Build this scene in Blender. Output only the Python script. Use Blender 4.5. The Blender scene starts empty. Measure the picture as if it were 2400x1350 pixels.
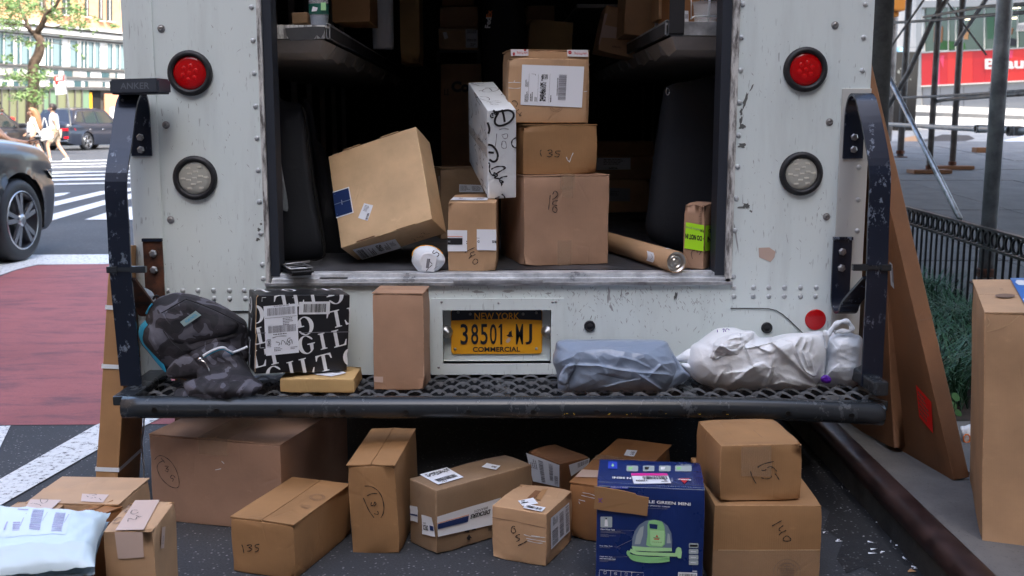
import bpy, bmesh, math, random
import numpy as np
from mathutils import Vector, Matrix, noise
from mathutils.geometry import tessellate_polygon
random.seed(7)
SC = bpy.context.scene
COL = SC.collection
# ------------------------------------------------------------------ camera
F = 2480.0                      # focal length in photo pixels (photo 2400 wide)
CAM = Vector((-0.02, -3.5, 1.25))
PSI = math.atan(50 / F); TH = math.atan(390 / F)
CF = Vector((math.sin(PSI) * math.cos(TH), math.cos(PSI) * math.cos(TH), -math.sin(TH)))
CR = Vector((math.cos(PSI), -math.sin(PSI), 0)); CU = CR.cross(CF)
cd = bpy.data.cameras.new('camera'); cam = bpy.data.objects.new('camera', cd); COL.objects.link(cam)
cam.matrix_world = Matrix(((CR.x, CU.x, -CF.x, CAM.x), (CR.y, CU.y, -CF.y, CAM.y), (CR.z, CU.z, -CF.z, CAM.z), (0, 0, 0, 1)))
cd.sensor_width = 36.0; cd.lens = 36.0 * F / 2400.0; cd.clip_start = 0.05; cd.clip_end = 900
cd.dof.use_dof = True; cd.dof.focus_distance = 3.45; cd.dof.aperture_fstop = 6.3
SC.camera = cam
# ------------------------------------------------------------------ light
SUN_EL = math.radians(50); SUN_AZ = math.atan2(0.5, -0.866)      # from +Y towards +X; sun behind and right of the camera
S = Vector((0.5 * math.cos(SUN_EL), -0.866 * math.cos(SUN_EL), math.sin(SUN_EL)))
w = bpy.data.worlds.new('World'); SC.world = w; w.use_nodes = True
nt = w.node_tree; sky = nt.nodes.new('ShaderNodeTexSky'); sky.sky_type = 'NISHITA'; sky.sun_disc = False
sky.sun_elevation = SUN_EL; sky.sun_rotation = SUN_AZ; sky.air_density = 1.0; sky.dust_density = 3.0; sky.ozone_density = 1.0; sky.altitude = 0
bg = nt.nodes['Background']; bg.inputs['Strength'].default_value = 0.15
nt.links.new(sky.outputs[0], bg.inputs[0])
sd = bpy.data.lights.new('sun', 'SUN'); so = bpy.data.objects.new('sun', sd); COL.objects.link(so)
sd.energy = 2.4; sd.angle = math.radians(0.6); sd.color = (1, 0.94, 0.86)
so.rotation_euler = (-S).to_track_quat('-Z', 'Y').to_euler()
SC.view_settings.view_transform = 'Standard'; SC.view_settings.look = 'None'; SC.view_settings.gamma = 1
SC.view_settings.exposure = 2.5
try: SC.view_settings.use_curve_mapping = False
except Exception: pass
SC.render.engine = 'CYCLES'; SC.render.resolution_x = 1024; SC.render.resolution_y = 576
SC.cycles.max_bounces = 8

# ------------------------------------------------------------------ pixel rays
def ray(px, py): return CF + CR * ((px - 1200) / F) - CU * ((py - 675) / F)
def G(px, py, z=0.0):
    v = ray(px, py); return CAM + v * ((z - CAM.z) / v.z)
def P(px, py, Y):
    v = ray(px, py); return CAM + v * ((Y - CAM.y) / v.y)
def PL(px, py, o, n):
    v = ray(px, py); return CAM + v * ((Vector(o) - CAM).dot(n) / v.dot(n))
def proj(p):
    d = Vector(p) - CAM; k = d.dot(CF); return (1200 + F * d.dot(CR) / k, 675 - F * d.dot(CU) / k)
def Yfor(x, z, px):          # depth at which (x, Y, z) shows at column px
    lo, hi = -1.5, 1.5
    for _ in range(40):
        m = (lo + hi) / 2
        q = proj((x, m, z))[0]
        if (q > px) == (x > 0): lo = m
        else: hi = m
    return (lo + hi) / 2
def sm(a, b, x):
    t = min(1, max(0, (x - a) / (b - a))); return t * t * (3 - 2 * t)
def nz(p, s=0.0): return noise.noise(Vector(p) + Vector((s, s * 1.7, s * .3)))

# ------------------------------------------------------------------ materials
class M:
    def __init__(s, name, col=(.5, .5, .5), rough=.6, metal=0.0, **kw):
        s.m = bpy.data.materials.new(name); s.m.use_nodes = True; s.t = s.m.node_tree
        s.b = s.t.nodes['Principled BSDF']; s.set(rough=rough, metal=metal)
        s.b.inputs['Base Color'].default_value = (*col, 1)
        for k, v in kw.items(): s.b.inputs[k].default_value = v
        s._uv = None
    def set(s, rough=None, metal=None):
        if rough is not None: s.b.inputs['Roughness'].default_value = rough
        if metal is not None: s.b.inputs['Metallic'].default_value = metal
    def n(s, t, **kw):
        x = s.t.nodes.new(t)
        for k, v in kw.items(): setattr(x, k, v)
        return x
    def L(s, a, b): s.t.links.new(a, b)
    def co(s, kind='Object'):
        if not hasattr(s, '_tc'): s._tc = s.n('ShaderNodeTexCoord')
        return s._tc.outputs[kind]
    def rnd(s):
        if not hasattr(s, '_oi'): s._oi = s.n('ShaderNodeObjectInfo')
        return s._oi.outputs['Random']
    def mapp(s, src, sc=(1, 1, 1), rot=(0, 0, 0), seed=True):
        a = s.n('ShaderNodeMapping'); a.inputs['Scale'].default_value = sc; a.inputs['Rotation'].default_value = rot
        s.L(src, a.inputs['Vector'])
        if seed:
            k = s.n('ShaderNodeMath', operation='MULTIPLY'); s.L(s.rnd(), k.inputs[0]); k.inputs[1].default_value = 37.0
            c = s.n('ShaderNodeCombineXYZ'); s.L(k.outputs[0], c.inputs[0]); s.L(k.outputs[0], c.inputs[1]); s.L(c.outputs[0], a.inputs['Location'])
        return a.outputs[0]
    def noise(s, vec, scale=5, detail=4, rough=.55, dist=0):
        x = s.n('ShaderNodeTexNoise'); x.inputs['Scale'].default_value = scale; x.inputs['Detail'].default_value = detail
        x.inputs['Roughness'].default_value = rough; x.inputs['Distortion'].default_value = dist; s.L(vec, x.inputs['Vector']); return x.outputs['Fac']
    def vor(s, vec, scale=5, feature='F1', out='Distance', rnd=1):
        x = s.n('ShaderNodeTexVoronoi', feature=feature); x.inputs['Scale'].default_value = scale; x.inputs['Randomness'].default_value = rnd
        s.L(vec, x.inputs['Vector']); return x.outputs[out]
    def ramp(s, f, stops, interp='LINEAR'):
        x = s.n('ShaderNodeValToRGB'); r = x.color_ramp; r.interpolation = interp
        while len(r.elements) < len(stops): r.elements.new(.5)
        for e, (p, c) in zip(r.elements, stops):
            e.position = p; e.color = (*c, 1) if isinstance(c, tuple) else (c, c, c, 1)
        s.L(f, x.inputs[0]); return x.outputs[0]
    def mix(s, f, a, b, mode='MIX'):
        x = s.n('ShaderNodeMix', data_type='RGBA', blend_type=mode)
        for q, v in ((0, f), (6, a), (7, b)):
            if isinstance(v, (int, float)): x.inputs[q].default_value = v if q == 0 else (v, v, v, 1)
            elif isinstance(v, tuple): x.inputs[q].default_value = (*v, 1)
            else: s.L(v, x.inputs[q])
        return x.outputs[2]
    def math(s, op, a, b=0.0):
        x = s.n('ShaderNodeMath', operation=op)
        for q, v in ((0, a), (1, b)):
            if isinstance(v, (int, float)): x.inputs[q].default_value = v
            else: s.L(v, x.inputs[q])
        return x.outputs[0]
    def col(s, v): s.L(v, s.b.inputs['Base Color'])
    def rough(s, v): s.L(v, s.b.inputs['Roughness'])
    def bump(s, h, st=.3, dist=.002):
        x = s.n('ShaderNodeBump'); x.inputs['Strength'].default_value = st; x.inputs['Distance'].default_value = dist
        s.L(h, x.inputs['Height'])
        if s.b.inputs['Normal'].is_linked: s.L(s.b.inputs['Normal'].links[0].from_socket, x.inputs['Normal'])
        s.L(x.outputs[0], s.b.inputs['Normal'])
    def attr(s, name):
        x = s.n('ShaderNodeAttribute', attribute_name=name); return x.outputs['Fac']

def card(name, col, dark=.8, lite=1.16, rough=.72, wear=1.0):
    m = M(name, col, rough); uv = m.co('UV')
    big = m.noise(m.mapp(uv, (4, 4, 1)), 1.2, 5)
    fib = m.noise(m.mapp(uv, (30, 420, 1)), 1, 3, .7)
    c = m.mix(m.ramp(big, [(.3, 0.), (.7, 1.)]), tuple(v * dark for v in col), tuple(min(1, v * lite) for v in col))
    c = m.mix(m.math('MULTIPLY', fib, .25 * wear), c, tuple(v * .6 for v in col))
    scuff = m.ramp(m.noise(m.mapp(uv, (14, 22, 1)), 1, 6, .7), [(.62, 0.), (.72, 1.)])
    c = m.mix(m.math('MULTIPLY', scuff, .22), c, tuple(min(1, v * 1.6) for v in col))
    dirt = m.ramp(m.noise(m.mapp(uv, (7, 5, 1)), 1, 6, .65), [(.58, 0.), (.75, 1.)])
    c = m.mix(m.math('MULTIPLY', dirt, .3 * wear), c, tuple(v * .45 for v in col))
    e = m.attr('edge')
    en = m.math('MULTIPLY', e, m.ramp(m.noise(m.mapp(uv, (60, 60, 1)), 1, 4), [(.42, 0.), (.6, 1.)]))
    c = m.mix(m.math('MULTIPLY', en, .45), c, tuple(min(1, v * 1.75 + .03) for v in col))
    m.col(c)
    wv = m.n('ShaderNodeTexWave', wave_type='BANDS', bands_direction='X'); wv.inputs['Scale'].default_value = 52
    wv.inputs['Distortion'].default_value = .4; m.L(m.mapp(uv, (1, 1, 1)), wv.inputs['Vector'])
    m.bump(wv.outputs['Fac'], .12, .0006)
    m.bump(m.noise(m.mapp(uv, (9, 7, 1)), 1, 3, .5), .5, .006)
    cr = m.ramp(m.vor(m.mapp(uv, (7, 4, 1), (0, 0, .5)), 1, 'DISTANCE_TO_EDGE'), [(.0, 0.), (.03, 1.)])
    mask = m.ramp(m.noise(m.mapp(uv, (5, 5, 1)), 1, 2), [(.5, 0.), (.62, 1.)])
    m.bump(m.mix(mask, 1.0, cr), .5, .0016)
    m.rough(m.ramp(big, [(.2, rough - .12), (.8, rough + .1)]))
    return m.m

MT = {}
MT['kraft'] = card('cardboard_kraft', (.36, .195, .082))
MT['tan'] = card('cardboard_tan', (.50, .31, .17))
MT['light'] = card('cardboard_light', (.68, .47, .27))
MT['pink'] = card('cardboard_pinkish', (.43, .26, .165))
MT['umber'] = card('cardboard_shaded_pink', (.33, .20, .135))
MT['orange'] = card('cardboard_orange', (.31, .14, .05))
MT['yellow'] = card('cardboard_yellow', (.60, .40, .17))
MT['olive'] = card('cardboard_grey_brown', (.29, .19, .11))
MT['brown'] = card('cardboard_dark_brown', (.22, .10, .042))
MT['whitebox'] = card('white_printed_card', (.80, .85, .87), .96, 1.03, .5, .3)
MT['blackbox'] = card('black_printed_card', (.014, .015, .018), .8, 1.3, .42)
MT['bluebox'] = card('blue_printed_card', (.008, .026, .14), .75, 1.2, .3)
MT['paper'] = M('white_label_paper', (.82, .85, .90), .45).m
MT['greypaper'] = M('grey_label_paper', (.42, .45, .48), .5).m
MT['ink'] = M('black_ink', (.015, .014, .016), .5).m
MT['greyink'] = M('grey_ink', (.22, .22, .25), .55).m
MT['brownink'] = M('faded_brown_ink', (.20, .12, .075), .7).m
MT['whiteink'] = M('white_print', (.78, .80, .82), .45).m
MT['orangeink'] = M('orange_print', (.75, .20, .04), .5).m
MT['redink'] = M('red_print', (.62, .02, .03), .45).m
MT['navyink'] = M('navy_print', (.01, .03, .12), .35).m
MT['bluetape'] = M('blue_tape', (.01, .16, .55), .35).m
MT['lime'] = M('lime_tape', (.42, .85, .02), .4).m
MT['magenta'] = M('magenta_print', (.75, .03, .32), .45).m
MT['redlabel'] = M('red_label', (.85, .02, .015), .5).m
MT['greenprint'] = M('pale_green_print', (.28, .62, .26), .4).m
MT['greenlight'] = M('light_green_print', (.42, .75, .36), .4).m
MT['tankprint'] = M('clear_tank_print', (.16, .22, .30), .3).m
MT['brightblue'] = M('bright_blue_print', (.03, .07, .55), .35).m
MT['photoprint'] = M('grey_photo_print', (.38, .45, .46), .4).m
MT['strapwhite'] = M('white_plastic_strap', (.68, .72, .76), .35).m
MT['yellowpaint'] = M('yellow_flecks', (.55, .36, .02), .5).m

def tapemat(name, col, a):
    m = M(name, col, .12); m.b.inputs['Alpha'].default_value = a
    m.bump(m.noise(m.mapp(m.co('Object'), (60, 60, 60)), 1, 3), .25, .002); return m.m
MT['tape'] = tapemat('clear_packing_tape', (.50, .36, .24), .30)
MT['papertape'] = M('pale_paper_tape', (.56, .42, .35), .5).m
MT['plastic'] = tapemat('clear_plastic_film', (.7, .75, .8), .3)

def paint():
    m = M('worn_white_van_paint', (.6, .66, .68), .38)
    v = m.co('Object')
    base = m.mix(m.noise(m.mapp(v, (2, 2, 1.2), seed=False), 1, 5), (.67, .765, .76), (.79, .865, .855))
    streak = m.ramp(m.noise(m.mapp(v, (9, 9, 1.3), seed=False), 1, 5, .65), [(.5, 0.), (.8, 1.)])
    base = m.mix(m.math('MULTIPLY', streak, .34), base, (.36, .39, .39))
    # short scratches: stretched noise at several angles
    for k, (rot, lo, amt) in enumerate((((0, .6, 0), .68, .5), ((0, -.5, 0), .69, .5), ((0, 1.3, 0), .70, .5))):
        f = m.noise(m.mapp(v, (150, 60, 20), rot, seed=False), 1, 2, .5)
        msk = m.ramp(m.noise(m.mapp(v, (5 + k, 5, 6), seed=False), 1, 3), [(.46, 0.), (.62, 1.)])
        s2 = m.math('MULTIPLY', m.ramp(f, [(lo, 0.), (lo + .03, 1.)]), msk)
        base = m.mix(m.math('MULTIPLY', s2, amt), base, (.10, .11, .115))
    fl = m.ramp(m.vor(m.mapp(v, (70, 70, 48), (0, .4, 0), seed=False), 1), [(.05, 1.), (.10, 0.)])
    msk = m.ramp(m.noise(m.mapp(v, (3, 3, 4), seed=False), 1, 4), [(.5, 0.), (.6, 1.)])
    base = m.mix(m.math('MULTIPLY', m.math('MULTIPLY', fl, msk), .7), base, (.07, .08, .08))
    m.col(base); m.rough(m.ramp(m.noise(m.mapp(v, (6, 6, 6), seed=False), 1, 4), [(.3, .3), (.7, .5)]))
    m.bump(m.noise(m.mapp(v, (3, 3, 3), seed=False), 1, 2), .25, .01)
    m.bump(m.noise(m.mapp(v, (90, 90, 90), seed=False), 1, 2), .06, .001)
    return m
MT['paint'] = paint().m
def wornstrip():
    m = M('chipped_white_edge', (.6, .6, .58), .5); v = m.co('Object')
    c = m.ramp(m.noise(m.mapp(v, (60, 30, 11)), 1, 6, .7), [(.40, (.12, .115, .11)), (.49, (.42, .42, .41)), (.56, (.63, .64, .62))])
    m.col(c); m.bump(m.noise(m.mapp(v, (60, 30, 11)), 1, 6, .7), .3, .002); return m.m
MT['chipped'] = wornstrip()
def cream():
    m = M('cream_corner_paint', (.56, .56, .52), .42); v = m.co('Object')
    c = m.mix(m.noise(m.mapp(v, (3, 3, 1)), 1, 5), (.50, .51, .48), (.62, .63, .60))
    s2 = m.ramp(m.noise(m.mapp(v, (30, 30, 6)), 1, 6, .7), [(.63, 0.), (.70, 1.)])
    m.col(m.mix(m.math('MULTIPLY', s2, .6), c, (.2, .2, .18))); m.bump(m.noise(m.mapp(v, (20, 20, 20)), 1, 3), .1, .002); return m.m
MT['cream'] = cream()
def metal(name, a, b, rough=.4, sc=20, met=.8):
    m = M(name, a, rough, met); v = m.co('Object')
    f = m.noise(m.mapp(v, (sc, sc, sc)), 1, 6, .65)
    m.col(m.ramp(f, [(.35, a), (.65, b)])); m.rough(m.ramp(f, [(.3, rough - .12), (.7, rough + .2)])); m.bump(f, .15, .001); return m.m
MT['alu'] = metal('scuffed_aluminium', (.30, .31, .32), (.62, .64, .66), .38, 14)
MT['sill'] = metal('bright_sill_metal', (.40, .43, .46), (.80, .83, .86), .34, 12, .3)
MT['shelfmetal'] = metal('shelf_sheet_metal', (.48, .46, .42), (.62, .59, .54), .5, 8, .2)
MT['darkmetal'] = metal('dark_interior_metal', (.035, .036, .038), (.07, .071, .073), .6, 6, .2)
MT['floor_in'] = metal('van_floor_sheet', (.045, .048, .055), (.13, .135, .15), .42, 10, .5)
MT['rivet'] = metal('painted_rivet', (.45, .49, .51), (.6, .63, .65), .35, 40, .3)
MT['bolt'] = metal('steel_bolt', (.28, .28, .28), (.5, .5, .5), .35, 60, .9)
MT['galv'] = metal('galvanised_pipe', (.22, .225, .23), (.48, .49, .49), .45, 6, .4)
MT['pipegrey'] = metal('dark_scaffold_pipe', (.10, .10, .10), (.26, .26, .255), .5, 5, .3)
MT['chrome'] = M('bright_chrome', (.7, .7, .7), .2, 1).m
MT['silver'] = M('silver_cap_metal', (.55, .53, .48), .28, .9).m
def blacksteel(name, a=(.009, .013, .024), chips=(.20, .25, .32), thr=.57):
    m = M(name, a, .26, .15); v = m.co('Object')
    f = m.noise(m.mapp(v, (26, 26, 16)), 1, 8, .72)
    msk = m.ramp(m.noise(m.mapp(v, (7, 7, 5)), 1, 3), [(.42, 0.), (.56, 1.)])
    k = m.math('MULTIPLY', m.ramp(f, [(thr, 0.), (thr + .05, 1.)]), msk)
    m.col(m.mix(k, m.mix(m.noise(m.mapp(v, (3, 3, 3)), 1, 3), a, tuple(x * 2 for x in a)), chips)); m.rough(m.mix(k, .24, .55)); m.bump(f, .15, .001); return m.m
MT['bar'] = blacksteel('blue_black_steel')
MT['pipe'] = blacksteel('grey_black_bumper', (.020, .024, .028), (.07, .08, .09), .57)
MT['grating'] = metal('dark_worn_grating', (.05, .055, .062), (.11, .12, .13), .55, 30, .0)
MT['rubber'] = M('black_rubber', (.012, .013, .016), .55).m
MT['seal'] = M('door_seal_rubber', (.018, .024, .036), .6).m
MT['blackplastic'] = M('black_plastic', (.012, .013, .015), .32).m
MT['charger'] = M('charger_plastic', (.045, .055, .072), .38).m
MT['glassblack'] = M('black_screen', (.006, .006, .008), .1).m
MT['black'] = M('deep_black', (.004, .004, .004), .8).m
MT['redlens'] = M('red_lens', (.50, .003, .005), .14).m
MT['clearlens'] = M('clear_lens', (.44, .445, .40), .08).m
MT['led'] = M('led_reflector', (.72, .71, .62), .2, .2).m
MT['redled'] = M('red_led_spot', (.62, .006, .008), .2).m
MT['rust'] = metal('rusty_bracket', (.03, .015, .01), (.16, .06, .03), .7, 25, .2)
MT['plateyel'] = M('plate_yellow', (.86, .40, .014), .45).m
MT['plateblue'] = M('plate_navy', (.01, .014, .025), .4).m
MT['strap'] = M('black_webbing', (.01, .01, .012), .8).m
def poly(name, c, rough=.35, tr=.0):
    m = M(name, c, rough); v = m.co('Object')
    m.bump(m.noise(m.mapp(v, (24, 24, 24)), 1, 5, .6, 1.2), .35, .006)
    m.b.inputs['Subsurface Weight'].default_value = tr; return m.m
MT['greybag'] = poly('grey_blue_poly', (.26, .33, .44), .3)
MT['whitebag'] = poly('white_poly', (.82, .86, .89), .33)
MT['cluebag'] = poly('thin_white_poly', (.78, .84, .90), .3)
MT['mailer'] = M('pale_mailer', (.56, .68, .73), .45).m
MT['fabric'] = poly('dark_padded_cover', (.012, .014, .019), .8)
MT['fabricgrey'] = poly('grey_padded_cover', (.024, .029, .038), .85)
MT['bubble'] = tapemat('crumpled_clear_film', (.5, .58, .65), .45)
MT['purple'] = M('purple_tape', (.10, .01, .35), .4).m
MT['cyan'] = M('cyan_piping', (.03, .36, .58), .5).m
MT['teal'] = M('pale_teal_patch', (.30, .42, .42), .5).m
def camo():
    m = M('dark_camouflage_cloth', (.02, .02, .02), .75); v = m.co('Object')
    f = m.noise(m.mapp(v, (14, 14, 17), seed=False), 1, 1.2, .5, 1.0)
    m.col(m.ramp(f, [(0., (.012, .012, .016)), (.46, (.024, .022, .029)), (.56, (.095, .095, .118))], 'CONSTANT'))
    m.bump(m.noise(m.mapp(v, (500, 500, 500)), 1, 1), .12, .0006); m.bump(m.noise(m.mapp(v, (16, 16, 16)), 1, 3), .5, .012); return m.m
MT['camo'] = camo()
MT['bagblack'] = M('black_bag_cloth', (.008, .008, .01), .8).m

def asphalt(name, a, b, red=False):
    m = M(name, a, .9); v = m.co('Object')
    f = m.noise(m.mapp(v, (140, 140, 140), seed=False), 1, 3, .8); big = m.noise(m.mapp(v, (.8, .8, .8), seed=False), 1, 6, .6)
    sp = m.ramp(m.vor(m.mapp(v, (62, 62, 62), seed=False), 1), [(.15, 1.), (.25, 0.)])
    c = m.mix(m.ramp(f, [(.35, 0.), (.65, 1.)]), a, b)
    c = m.mix(m.math('MULTIPLY', m.math('MULTIPLY', sp, m.ramp(m.noise(m.mapp(v, (19, 19, 19), seed=False), 1, 4, .7), [(.42, 0.), (.66, 1.)])), .95 if not red else .12), c, (.36, .36, .37))
    c = m.mix(m.ramp(big, [(.45, 0.), (.75, .55)]), c, tuple(x * .45 for x in a))
    if red:
        k = m.ramp(m.noise(m.mapp(v, (2.2, 7, 3), seed=False), 1, 9, .78), [(.48, 0.), (.66, 1.)])
        c = m.mix(m.math('MULTIPLY', k, .7), c, (.065, .042, .058))
    m.col(c); m.bump(f, .35, .004); m.rough(m.ramp(f, [(.3, .75), (.7, .95)])); return m.m
MT['asphalt'] = asphalt('asphalt', (.022, .025, .030), (.058, .062, .070))
MT['oil_and_shade'] = asphalt('oily_shaded_asphalt', (.010, .011, .013), (.026, .028, .031))  # darker asphalt: oil plus shade painted into the colour
MT['redlane'] = asphalt('red_bus_lane_paint', (.26, .072, .078), (.34, .115, .115), True)
def roadwhite():
    m = M('worn_road_paint', (.6, .6, .58), .7); v = m.co('Object')
    f = m.noise(m.mapp(v, (45, 45, 45), seed=False), 1, 6, .75)
    m.col(m.ramp(f, [(.39, (.07, .075, .08)), (.45, (.58, .60, .61)), (.7, (.70, .72, .72))])); m.bump(f, .3, .003); return m.m
MT['roadwhite'] = roadwhite()
def conc(name, a, b, sc=3):
    m = M(name, a, .85); v = m.co('Object')
    f = m.noise(m.mapp(v, (sc, sc, sc)), 1, 8, .7); g = m.noise(m.mapp(v, (120, 120, 120)), 1, 2)
    c = m.mix(m.ramp(f, [(.35, 0.), (.65, 1.)]), a, b); c = m.mix(m.math('MULTIPLY', m.ramp(g, [(.6, 0.), (.7, 1.)]), .4), c, tuple(x * .5 for x in a))
    st = m.ramp(m.vor(m.mapp(v, (4, 4, 4)), 1), [(.05, 1.), (.09, 0.)]); c = m.mix(m.math('MULTIPLY', st, .5), c, (.03, .03, .03))
    m.col(c); m.bump(g, .2, .003); return m.m
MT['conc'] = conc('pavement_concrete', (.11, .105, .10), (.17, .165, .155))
MT['kerbstone'] = conc('kerb_stone', (.02, .02, .02), (.06, .06, .055), 8)
MT['steeledge'] = metal('rusty_steel_kerb_edge', (.022, .012, .012), (.07, .038, .033), .42, 9, .4)
MT['soil'] = conc('dark_soil', (.02, .015, .01), (.05, .035, .025), 12)
MT['grass'] = M('dark_strap_leaves', (.03, .095, .045), .45).m
MT['bigleaf'] = M('broad_green_leaves', (.02, .09, .012), .45).m
def leafm():
    m = M('light_tree_leaves', (.16, .26, .06), .5); oi = m.noise(m.mapp(m.co('Object'), (1.5, 1.5, 1.5)), 1, 3)
    m.col(m.ramp(oi, [(.35, (.06, .13, .028)), (.65, (.17, .26, .085))])); m.b.inputs['Transmission Weight'].default_value = 0; return m.m
MT['leaf'] = leafm()
MT['bark'] = conc('tree_bark', (.05, .032, .02), (.11, .075, .05), 9)
MT['barkgrey'] = conc('grey_bark', (.035, .032, .028), (.075, .07, .06), 12)
# ------------------------------------------------------------------ geometry helpers
ROOTLOC = {}
def rl(o):
    while o.parent: o = o.parent
    return Vector(o.location)
def tag(o, label=None, cat=None, group=None, kind=None):
    if label: o['label'] = label
    if cat: o['category'] = cat
    if group: o['group'] = group
    if kind: o['kind'] = kind
    return o
def thing(name, label, cat, loc, group=None):
    o = bpy.data.objects.new(name, None); COL.objects.link(o); o.location = loc; o.empty_display_size = .05
    return tag(o, label, cat, group)
def mesh(name, vs, fs, mat, parent=None, uvs=None, smooth=False, edge=None, mats=None, mi=None, loc=None):
    """vertices in world coordinates; stored relative to the top-level object"""
    o0 = rl(parent) if parent else (Vector(loc) if loc is not None else Vector((0, 0, 0)))
    me = bpy.data.meshes.new(name)
    me.from_pydata([(v[0] - o0.x, v[1] - o0.y, v[2] - o0.z) for v in vs], [], fs)
    if mats:
        for k in mats: me.materials.append(MT[k] if isinstance(k, str) else k)
        if mi: me.polygons.foreach_set('material_index', mi)
    else: me.materials.append(MT[mat] if isinstance(mat, str) else mat)
    if smooth: me.polygons.foreach_set('use_smooth', [True] * len(me.polygons))
    if uvs:
        l = me.uv_layers.new(name='UVMap'); l.data.foreach_set('uv', [c for f in uvs for uv in f for c in uv])
    if edge:
        a = me.attributes.new('edge', 'FLOAT', 'POINT'); a.data.foreach_set('value', edge)
    me.update()
    o = bpy.data.objects.new(name, me); COL.objects.link(o)
    if parent: o.parent = parent
    elif loc is not None: o.location = loc
    return o
def struct(name, vs, fs, mat, **k): return tag(mesh(name, vs, fs, mat, **k), kind='structure')
class B:                                    # small mesh builder
    def __init__(s): s.v = []; s.f = []; s.mi = []
    def add(s, vs, fs, mi=0):
        k = len(s.v); s.v += [Vector(v) for v in vs]; s.f += [tuple(i + k for i in f) for f in fs]; s.mi += [mi] * len(fs); return s
    def box(s, a, b, mi=0):
        x0, y0, z0 = (min(a[i], b[i]) for i in range(3)); x1, y1, z1 = (max(a[i], b[i]) for i in range(3))
        return s.add([(x0, y0, z0), (x1, y0, z0), (x1, y1, z0), (x0, y1, z0), (x0, y0, z1), (x1, y0, z1), (x1, y1, z1), (x0, y1, z1)],
                     [(0, 3, 2, 1), (4, 5, 6, 7), (0, 1, 5, 4), (1, 2, 6, 5), (2, 3, 7, 6), (3, 0, 4, 7)], mi)
    def bevbox(s, a, b, r, mi=0, fr=None):   # box with chamfered edges, optional frame matrix
        lo = Vector([min(a[i], b[i]) for i in range(3)]); hi = Vector([max(a[i], b[i]) for i in range(3)])
        bm = bmesh.new(); bmesh.ops.create_cube(bm, size=1)
        for v in bm.verts: v.co = Vector([lo[i] + (v.co[i] + .5) * (hi[i] - lo[i]) for i in range(3)])
        bmesh.ops.bevel(bm, geom=bm.edges[:], offset=r, segments=2, affect='EDGES', profile=.6)
        if fr is not None: bmesh.ops.transform(bm, matrix=fr, verts=bm.verts[:])
        s.bm(bm, mi); return s
    def bm(s, bm, mi=0):
        bm.verts.index_update(); s.add([v.co.copy() for v in bm.verts], [tuple(v.index for v in f.verts) for f in bm.faces], mi); bm.free()
    def quad(s, a, b, c, d, mi=0): return s.add([a, b, c, d], [(0, 1, 2, 3)], mi)
    def slab(s, a, b, c, d, n, t, mi=0):     # quad thickened backwards along n
        n = Vector(n) * t; q = [Vector(x) for x in (a, b, c, d)]
        return s.add(q + [x + n for x in q], [(0, 1, 2, 3), (7, 6, 5, 4), (0, 4, 5, 1), (1, 5, 6, 2), (2, 6, 7, 3), (3, 7, 4, 0)], mi)
    def tube(s, pts, r, seg=10, mi=0, cap=True):
        pts = [Vector(p) for p in pts]; rs = r if isinstance(r, (list, tuple)) else [r] * len(pts)
        k = len(s.v); up = None
        for i, p in enumerate(pts):
            t = (pts[min(i + 1, len(pts) - 1)] - pts[max(i - 1, 0)]).normalized()
            if up is None: up = Vector((0, 0, 1)) if abs(t.z) < .9 else Vector((1, 0, 0))
            a = t.cross(up).normalized(); b = a.cross(t).normalized(); up = b
            for j in range(seg):
                q = 2 * math.pi * j / seg; s.v.append(p + (a * math.cos(q) + b * math.sin(q)) * rs[i])
        for i in range(len(pts) - 1):
            for j in range(seg):
                s.f.append((k + i * seg + j, k + i * seg + (j + 1) % seg, k + (i + 1) * seg + (j + 1) % seg, k + (i + 1) * seg + j)); s.mi.append(mi)
        if cap:
            s.f.append(tuple(k + j for j in range(seg))[::-1]); s.mi.append(mi)
            s.f.append(tuple(k + (len(pts) - 1) * seg + j for j in range(seg))); s.mi.append(mi)
        return s
    def lathe(s, c, ax, prof, seg=24, mi=0, arc=None):   # prof: (radius, offset along axis)
        c = Vector(c); ax = Vector(ax).normalized(); a = ax.orthogonal().normalized(); b = ax.cross(a); k = len(s.v)
        for r, h in prof:
            for j in range(seg):
                q = 2 * math.pi * j / seg; s.v.append(c + ax * h + (a * math.cos(q) + b * math.sin(q)) * r)
        for i in range(len(prof) - 1):
            for j in range(seg):
                s.f.append((k + i * seg + j, k + i * seg + (j + 1) % seg, k + (i + 1) * seg + (j + 1) % seg, k + (i + 1) * seg + j)); s.mi.append(mi)
        return s
    def prism(s, poly, d, mi=0):             # poly: 3D points in a plane; d: extrusion vector
        q = [Vector(p) for p in poly]; n = len(q); d = Vector(d)
        tr = tessellate_polygon([q]); k = len(s.v)
        s.v += q + [p + d for p in q]
        for t in tr: s.f.append((k + t[0], k + t[1], k + t[2])); s.mi.append(mi); s.f.append((k + n + t[2], k + n + t[1], k + n + t[0])); s.mi.append(mi)
        for i in range(n): s.f.append((k + i, k + (i + 1) % n, k + n + (i + 1) % n, k + n + i)); s.mi.append(mi)
        return s
    def flat(s, poly, mi=0):
        q = [Vector(p) for p in poly]; k = len(s.v); s.v += q
        for t in tessellate_polygon([q]): s.f.append(tuple(k + i for i in t)); s.mi.append(mi)
        return s
    def out(s, name, mat, parent=None, smooth=False, mats=None, fix=True, **kw):
        o = mesh(name, s.v, s.f, mat, parent, smooth=smooth, mats=mats, mi=s.mi if mats else None, **kw)
        if fix:
            bm = bmesh.new(); bm.from_mesh(o.data); bmesh.ops.recalc_face_normals(bm, faces=bm.faces[:]); bm.to_mesh(o.data); bm.free()
        return o
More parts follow.
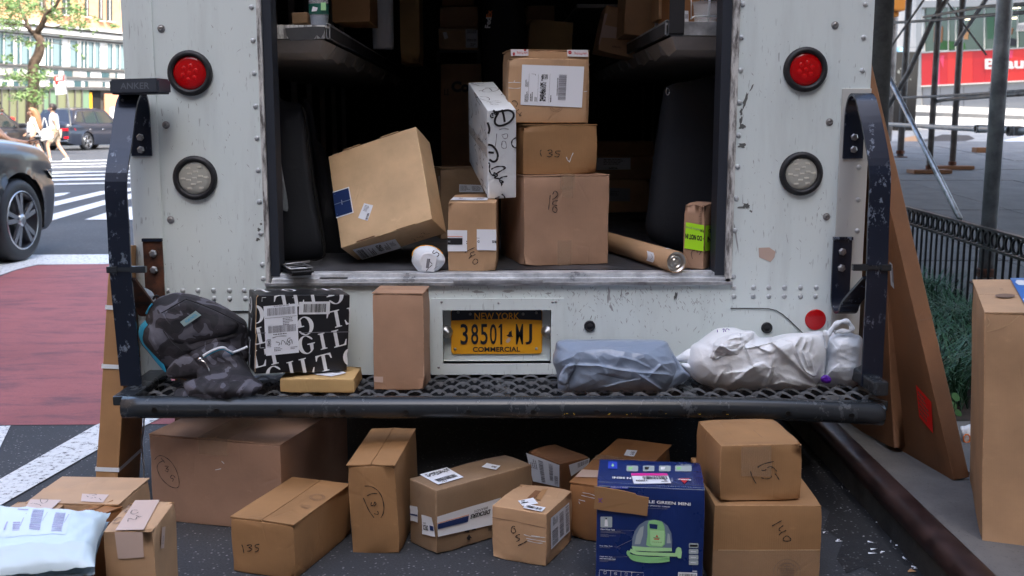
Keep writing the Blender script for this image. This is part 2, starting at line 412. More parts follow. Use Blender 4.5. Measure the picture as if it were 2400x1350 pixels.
def sweep(b, pts, wv, w, t):
    """flat bar: section w along fixed vector wv, thickness t across"""
    pts = [Vector(p) for p in pts]; wv = Vector(wv).normalized(); k = len(b.v); n = len(pts)
    for i, p in enumerate(pts):
        d = (pts[min(i + 1, n - 1)] - pts[max(i - 1, 0)]).normalized(); m = d.cross(wv).normalized()
        for a, c in ((-.5, -.5), (.5, -.5), (.5, .5), (-.5, .5)): b.v.append(p + wv * (a * w) + m * (c * t))
    for i in range(n - 1):
        for j in range(4): b.f.append((k + i * 4 + j, k + i * 4 + (j + 1) % 4, k + i * 4 + 4 + (j + 1) % 4, k + i * 4 + 4 + j)); b.mi.append(0)
    b.f += [(k, k + 1, k + 2, k + 3), tuple(k + (n - 1) * 4 + j for j in (3, 2, 1, 0))]; b.mi += [0, 0]
    return b
def crom(pts, n=6, closed=False):            # smooth curve through points
    pts = [Vector(p) for p in pts]; N = len(pts); o = []
    rng = range(N) if closed else range(N - 1)
    for i in rng:
        if closed: a, b, c, d = (pts[(i + k) % N] for k in (-1, 0, 1, 2))
        else: a, b, c, d = pts[max(i - 1, 0)], pts[i], pts[i + 1], pts[min(i + 2, N - 1)]
        for k in range(n):
            t = k / n; o.append(.5 * ((2 * b) + (c - a) * t + (2 * a - 5 * b + 4 * c - d) * t * t + (3 * b - a - 3 * c + d) * t ** 3))
    if not closed: o.append(pts[-1])
    return o
_tx = {}
def text2d(s, bold=0.0, shear=0.0):
    key = (s, bold, shear)
    if key in _tx: return _tx[key]
    cu = bpy.data.curves.new('t', 'FONT'); cu.body = s; cu.offset = bold; cu.shear = shear; cu.resolution_u = 3
    ob = bpy.data.objects.new('t', cu); COL.objects.link(ob)
    dg = bpy.context.evaluated_depsgraph_get(); me = bpy.data.meshes.new_from_object(ob.evaluated_get(dg))
    vs = [(v.co.x, v.co.y) for v in me.vertices]; fs = [tuple(p.vertices) for p in me.polygons]
    COL.objects.unlink(ob); bpy.data.objects.remove(ob); bpy.data.meshes.remove(me)
    if not vs: vs = [(0, 0), (1, 0), (1, 1)]; fs = [(0, 1, 2)]
    x0 = min(v[0] for v in vs); x1 = max(v[0] for v in vs); y0 = min(v[1] for v in vs); y1 = max(v[1] for v in vs)
    r = ([((v[0] - x0) / (x1 - x0), (v[1] - y0) / (y1 - y0)) for v in vs], fs); _tx[key] = r; return r

# ------------------------------------------------------------------ framed solids (boxes) with faces one can write on
def rotm(rx, ry, rz):
    return (Matrix.Rotation(math.radians(rz), 3, 'Z') @ Matrix.Rotation(math.radians(ry), 3, 'Y') @ Matrix.Rotation(math.radians(rx), 3, 'X'))
class Fr:
    """box frame: O = centre of the bottom, axes X (width) Y (depth, away) Z (height)"""
    def __init__(s, O, R, w, d, h):
        s.O = Vector(O); s.R = R; s.X, s.Y, s.Z = (R.col[i].copy() for i in range(3)); s.w, s.d, s.h = w, d, h; s.root = None
    def pt(s, x, y, z): return s.O + s.X * x + s.Y * y + s.Z * z
    def face(s, f):
        return {'front': (s.pt(0, -s.d / 2, s.h / 2), -s.Y), 'back': (s.pt(0, s.d / 2, s.h / 2), s.Y), 'left': (s.pt(-s.w / 2, 0, s.h / 2), -s.X),
                'right': (s.pt(s.w / 2, 0, s.h / 2), s.X), 'top': (s.pt(0, 0, s.h), s.Z), 'bottom': (s.pt(0, 0, 0), -s.Z)}[f]
    def on(s, f, px, py, off=.0012):
        o, n = s.face(f); p = PL(px, py, o, n)
        q = p - s.O; l = [q.dot(s.X), q.dot(s.Y), q.dot(s.Z)]          # keep it on the face
        lim = [(-s.w / 2, s.w / 2), (-s.d / 2, s.d / 2), (0, s.h)]
        for i in range(3): l[i] = min(max(l[i], lim[i][0]), lim[i][1])
        return s.pt(*l) + n * off
def boxmesh(w, d, h, r=.004, n=7, amp=.0022, dent=.006, seed=0.0):
    def ticks(a):
        t = [-a, -a + r * .5, -a + r]; m = [-a + r + (2 * a - 2 * r) * i / n for i in range(1, n)]
        return t + m + [a - r, a - r * .5, a]
    A = (w / 2, d / 2, h / 2); T = [ticks(a) for a in A]
    idx = {}; vs = []; ed = []; fs = []; uvs = []
    def vid(p):
        k = tuple(round(c, 6) for c in p)
        if k in idx: return idx[k]
        q = Vector(p); inn = Vector([max(-A[i] + r, min(A[i] - r, q[i])) for i in range(3)]); dd = q - inn
        e = 0.0
        if dd.length > 1e-9:
            nout = sum(abs(abs(q[i]) - A[i]) < r * .75 for i in range(3))
            if nout >= 2: e = 1.0
            q2 = inn + dd.normalized() * r
        else: q2 = q
        nd = dd.normalized() if dd.length > 1e-9 else Vector((0, 0, 1))
        s1 = nz(q2 * 5, seed); s2 = nz(q2 * 14, seed + 5)
        k2 = -amp * (abs(s1) * 1.0 + abs(s2) * .6)
        cor = 1.0
        for i in range(3): cor *= sm(A[i] - .05, A[i], abs(q2[i])) * .8 + .2
        k2 -= dent * cor * max(0, nz(q2 * 9, seed + 11) + .35)
        q2 = q2 + nd * k2
        if e: q2 += Vector((nz(q2 * 30, seed + 1), nz(q2 * 30, seed + 2), nz(q2 * 30, seed + 3))) * .0007
        idx[k] = len(vs); vs.append(q2); ed.append(e); return idx[k]
    for ax in range(3):
        u, v = [(1, 2), (2, 0), (0, 1)][ax]
        for sg in (-1, 1):
            for i in range(len(T[u]) - 1):
                for j in range(len(T[v]) - 1):
                    c = []
                    for a, b in ((0, 0), (1, 0), (1, 1), (0, 1)):
                        p = [0, 0, 0]; p[ax] = sg * A[ax]; p[u] = T[u][i + a]; p[v] = T[v][j + b]; c.append(p)
                    if sg < 0: c.reverse()
                    fs.append(tuple(vid(p) for p in c))
                    if ax == 0: uvs.append([(p[1] + 3, p[2]) for p in c])
                    elif ax == 1: uvs.append([(p[0], p[2]) for p in c])
                    else: uvs.append([(p[0], p[1] + 7) for p in c])
    return vs, fs, uvs, ed
_bs = [0]
def carton(label, params, mat='tan', name='cardboard_box', cat='cardboard box', seam=None, tape=None, group=None, r=.004, amp=.0026, dent=.010, frame=None, lift=.003):
    """params as solved: x y z rx ry rz w d h"""
    x, y, z, rx, ry, rz, w, d, h = params
    fr = frame or Fr((x, y, z), rotm(rx, ry, rz), w, d, h); _bs[0] += 3.7; sd = _bs[0]
    fr.root = thing(name, label, cat, fr.O, group)
    hb = h - (.0035 if seam else 0)
    vs, fs, uvs, ed = boxmesh(w, d, hb, r, 7, amp, dent, sd)
    vs = [fr.pt(v.x, v.y, v.z + hb / 2) for v in vs]
    mesh('carton_body', vs, fs, mat, fr.root, uvs, True, ed)
    if seam:
        for sg in (-1, 1):
            W, D = (w - .002, d / 2 - .0012) if seam == 'w' else (w / 2 - .0012, d - .002)
            b, q, uv = [], [], []
            n = 6; K = random.uniform(.3, 1) * lift
            for i in range(n + 1):
                for j in range(n + 1):
                    s, t = i / n, j / n
                    if seam == 'w': X = (s - .5) * W; Y = sg * (.0012 + t * D)
                    else: X = sg * (.0012 + t * D * 0 + t * W); Y = (s - .5) * D
                    Zt = h - .0002 + K * (1 - t) ** 3 * (.4 + .6 * abs(s - .5) * 2) + .0008 * nz((X * 9, Y * 9, sd))
                    b.append((X, Y, Zt))
            m = (n + 1) ** 2
            vv = [fr.pt(*p) for p in b] + [fr.pt(p[0], p[1], p[2] - .0033) for p in b]
            ff, uu = [], []
            for i in range(n):
                for j in range(n):
                    a = i * (n + 1) + j; c = (a, a + n + 1, a + n + 2, a + 1)
                    if (seam == 'w') == (sg < 0): c = c[::-1]
                    ff.append(c); uu.append([(b[k][0], b[k][1] + 7) for k in c])
                    c2 = tuple(k + m for k in c)[::-1]; ff.append(c2); uu.append([(0, 0)] * 4)
            rim = [i * (n + 1) for i in range(n)] + [n * (n + 1) + j for j in range(n)] + [i * (n + 1) + n for i in range(n, 0, -1)] + [j for j in range(n, 0, -1)]
            for i in range(len(rim)):
                a, c = rim[i], rim[(i + 1) % len(rim)]; ff.append((a, c, c + m, a + m)); uu.append([(b[k % m][0], b[k % m][1]) for k in (a, c, c, a)])
            o = mesh('flap', vv, ff, mat, fr.root, uu, False)
            bm = bmesh.new(); bm.from_mesh(o.data); bmesh.ops.recalc_face_normals(bm, faces=bm.faces[:]); bm.to_mesh(o.data); bm.free()
    if tape:
        tw = tape if isinstance(tape, float) else .05
        z1 = h + .0012 + lift * .6; dn = .05; b = B()
        if seam == 'd': path = [(0, -d / 2 - .0012, h - dn), (0, -d / 2 - .0012, z1 - .001), (0, -d / 2 + .004, z1), (0, d / 2 - .004, z1), (0, d / 2 + .0012, z1 - .001), (0, d / 2 + .0012, h - dn)]; wv = fr.X
        else: path = [(-w / 2 - .0012, 0, h - dn), (-w / 2 - .0012, 0, z1 - .001), (-w / 2 + .004, 0, z1), (w / 2 - .004, 0, z1), (w / 2 + .0012, 0, z1 - .001), (w / 2 + .0012, 0, h - dn)]; wv = fr.Y
        pp = [fr.pt(*p) for p in path]
        for a, c in zip(pp[:-1], pp[1:]): b.quad(a - wv * tw / 2, a + wv * tw / 2, c + wv * tw / 2, c - wv * tw / 2)
        b.out('packing_tape', 'tape', fr.root, fix=False)
    return fr
def pen(fr, face, strokes, wpx=2.6, mat='ink', name='handwriting', off=.0016, smooth=True, parent=None):
    b = B(); n = fr.face(face)[1]
    for st in strokes:
        pts = [fr.on(face, px, py, off) for px, py in st]
        if smooth and len(pts) > 2: pts = crom(pts, 4)
        k = len(b.v); N = len(pts); hw = wpx / 2 * (pts[0] - CAM).dot(CF) / F
        for i, p in enumerate(pts):
            t = (pts[min(i + 1, N - 1)] - pts[max(i - 1, 0)])
            t = t.normalized() if t.length > 1e-9 else fr.X
            s = t.cross(n).normalized(); q = hw * (.8 + .25 * math.sin(i * 1.3) if wpx < 4 else 1)
            b.v += [p - s * q, p + s * q]
        for i in range(N - 1): b.f.append((k + 2 * i, k + 2 * i + 1, k + 2 * i + 3, k + 2 * i + 2)); b.mi.append(0)
    return b.out(name, mat, parent or fr.root, fix=False)
def patch(fr, face, quad, mat, name='tape_patch', off=.0015, n=4, curl=0.0, parent=None):
    """flat sheet with corners (px,py) TL TR BR BL on a face"""
    c = [fr.on(face, px, py, off) for px, py in quad]; nn = fr.face(face)[1]
    vs, fs = [], []
    for i in range(n + 1):
        for j in range(n + 1):
            s, t = j / n, i / n
            p = (c[0] * (1 - s) + c[1] * s) * (1 - t) + (c[3] * (1 - s) + c[2] * s) * t
            vs.append(p + nn * curl * (abs(nz(p * 40)) + (abs(2 * s - 1) ** 4 + abs(2 * t - 1) ** 4) * .4))
    for i in range(n):
        for j in range(n):
            a = i * (n + 1) + j; fs.append((a, a + n + 1, a + n + 2, a + 1))
    o = mesh(name, vs, fs, mat, parent or fr.root, [[(vs[k].x, vs[k].z) for k in f] for f in fs], True)
    return o, c, nn
def label(fr, face, quad, items=(), mat='paper', name='label', off=.0016, curl=.0008, rot=0):
    """printed label; items live in label space u 0..1 right, v 0..1 down"""
    if rot: quad = quad[rot:] + quad[:rot]
    o, c, nn = patch(fr, face, quad, mat, name, off, 4, curl)
    def uv(u, v): return (c[0] * (1 - u) + c[1] * u) * (1 - v) + (c[3] * (1 - u) + c[2] * u) * v + nn * (curl * 1.1 + .0006)
    grp = {}
    for it in items:
        k = it[0]; mt = it[-1] if isinstance(it[-1], str) and it[-1] in MT else 'ink'
        nm = {'b': 'barcode', 't': 'lettering', 'l': 'small_print', 'r': 'printed_block', 'x': 'matrix_code', 'p': 'printed_shape', 's': 'printed_line'}[k]
        b = grp.setdefault((nm, mt), B())
        if k == 'b':
            _, u0, v0, u1, v1, nb, ori = it[:7]; x = 0; rr = random.Random(int(u0 * 999 + v0 * 77 + nb))
            tot = nb
            pos = 0
            while pos < tot:
                wd = rr.choice((.35, .5, .8, 1.1)); a0, a1 = pos / tot, min(1, (pos + wd) / tot)
                if ori == 'h': q = [(u0 + (u1 - u0) * a0, v0), (u0 + (u1 - u0) * a1, v0), (u0 + (u1 - u0) * a1, v1), (u0 + (u1 - u0) * a0, v1)]
                else: q = [(u0, v0 + (v1 - v0) * a0), (u1, v0 + (v1 - v0) * a0), (u1, v0 + (v1 - v0) * a1), (u0, v0 + (v1 - v0) * a1)]
                b.quad(*[uv(*p) for p in q]); pos += wd + rr.choice((.35, .5, .9))
        elif k == 'l':
            _, u0, v0, u1, v1, nl, ori = it[:7]; rr = random.Random(int(u0 * 999 + v0 * 77))
            for i in range(nl):
                ln = rr.uniform(.45, 1); pos = 0
                while pos < ln:
                    wd = rr.uniform(.05, .16); e = min(pos + wd, ln); c0, c1 = (i + .2) / nl, (i + .7) / nl
                    if ori == 'h': q = [(u0 + (u1 - u0) * pos, v0 + (v1 - v0) * c0), (u0 + (u1 - u0) * e, v0 + (v1 - v0) * c0), (u0 + (u1 - u0) * e, v0 + (v1 - v0) * c1), (u0 + (u1 - u0) * pos, v0 + (v1 - v0) * c1)]
                    else: q = [(u0 + (u1 - u0) * c0, v1 - (v1 - v0) * pos), (u0 + (u1 - u0) * c0, v1 - (v1 - v0) * e), (u0 + (u1 - u0) * c1, v1 - (v1 - v0) * e), (u0 + (u1 - u0) * c1, v1 - (v1 - v0) * pos)]
                    b.quad(*[uv(*p) for p in q]); pos = e + .035
        elif k == 'x':
            _, u0, v0, u1, v1, nu, nv = it[:7]; rr = random.Random(int(u0 * 999 + v0 * 77))
            for i in range(nu):
                for j in range(nv):
                    if rr.random() < .52:
                        b.quad(*[uv(u0 + (u1 - u0) * a / nu, v0 + (v1 - v0) * e / nv) for a, e in ((i, j), (i + 1, j), (i + 1, j + 1), (i, j + 1))])
        elif k == 'r': _, u0, v0, u1, v1 = it[:5]; b.quad(uv(u0, v0), uv(u1, v0), uv(u1, v1), uv(u0, v1))
        elif k == 'p': b.flat([uv(*p) for p in it[1]])
        elif k == 's':
            pts = it[1]; hw = it[2]
            for p, q in zip(pts[:-1], pts[1:]):
                dx, dy = q[0] - p[0], q[1] - p[1]; l = math.hypot(dx, dy) or 1; ox, oy = -dy / l * hw, dx / l * hw
                b.quad(uv(p[0] - ox, p[1] - oy), uv(q[0] - ox, q[1] - oy), uv(q[0] + ox, q[1] + oy), uv(p[0] + ox, p[1] + oy))
        elif k == 't':
            _, st, u0, v0, u1, v1, ro = it[:7]; bold = it[7] if len(it) > 7 and not isinstance(it[7], str) else 0.02
            vs, fs = text2d(st, bold); q = []
            for a, e in vs:
                if ro == 180: a, e = 1 - a, 1 - e
                elif ro == 90: a, e = 1 - e, a        # reads upwards
                elif ro == 270: a, e = e, 1 - a       # reads downwards
                q.append(uv(u0 + (u1 - u0) * a, v1 + (v0 - v1) * e))
            b.add(q, fs)
    for (nm, mt), b in grp.items(): b.out(nm, mt, o, fix=False)
    return o
def star(center, outline, Y, T, mat, name, parent, rings=14, per=5, pw=2.2, back=.25, crumple=.006, freq=22, seed=0., sharp=True, facet=0., floor=None, yfun=None, folds=()):
    """closed soft body: silhouette traced at depth Y, inflated by T towards the camera and T*back away from it"""
    ol = crom([P(a, b, Y) for a, b in outline], per, True); c = P(center[0], center[1], Y); n = len(ol)
    vs = []; fs = []
    def disp(p, k):
        a = 0.
        if sharp:
            w0 = nz(p * 6, seed) * .04; px_, pz_ = p.x + w0, p.z - w0
            for o, f, an, st_ in ((1, freq, .6, 2.6), (.55, freq * 1.7, -.5, 2.2), (.26, freq * 3.6, .2, 1.4)):
                c_, s_ = math.cos(an), math.sin(an); qq = Vector(((px_ * c_ + pz_ * s_) * f / st_, p.y * f, (-px_ * s_ + pz_ * c_) * f)) + Vector((seed, seed * .7, 0))
                d_ = noise.voronoi(qq)[0]; a += o * (d_[0] ** 1.6 * 2.4 - .8)
        else: a = nz(p * freq, seed) + .4 * nz(p * freq * 2.3, seed)
        return a * crumple * k
    fsg = [([(Vector((a[0], a[1])), Vector((b[0], b[1]))) for a, b in zip(pl[:-1], pl[1:])], A_, w_) for pl, A_, w_ in folds]
    def foldd(p):
        q = Vector(proj(p)); t_ = 0.
        for segs, A_, w_ in fsg:
            best = 1e9; sd = 1
            for a, b in segs:
                e = b - a; u = max(0, min(1, (q - a).dot(e) / e.length_squared)); d = q - (a + e * u); l = d.length
                if l < best: best = l; sd = 1 if e.x * d.y - e.y * d.x > 0 else -1
            if best < w_ * 4: t_ += A_ * math.exp(-best / (w_ if sd > 0 else w_ * .22))
        return t_
    for side in (1, -1):
        for i in range(rings + 1):
            s = 1 - (1 - i / rings) ** 1.6 if i else 0.
            s = min(1., s); t = (1 - s ** pw) ** (1 / 2.0)
            for q in ol:
                p = c + (q - c) * s
                k = T * t if side > 0 else -T * back * t
                if facet and side > 0: k += facet * math.floor(nz(p * 9, seed + 3) * 4) / 4
                d = disp(p, min(1, (1 - s) * 6)) if side > 0 else 0
                if fsg and side > 0: d += foldd(p) * min(1, (1 - s) * 7)
                y = Y - k - d
                if yfun: y += yfun(p, s, side)
                v = Vector((p.x, y, p.z))
                # slide along the view ray so the silhouette keeps its shape
                r0 = (Vector((p.x, Y, p.z)) - CAM); v = CAM + r0 * ((y - CAM.y) / (Y - CAM.y)) if side > 0 else v
                if floor is not None and v.z < floor: v.z = floor + .0005
                vs.append(v)
    m = (rings + 1) * n
    for side in (0, 1):
        for i in range(rings):
            for j in range(n):
                a = side * m + i * n + j; b2 = side * m + i * n + (j + 1) % n
                f = (a, b2, b2 + n, a + n)
                if i == 0: f = (a, b2 + n, a + n)
                fs.append(f)
    o = mesh(name, vs, fs, mat, parent, None, True)
    bm = bmesh.new(); bm.from_mesh(o.data); bmesh.ops.remove_doubles(bm, verts=bm.verts[:], dist=.00005); bmesh.ops.recalc_face_normals(bm, faces=bm.faces[:]); bm.to_mesh(o.data); bm.free()
    return o
# ------------------------------------------------------------------ ground, road, kerb, pavement
def rise(x, y):
    d = y + 3.5
    if d < 8: return 0.0
    return min(2.2, (d - 8) * .052) * sm(-.30, .34, x / d)
def kx(y): return 1.2 + .03 * y
def surf(name, xs, ys, mat, dz, zf=rise, kind='structure', holes=None):
    vs = [(x, y, zf(x, y) + dz) for y in ys for x in xs]; n = len(xs); fs = []
    for i in range(len(ys) - 1):
        for j in range(n - 1):
            if holes and holes((xs[j] + xs[j + 1]) / 2, (ys[i] + ys[i + 1]) / 2): continue
            a = i * n + j; fs.append((a, a + 1, a + n + 1, a + n))
    return tag(mesh(name, vs, fs, mat), kind=kind)
xs = [-220, -90, -50, -36] + [-30 + i * 1.5 for i in range(50)] + [50, 70, 110, 220]; ys = [-60, -20, -8, -3.5] + [i * 1.5 for i in range(48)] + [80, 100, 140, 260]
surf('ground', xs, ys, 'asphalt', 0.0)
def mark(name, pts, mat, dz, sub=None):
    b = B(); b.flat([G(px, py, 0) + Vector((0, 0, dz)) for px, py in pts]); return tag(b.out(name, mat, fix=False), kind='structure')
# red lane and the painted lines round it
mark('red_lane', [(-500, 1000), (-500, 760), (0, 648), (40, 633), (88, 622), (170, 620), (420, 619), (420, 640), (520, 994)], 'redlane', .002)
mark('red_lane_corner', [(172, 1152), (222, 1119), (240, 1119), (240, 1190), (172, 1190)], 'redlane', .002)
mark('lane_line', [(-300, 640), (0, 604), (60, 598), (250, 597), (420, 597), (420, 618), (88, 621), (40, 632), (0, 646), (-300, 735)], 'roadwhite', .004)
mark('stop_line', [(-300, 1290), (0, 1126), (222, 1000), (360, 940), (410, 965), (240, 1050), (0, 1188), (-300, 1370)], 'roadwhite', .005)
mark('stop_line', [(-200, 1010), (0, 1001), (25, 1000), (0, 1052), (-60, 1150)], 'roadwhite', .005)
Zs = lambda pts: [(x / 3.75, 280 + y / 3.75) for x, y in pts]
for p in ([(420, 660), (620, 645), (560, 668), (420, 695)], [(300, 768), (425, 740), (880, 635), (1200, 600), (1200, 628), (935, 655), (425, 778), (300, 806)], [(300, 880), (430, 845), (935, 708), (1200, 640), (1200, 690), (935, 750), (440, 898), (300, 925)], [(745, 885), (945, 820), (1200, 760), (1200, 885)]):
    mark('crossing_bar', Zs(p), 'roadwhite', .008)
for y0, h in ((470, 9), (498, 12), (530, 16), (572, 10), (400, 6), (372, 5), (425, 6)):
    mark('crossing_bar', Zs([(-100, y0 + 8), (1500, y0 - 25), (1500, y0 - 25 + h), (-100, y0 + 8 + h)]), 'roadwhite', .010)
mark('oil_and_shade_patch', [(1880, 985), (1925, 1010), (1960, 1050), (2010, 1100), (2050, 1150), (2120, 1230), (2175, 1310), (2190, 1400), (2080, 1400), (2060, 1350), (2020, 1330), (1985, 1345), (1960, 1310), (1975, 1270), (1930, 1240), (1945, 1200), (1900, 1170), (1880, 1120), (1700, 1100), (1700, 985)], 'oil_and_shade', .002)  # oily patch with the shade of van and scaffold painted in
# pavement slabs, planting bed, kerb
pv = thing('pavement', None, None, (2, 0, 0)); tag(pv, kind='structure')
rj = random.Random(8)
def bed(x, y): return kx(y) + .32 < x < 2.55 + .1 * (y - 3) * 0 and .35 < y < 6.6
def slab(x0, y0, x1, y1, g=.006):
    b = B(); t = rj.uniform(-.003, .003); q = [(x0 + g, y0 + g), (x1 - g, y0 + g), (x1 - g, y1 - g), (x0 + g, y1 - g)]
    up = [Vector((x, y, rise(x, y) + .13 + t)) for x, y in q]; lo = [p - Vector((0, 0, .12)) for p in up]
    b.add(up + lo, [(0, 1, 2, 3), (0, 4, 5, 1), (1, 5, 6, 2), (2, 6, 7, 3), (3, 7, 4, 0)]); b.out('paving_slab', 'conc', pv)
for i in range(-3, 12):
    y0, y1 = i * 1.5 + .35, i * 1.5 + 1.85
    ks = (kx(y0) + kx(y1)) / 2
    xa = 1.52
    edges = [xa, 2.6] + [2.6 + 1.5 * k for k in range(1, 9)]
    for x0, x1 in zip(edges[:-1], edges[1:]):
        if x0 < 2.5 and .3 < y0 < 6.4: continue
        slab(x0, y0, x1, y1)
# base under the slabs (recessed joints)
surf('pavement_base', [kx(0) + .1] + [1.6 + k * 1.2 for k in range(13)], [-6 + k * 1.5 for k in range(17)], 'kerbstone', .118)
struct('soil', [(1.5, .35, .121), (2.6, .35, .121), (2.6, 6.4, .125), (1.5, 6.4, .125)], [(0, 1, 2, 3)], 'soil')
# kerb: stone face and rolled steel edge
b = B(); bs = B(); bt = B()
prof = [(0, .0), (-.0, .085)]; N = 40
ysk = [-6 + i * (24 / N) for i in range(N + 1)]
st = [(-.005, .085), (-.008, .105), (-.004, .12), (.006, .13), (.022, .1345), (.06, .1355), (.066, .134), (.066, .12)]
for (bb, pr, off) in ((b, [(.004, -.05), (.002, .088), (.06, .088)], 0), (bs, st, 0), (bt, [(.066, .131), (.32, .131), (.32, .1)], 0)):
    n = len(pr)
    for y in ysk:
        for dx, z in pr: bb.v.append(Vector((kx(y) + dx, y, z + rise(kx(y), y))))
    for i in range(len(ysk) - 1):
        for j in range(n - 1): bb.f.append((i * n + j, i * n + j + 1, i * n + n + j + 1, i * n + n + j)); bb.mi.append(0)
kb = tag(b.out('kerb', 'kerbstone'), kind='structure')
bs.out('steel_edge', 'steeledge', kb, smooth=True); bt.out('kerb_top', 'conc', kb)
# paper scraps in the gutter
rs = random.Random(17)
cl = [(1885, 1015), (1900, 1030), (1940, 1045), (1960, 1105), (1978, 1140), (1990, 1150), (2012, 1160), (2020, 1175), (1970, 1192), (2045, 1200), (2060, 1225), (2075, 1240), (1968, 1268), (2040, 1272), (2053, 1284), (2068, 1295), (2085, 1270), (2108, 1280), (2118, 1290), (2130, 1305), (2140, 1318), (2120, 1312), (2050, 1300), (1930, 1250), (2150, 1330)]
for i, (px, py) in enumerate(cl):
    for k in range(1 if i % 3 else 2):
        p = G(px + rs.uniform(-5, 5), py + rs.uniform(-4, 4), .003); a = rs.uniform(0, 3); L_, w_ = rs.uniform(.005, .014), rs.uniform(.0010, .0022)
        ux, uy = math.cos(a), math.sin(a); c = [p + Vector((ux * L_ - uy * w_, uy * L_ + ux * w_, 0)), p + Vector((-ux * L_ - uy * w_, -uy * L_ + ux * w_, .004)), p + Vector((-ux * L_ + uy * w_, -uy * L_ - ux * w_, 0)), p + Vector((ux * L_ + uy * w_, uy * L_ - ux * w_, .003))]
        o = B().quad(*c).out('paper_scrap', 'paper', fix=False)
        tag(o, 'tiny pale paper scrap in the gutter beside the kerb', 'paper scrap', 'paper scraps along the gutter')
p = G(2138, 1341, .003); tag(B().flat([p + Vector(v) for v in ((-.012, 0, 0), (.01, -.004, .004), (.014, .006, 0), (0, .012, .005), (-.01, .008, 0))]).out('dry_leaf', 'kraft', fix=False), 'dry tan leaf lying in the gutter near the lower edge', 'leaf')
for px, py in ((150, 1010), (1250, 1170), (1205, 1155), (505, 1120), (60, 1060), (100, 1130)):
    pass
# ------------------------------------------------------------------ the delivery van
van = thing('delivery_van', 'worn white step van with its rear open, packed with parcels', 'van', (0.015, 0, 0))
XL, XR = -1.193, 1.223
VF = Fr((0, 0.0, 0), Matrix.Identity(3), 4, 0.0, 6); VF.root = van        # its 'front' plane is the van's rear wall (y = 0)
def vp(px, py, y=0.0): return P(px, py, y)
def zz(py, y=0.0): return P(1165, py, y).z
ZB, ZS, ZP = zz(877), zz(660), zz(726)          # bottom edge, sill, panel overlap
HT = 2.75
# side rear panels (proud of the lower panel) ---------------------------------
b = B(); b.box((XL, -.004, ZP), (-.767, .05, HT)); b.out('rear_panel', 'paint', van)
xr0 = vp(1712, 300).x
rp = [vp(1711.5, 721), vp(1760, 721), vp(1799, 721.5), vp(1818, 726), vp(1834, 735.5), vp(1850, 749), vp(1883, 781), vp(1888, 800), vp(1890, 877)]
rp = [(p.x, -.004, p.z) for p in rp]
xr0 = rp[0][0]
poly_ = rp + [(XR, -.004, ZB), (XR, -.004, HT), (xr0, -.004, HT)]
B().prism(poly_, (0, .05, 0)).out('rear_panel', 'paint', van)
# thin dark gap line under the panel overlaps
B().box((XL, -.0045, ZP - .004), (-.767, .0, ZP)).out('panel_gap', 'rubber', van)
b = B(); q = [Vector(p) for p in rp]
for a, c in zip(q[:-1], q[1:]):
    d = (c - a).normalized(); s = Vector((d.z, 0, -d.x)) * -.003
    b.quad(a + Vector((0, -.0008, 0)), c + Vector((0, -.0008, 0)), c + Vector((0, -.0008, 0)) - s, a + Vector((0, -.0008, 0)) - s)
b.out('panel_gap', 'rubber', van, fix=False)
# lower panel around the plate recess
hx0, hx1 = vp(1038, 780).x, vp(1291, 780).x; hz0, hz1 = zz(852), zz(726)
b = B(); b.box((XL, 0, ZB), (hx0, .04, ZS)); b.box((hx1, 0, ZB), (XR - .001, .04, ZS)); b.box((hx0, 0, hz1), (hx1, .04, ZS)); b.box((hx0, 0, ZB), (hx1, .04, hz0))
b.out('lower_panel', 'paint', van)
# sill: kick plate, ledge and lip
b = B(); b.bevbox((-.748, -.012, zz(668)), (xr0 - .002, .06, .735), .004); b.bevbox((-.748, .004, .7345), (xr0 - .002, .07, .7495), .003)
b.out('door_sill', 'sill', van)
B().bevbox((-.77, -.016, zz(667) - .002), (xr0 + .002, -.010, zz(660)), .0015).out('sill_lip', 'alu', van)
a, c = P(750, 647, 0), P(815, 654, 0); B().box((a.x, -.0135, .7355), (c.x, .003, .7365)).out('sill_slot', 'black', van)
a, c = P(1063, 655, 0), P(1272, 663, 0); B().bevbox((a.x, -.018, c.z), (c.x, -.0155, a.z), .001).out('sill_catch', 'alu', van)
# opening surround
for x0, x1, nm, mt, y0, y1 in ((-.767, -.752, 'opening_edge', 'chipped', -.012, .05), (-.752, -.722, 'door_seal', 'seal', .0, .09),
                               (xr0 - .024, xr0 - .001, 'opening_edge', 'chipped', -.012, .05), (xr0 - .056, xr0 - .024, 'door_seal', 'seal', .0, .09)):
    B().bevbox((x0, y0, ZS - .01 if mt == 'chipped' else .74), (x1, y1, HT - .1), .002).out(nm, mt, van)
B().bevbox((-.75, .0, 2.35), (xr0 - .03, .09, HT - .05), .01).out('roller_door_housing', 'paint', van)
# corner caps
b = B(); y0 = -.011
cx0 = vp(1963, 400).x
b.bevbox((cx0, y0, zz(800)), (XR + .002, -.0045, zz(207)), .002); b.bevbox((cx0 + .004, -.0045, ZB - .03), (XR + .001, .02, zz(801)), .002)
b.out('corner_cap', 'cream', van)
cx1 = vp(372, 300).x
B().bevbox((XL - .002, y0, ZB - .03), (cx1, -.0045, HT), .002).out('corner_cap', 'paint', van)
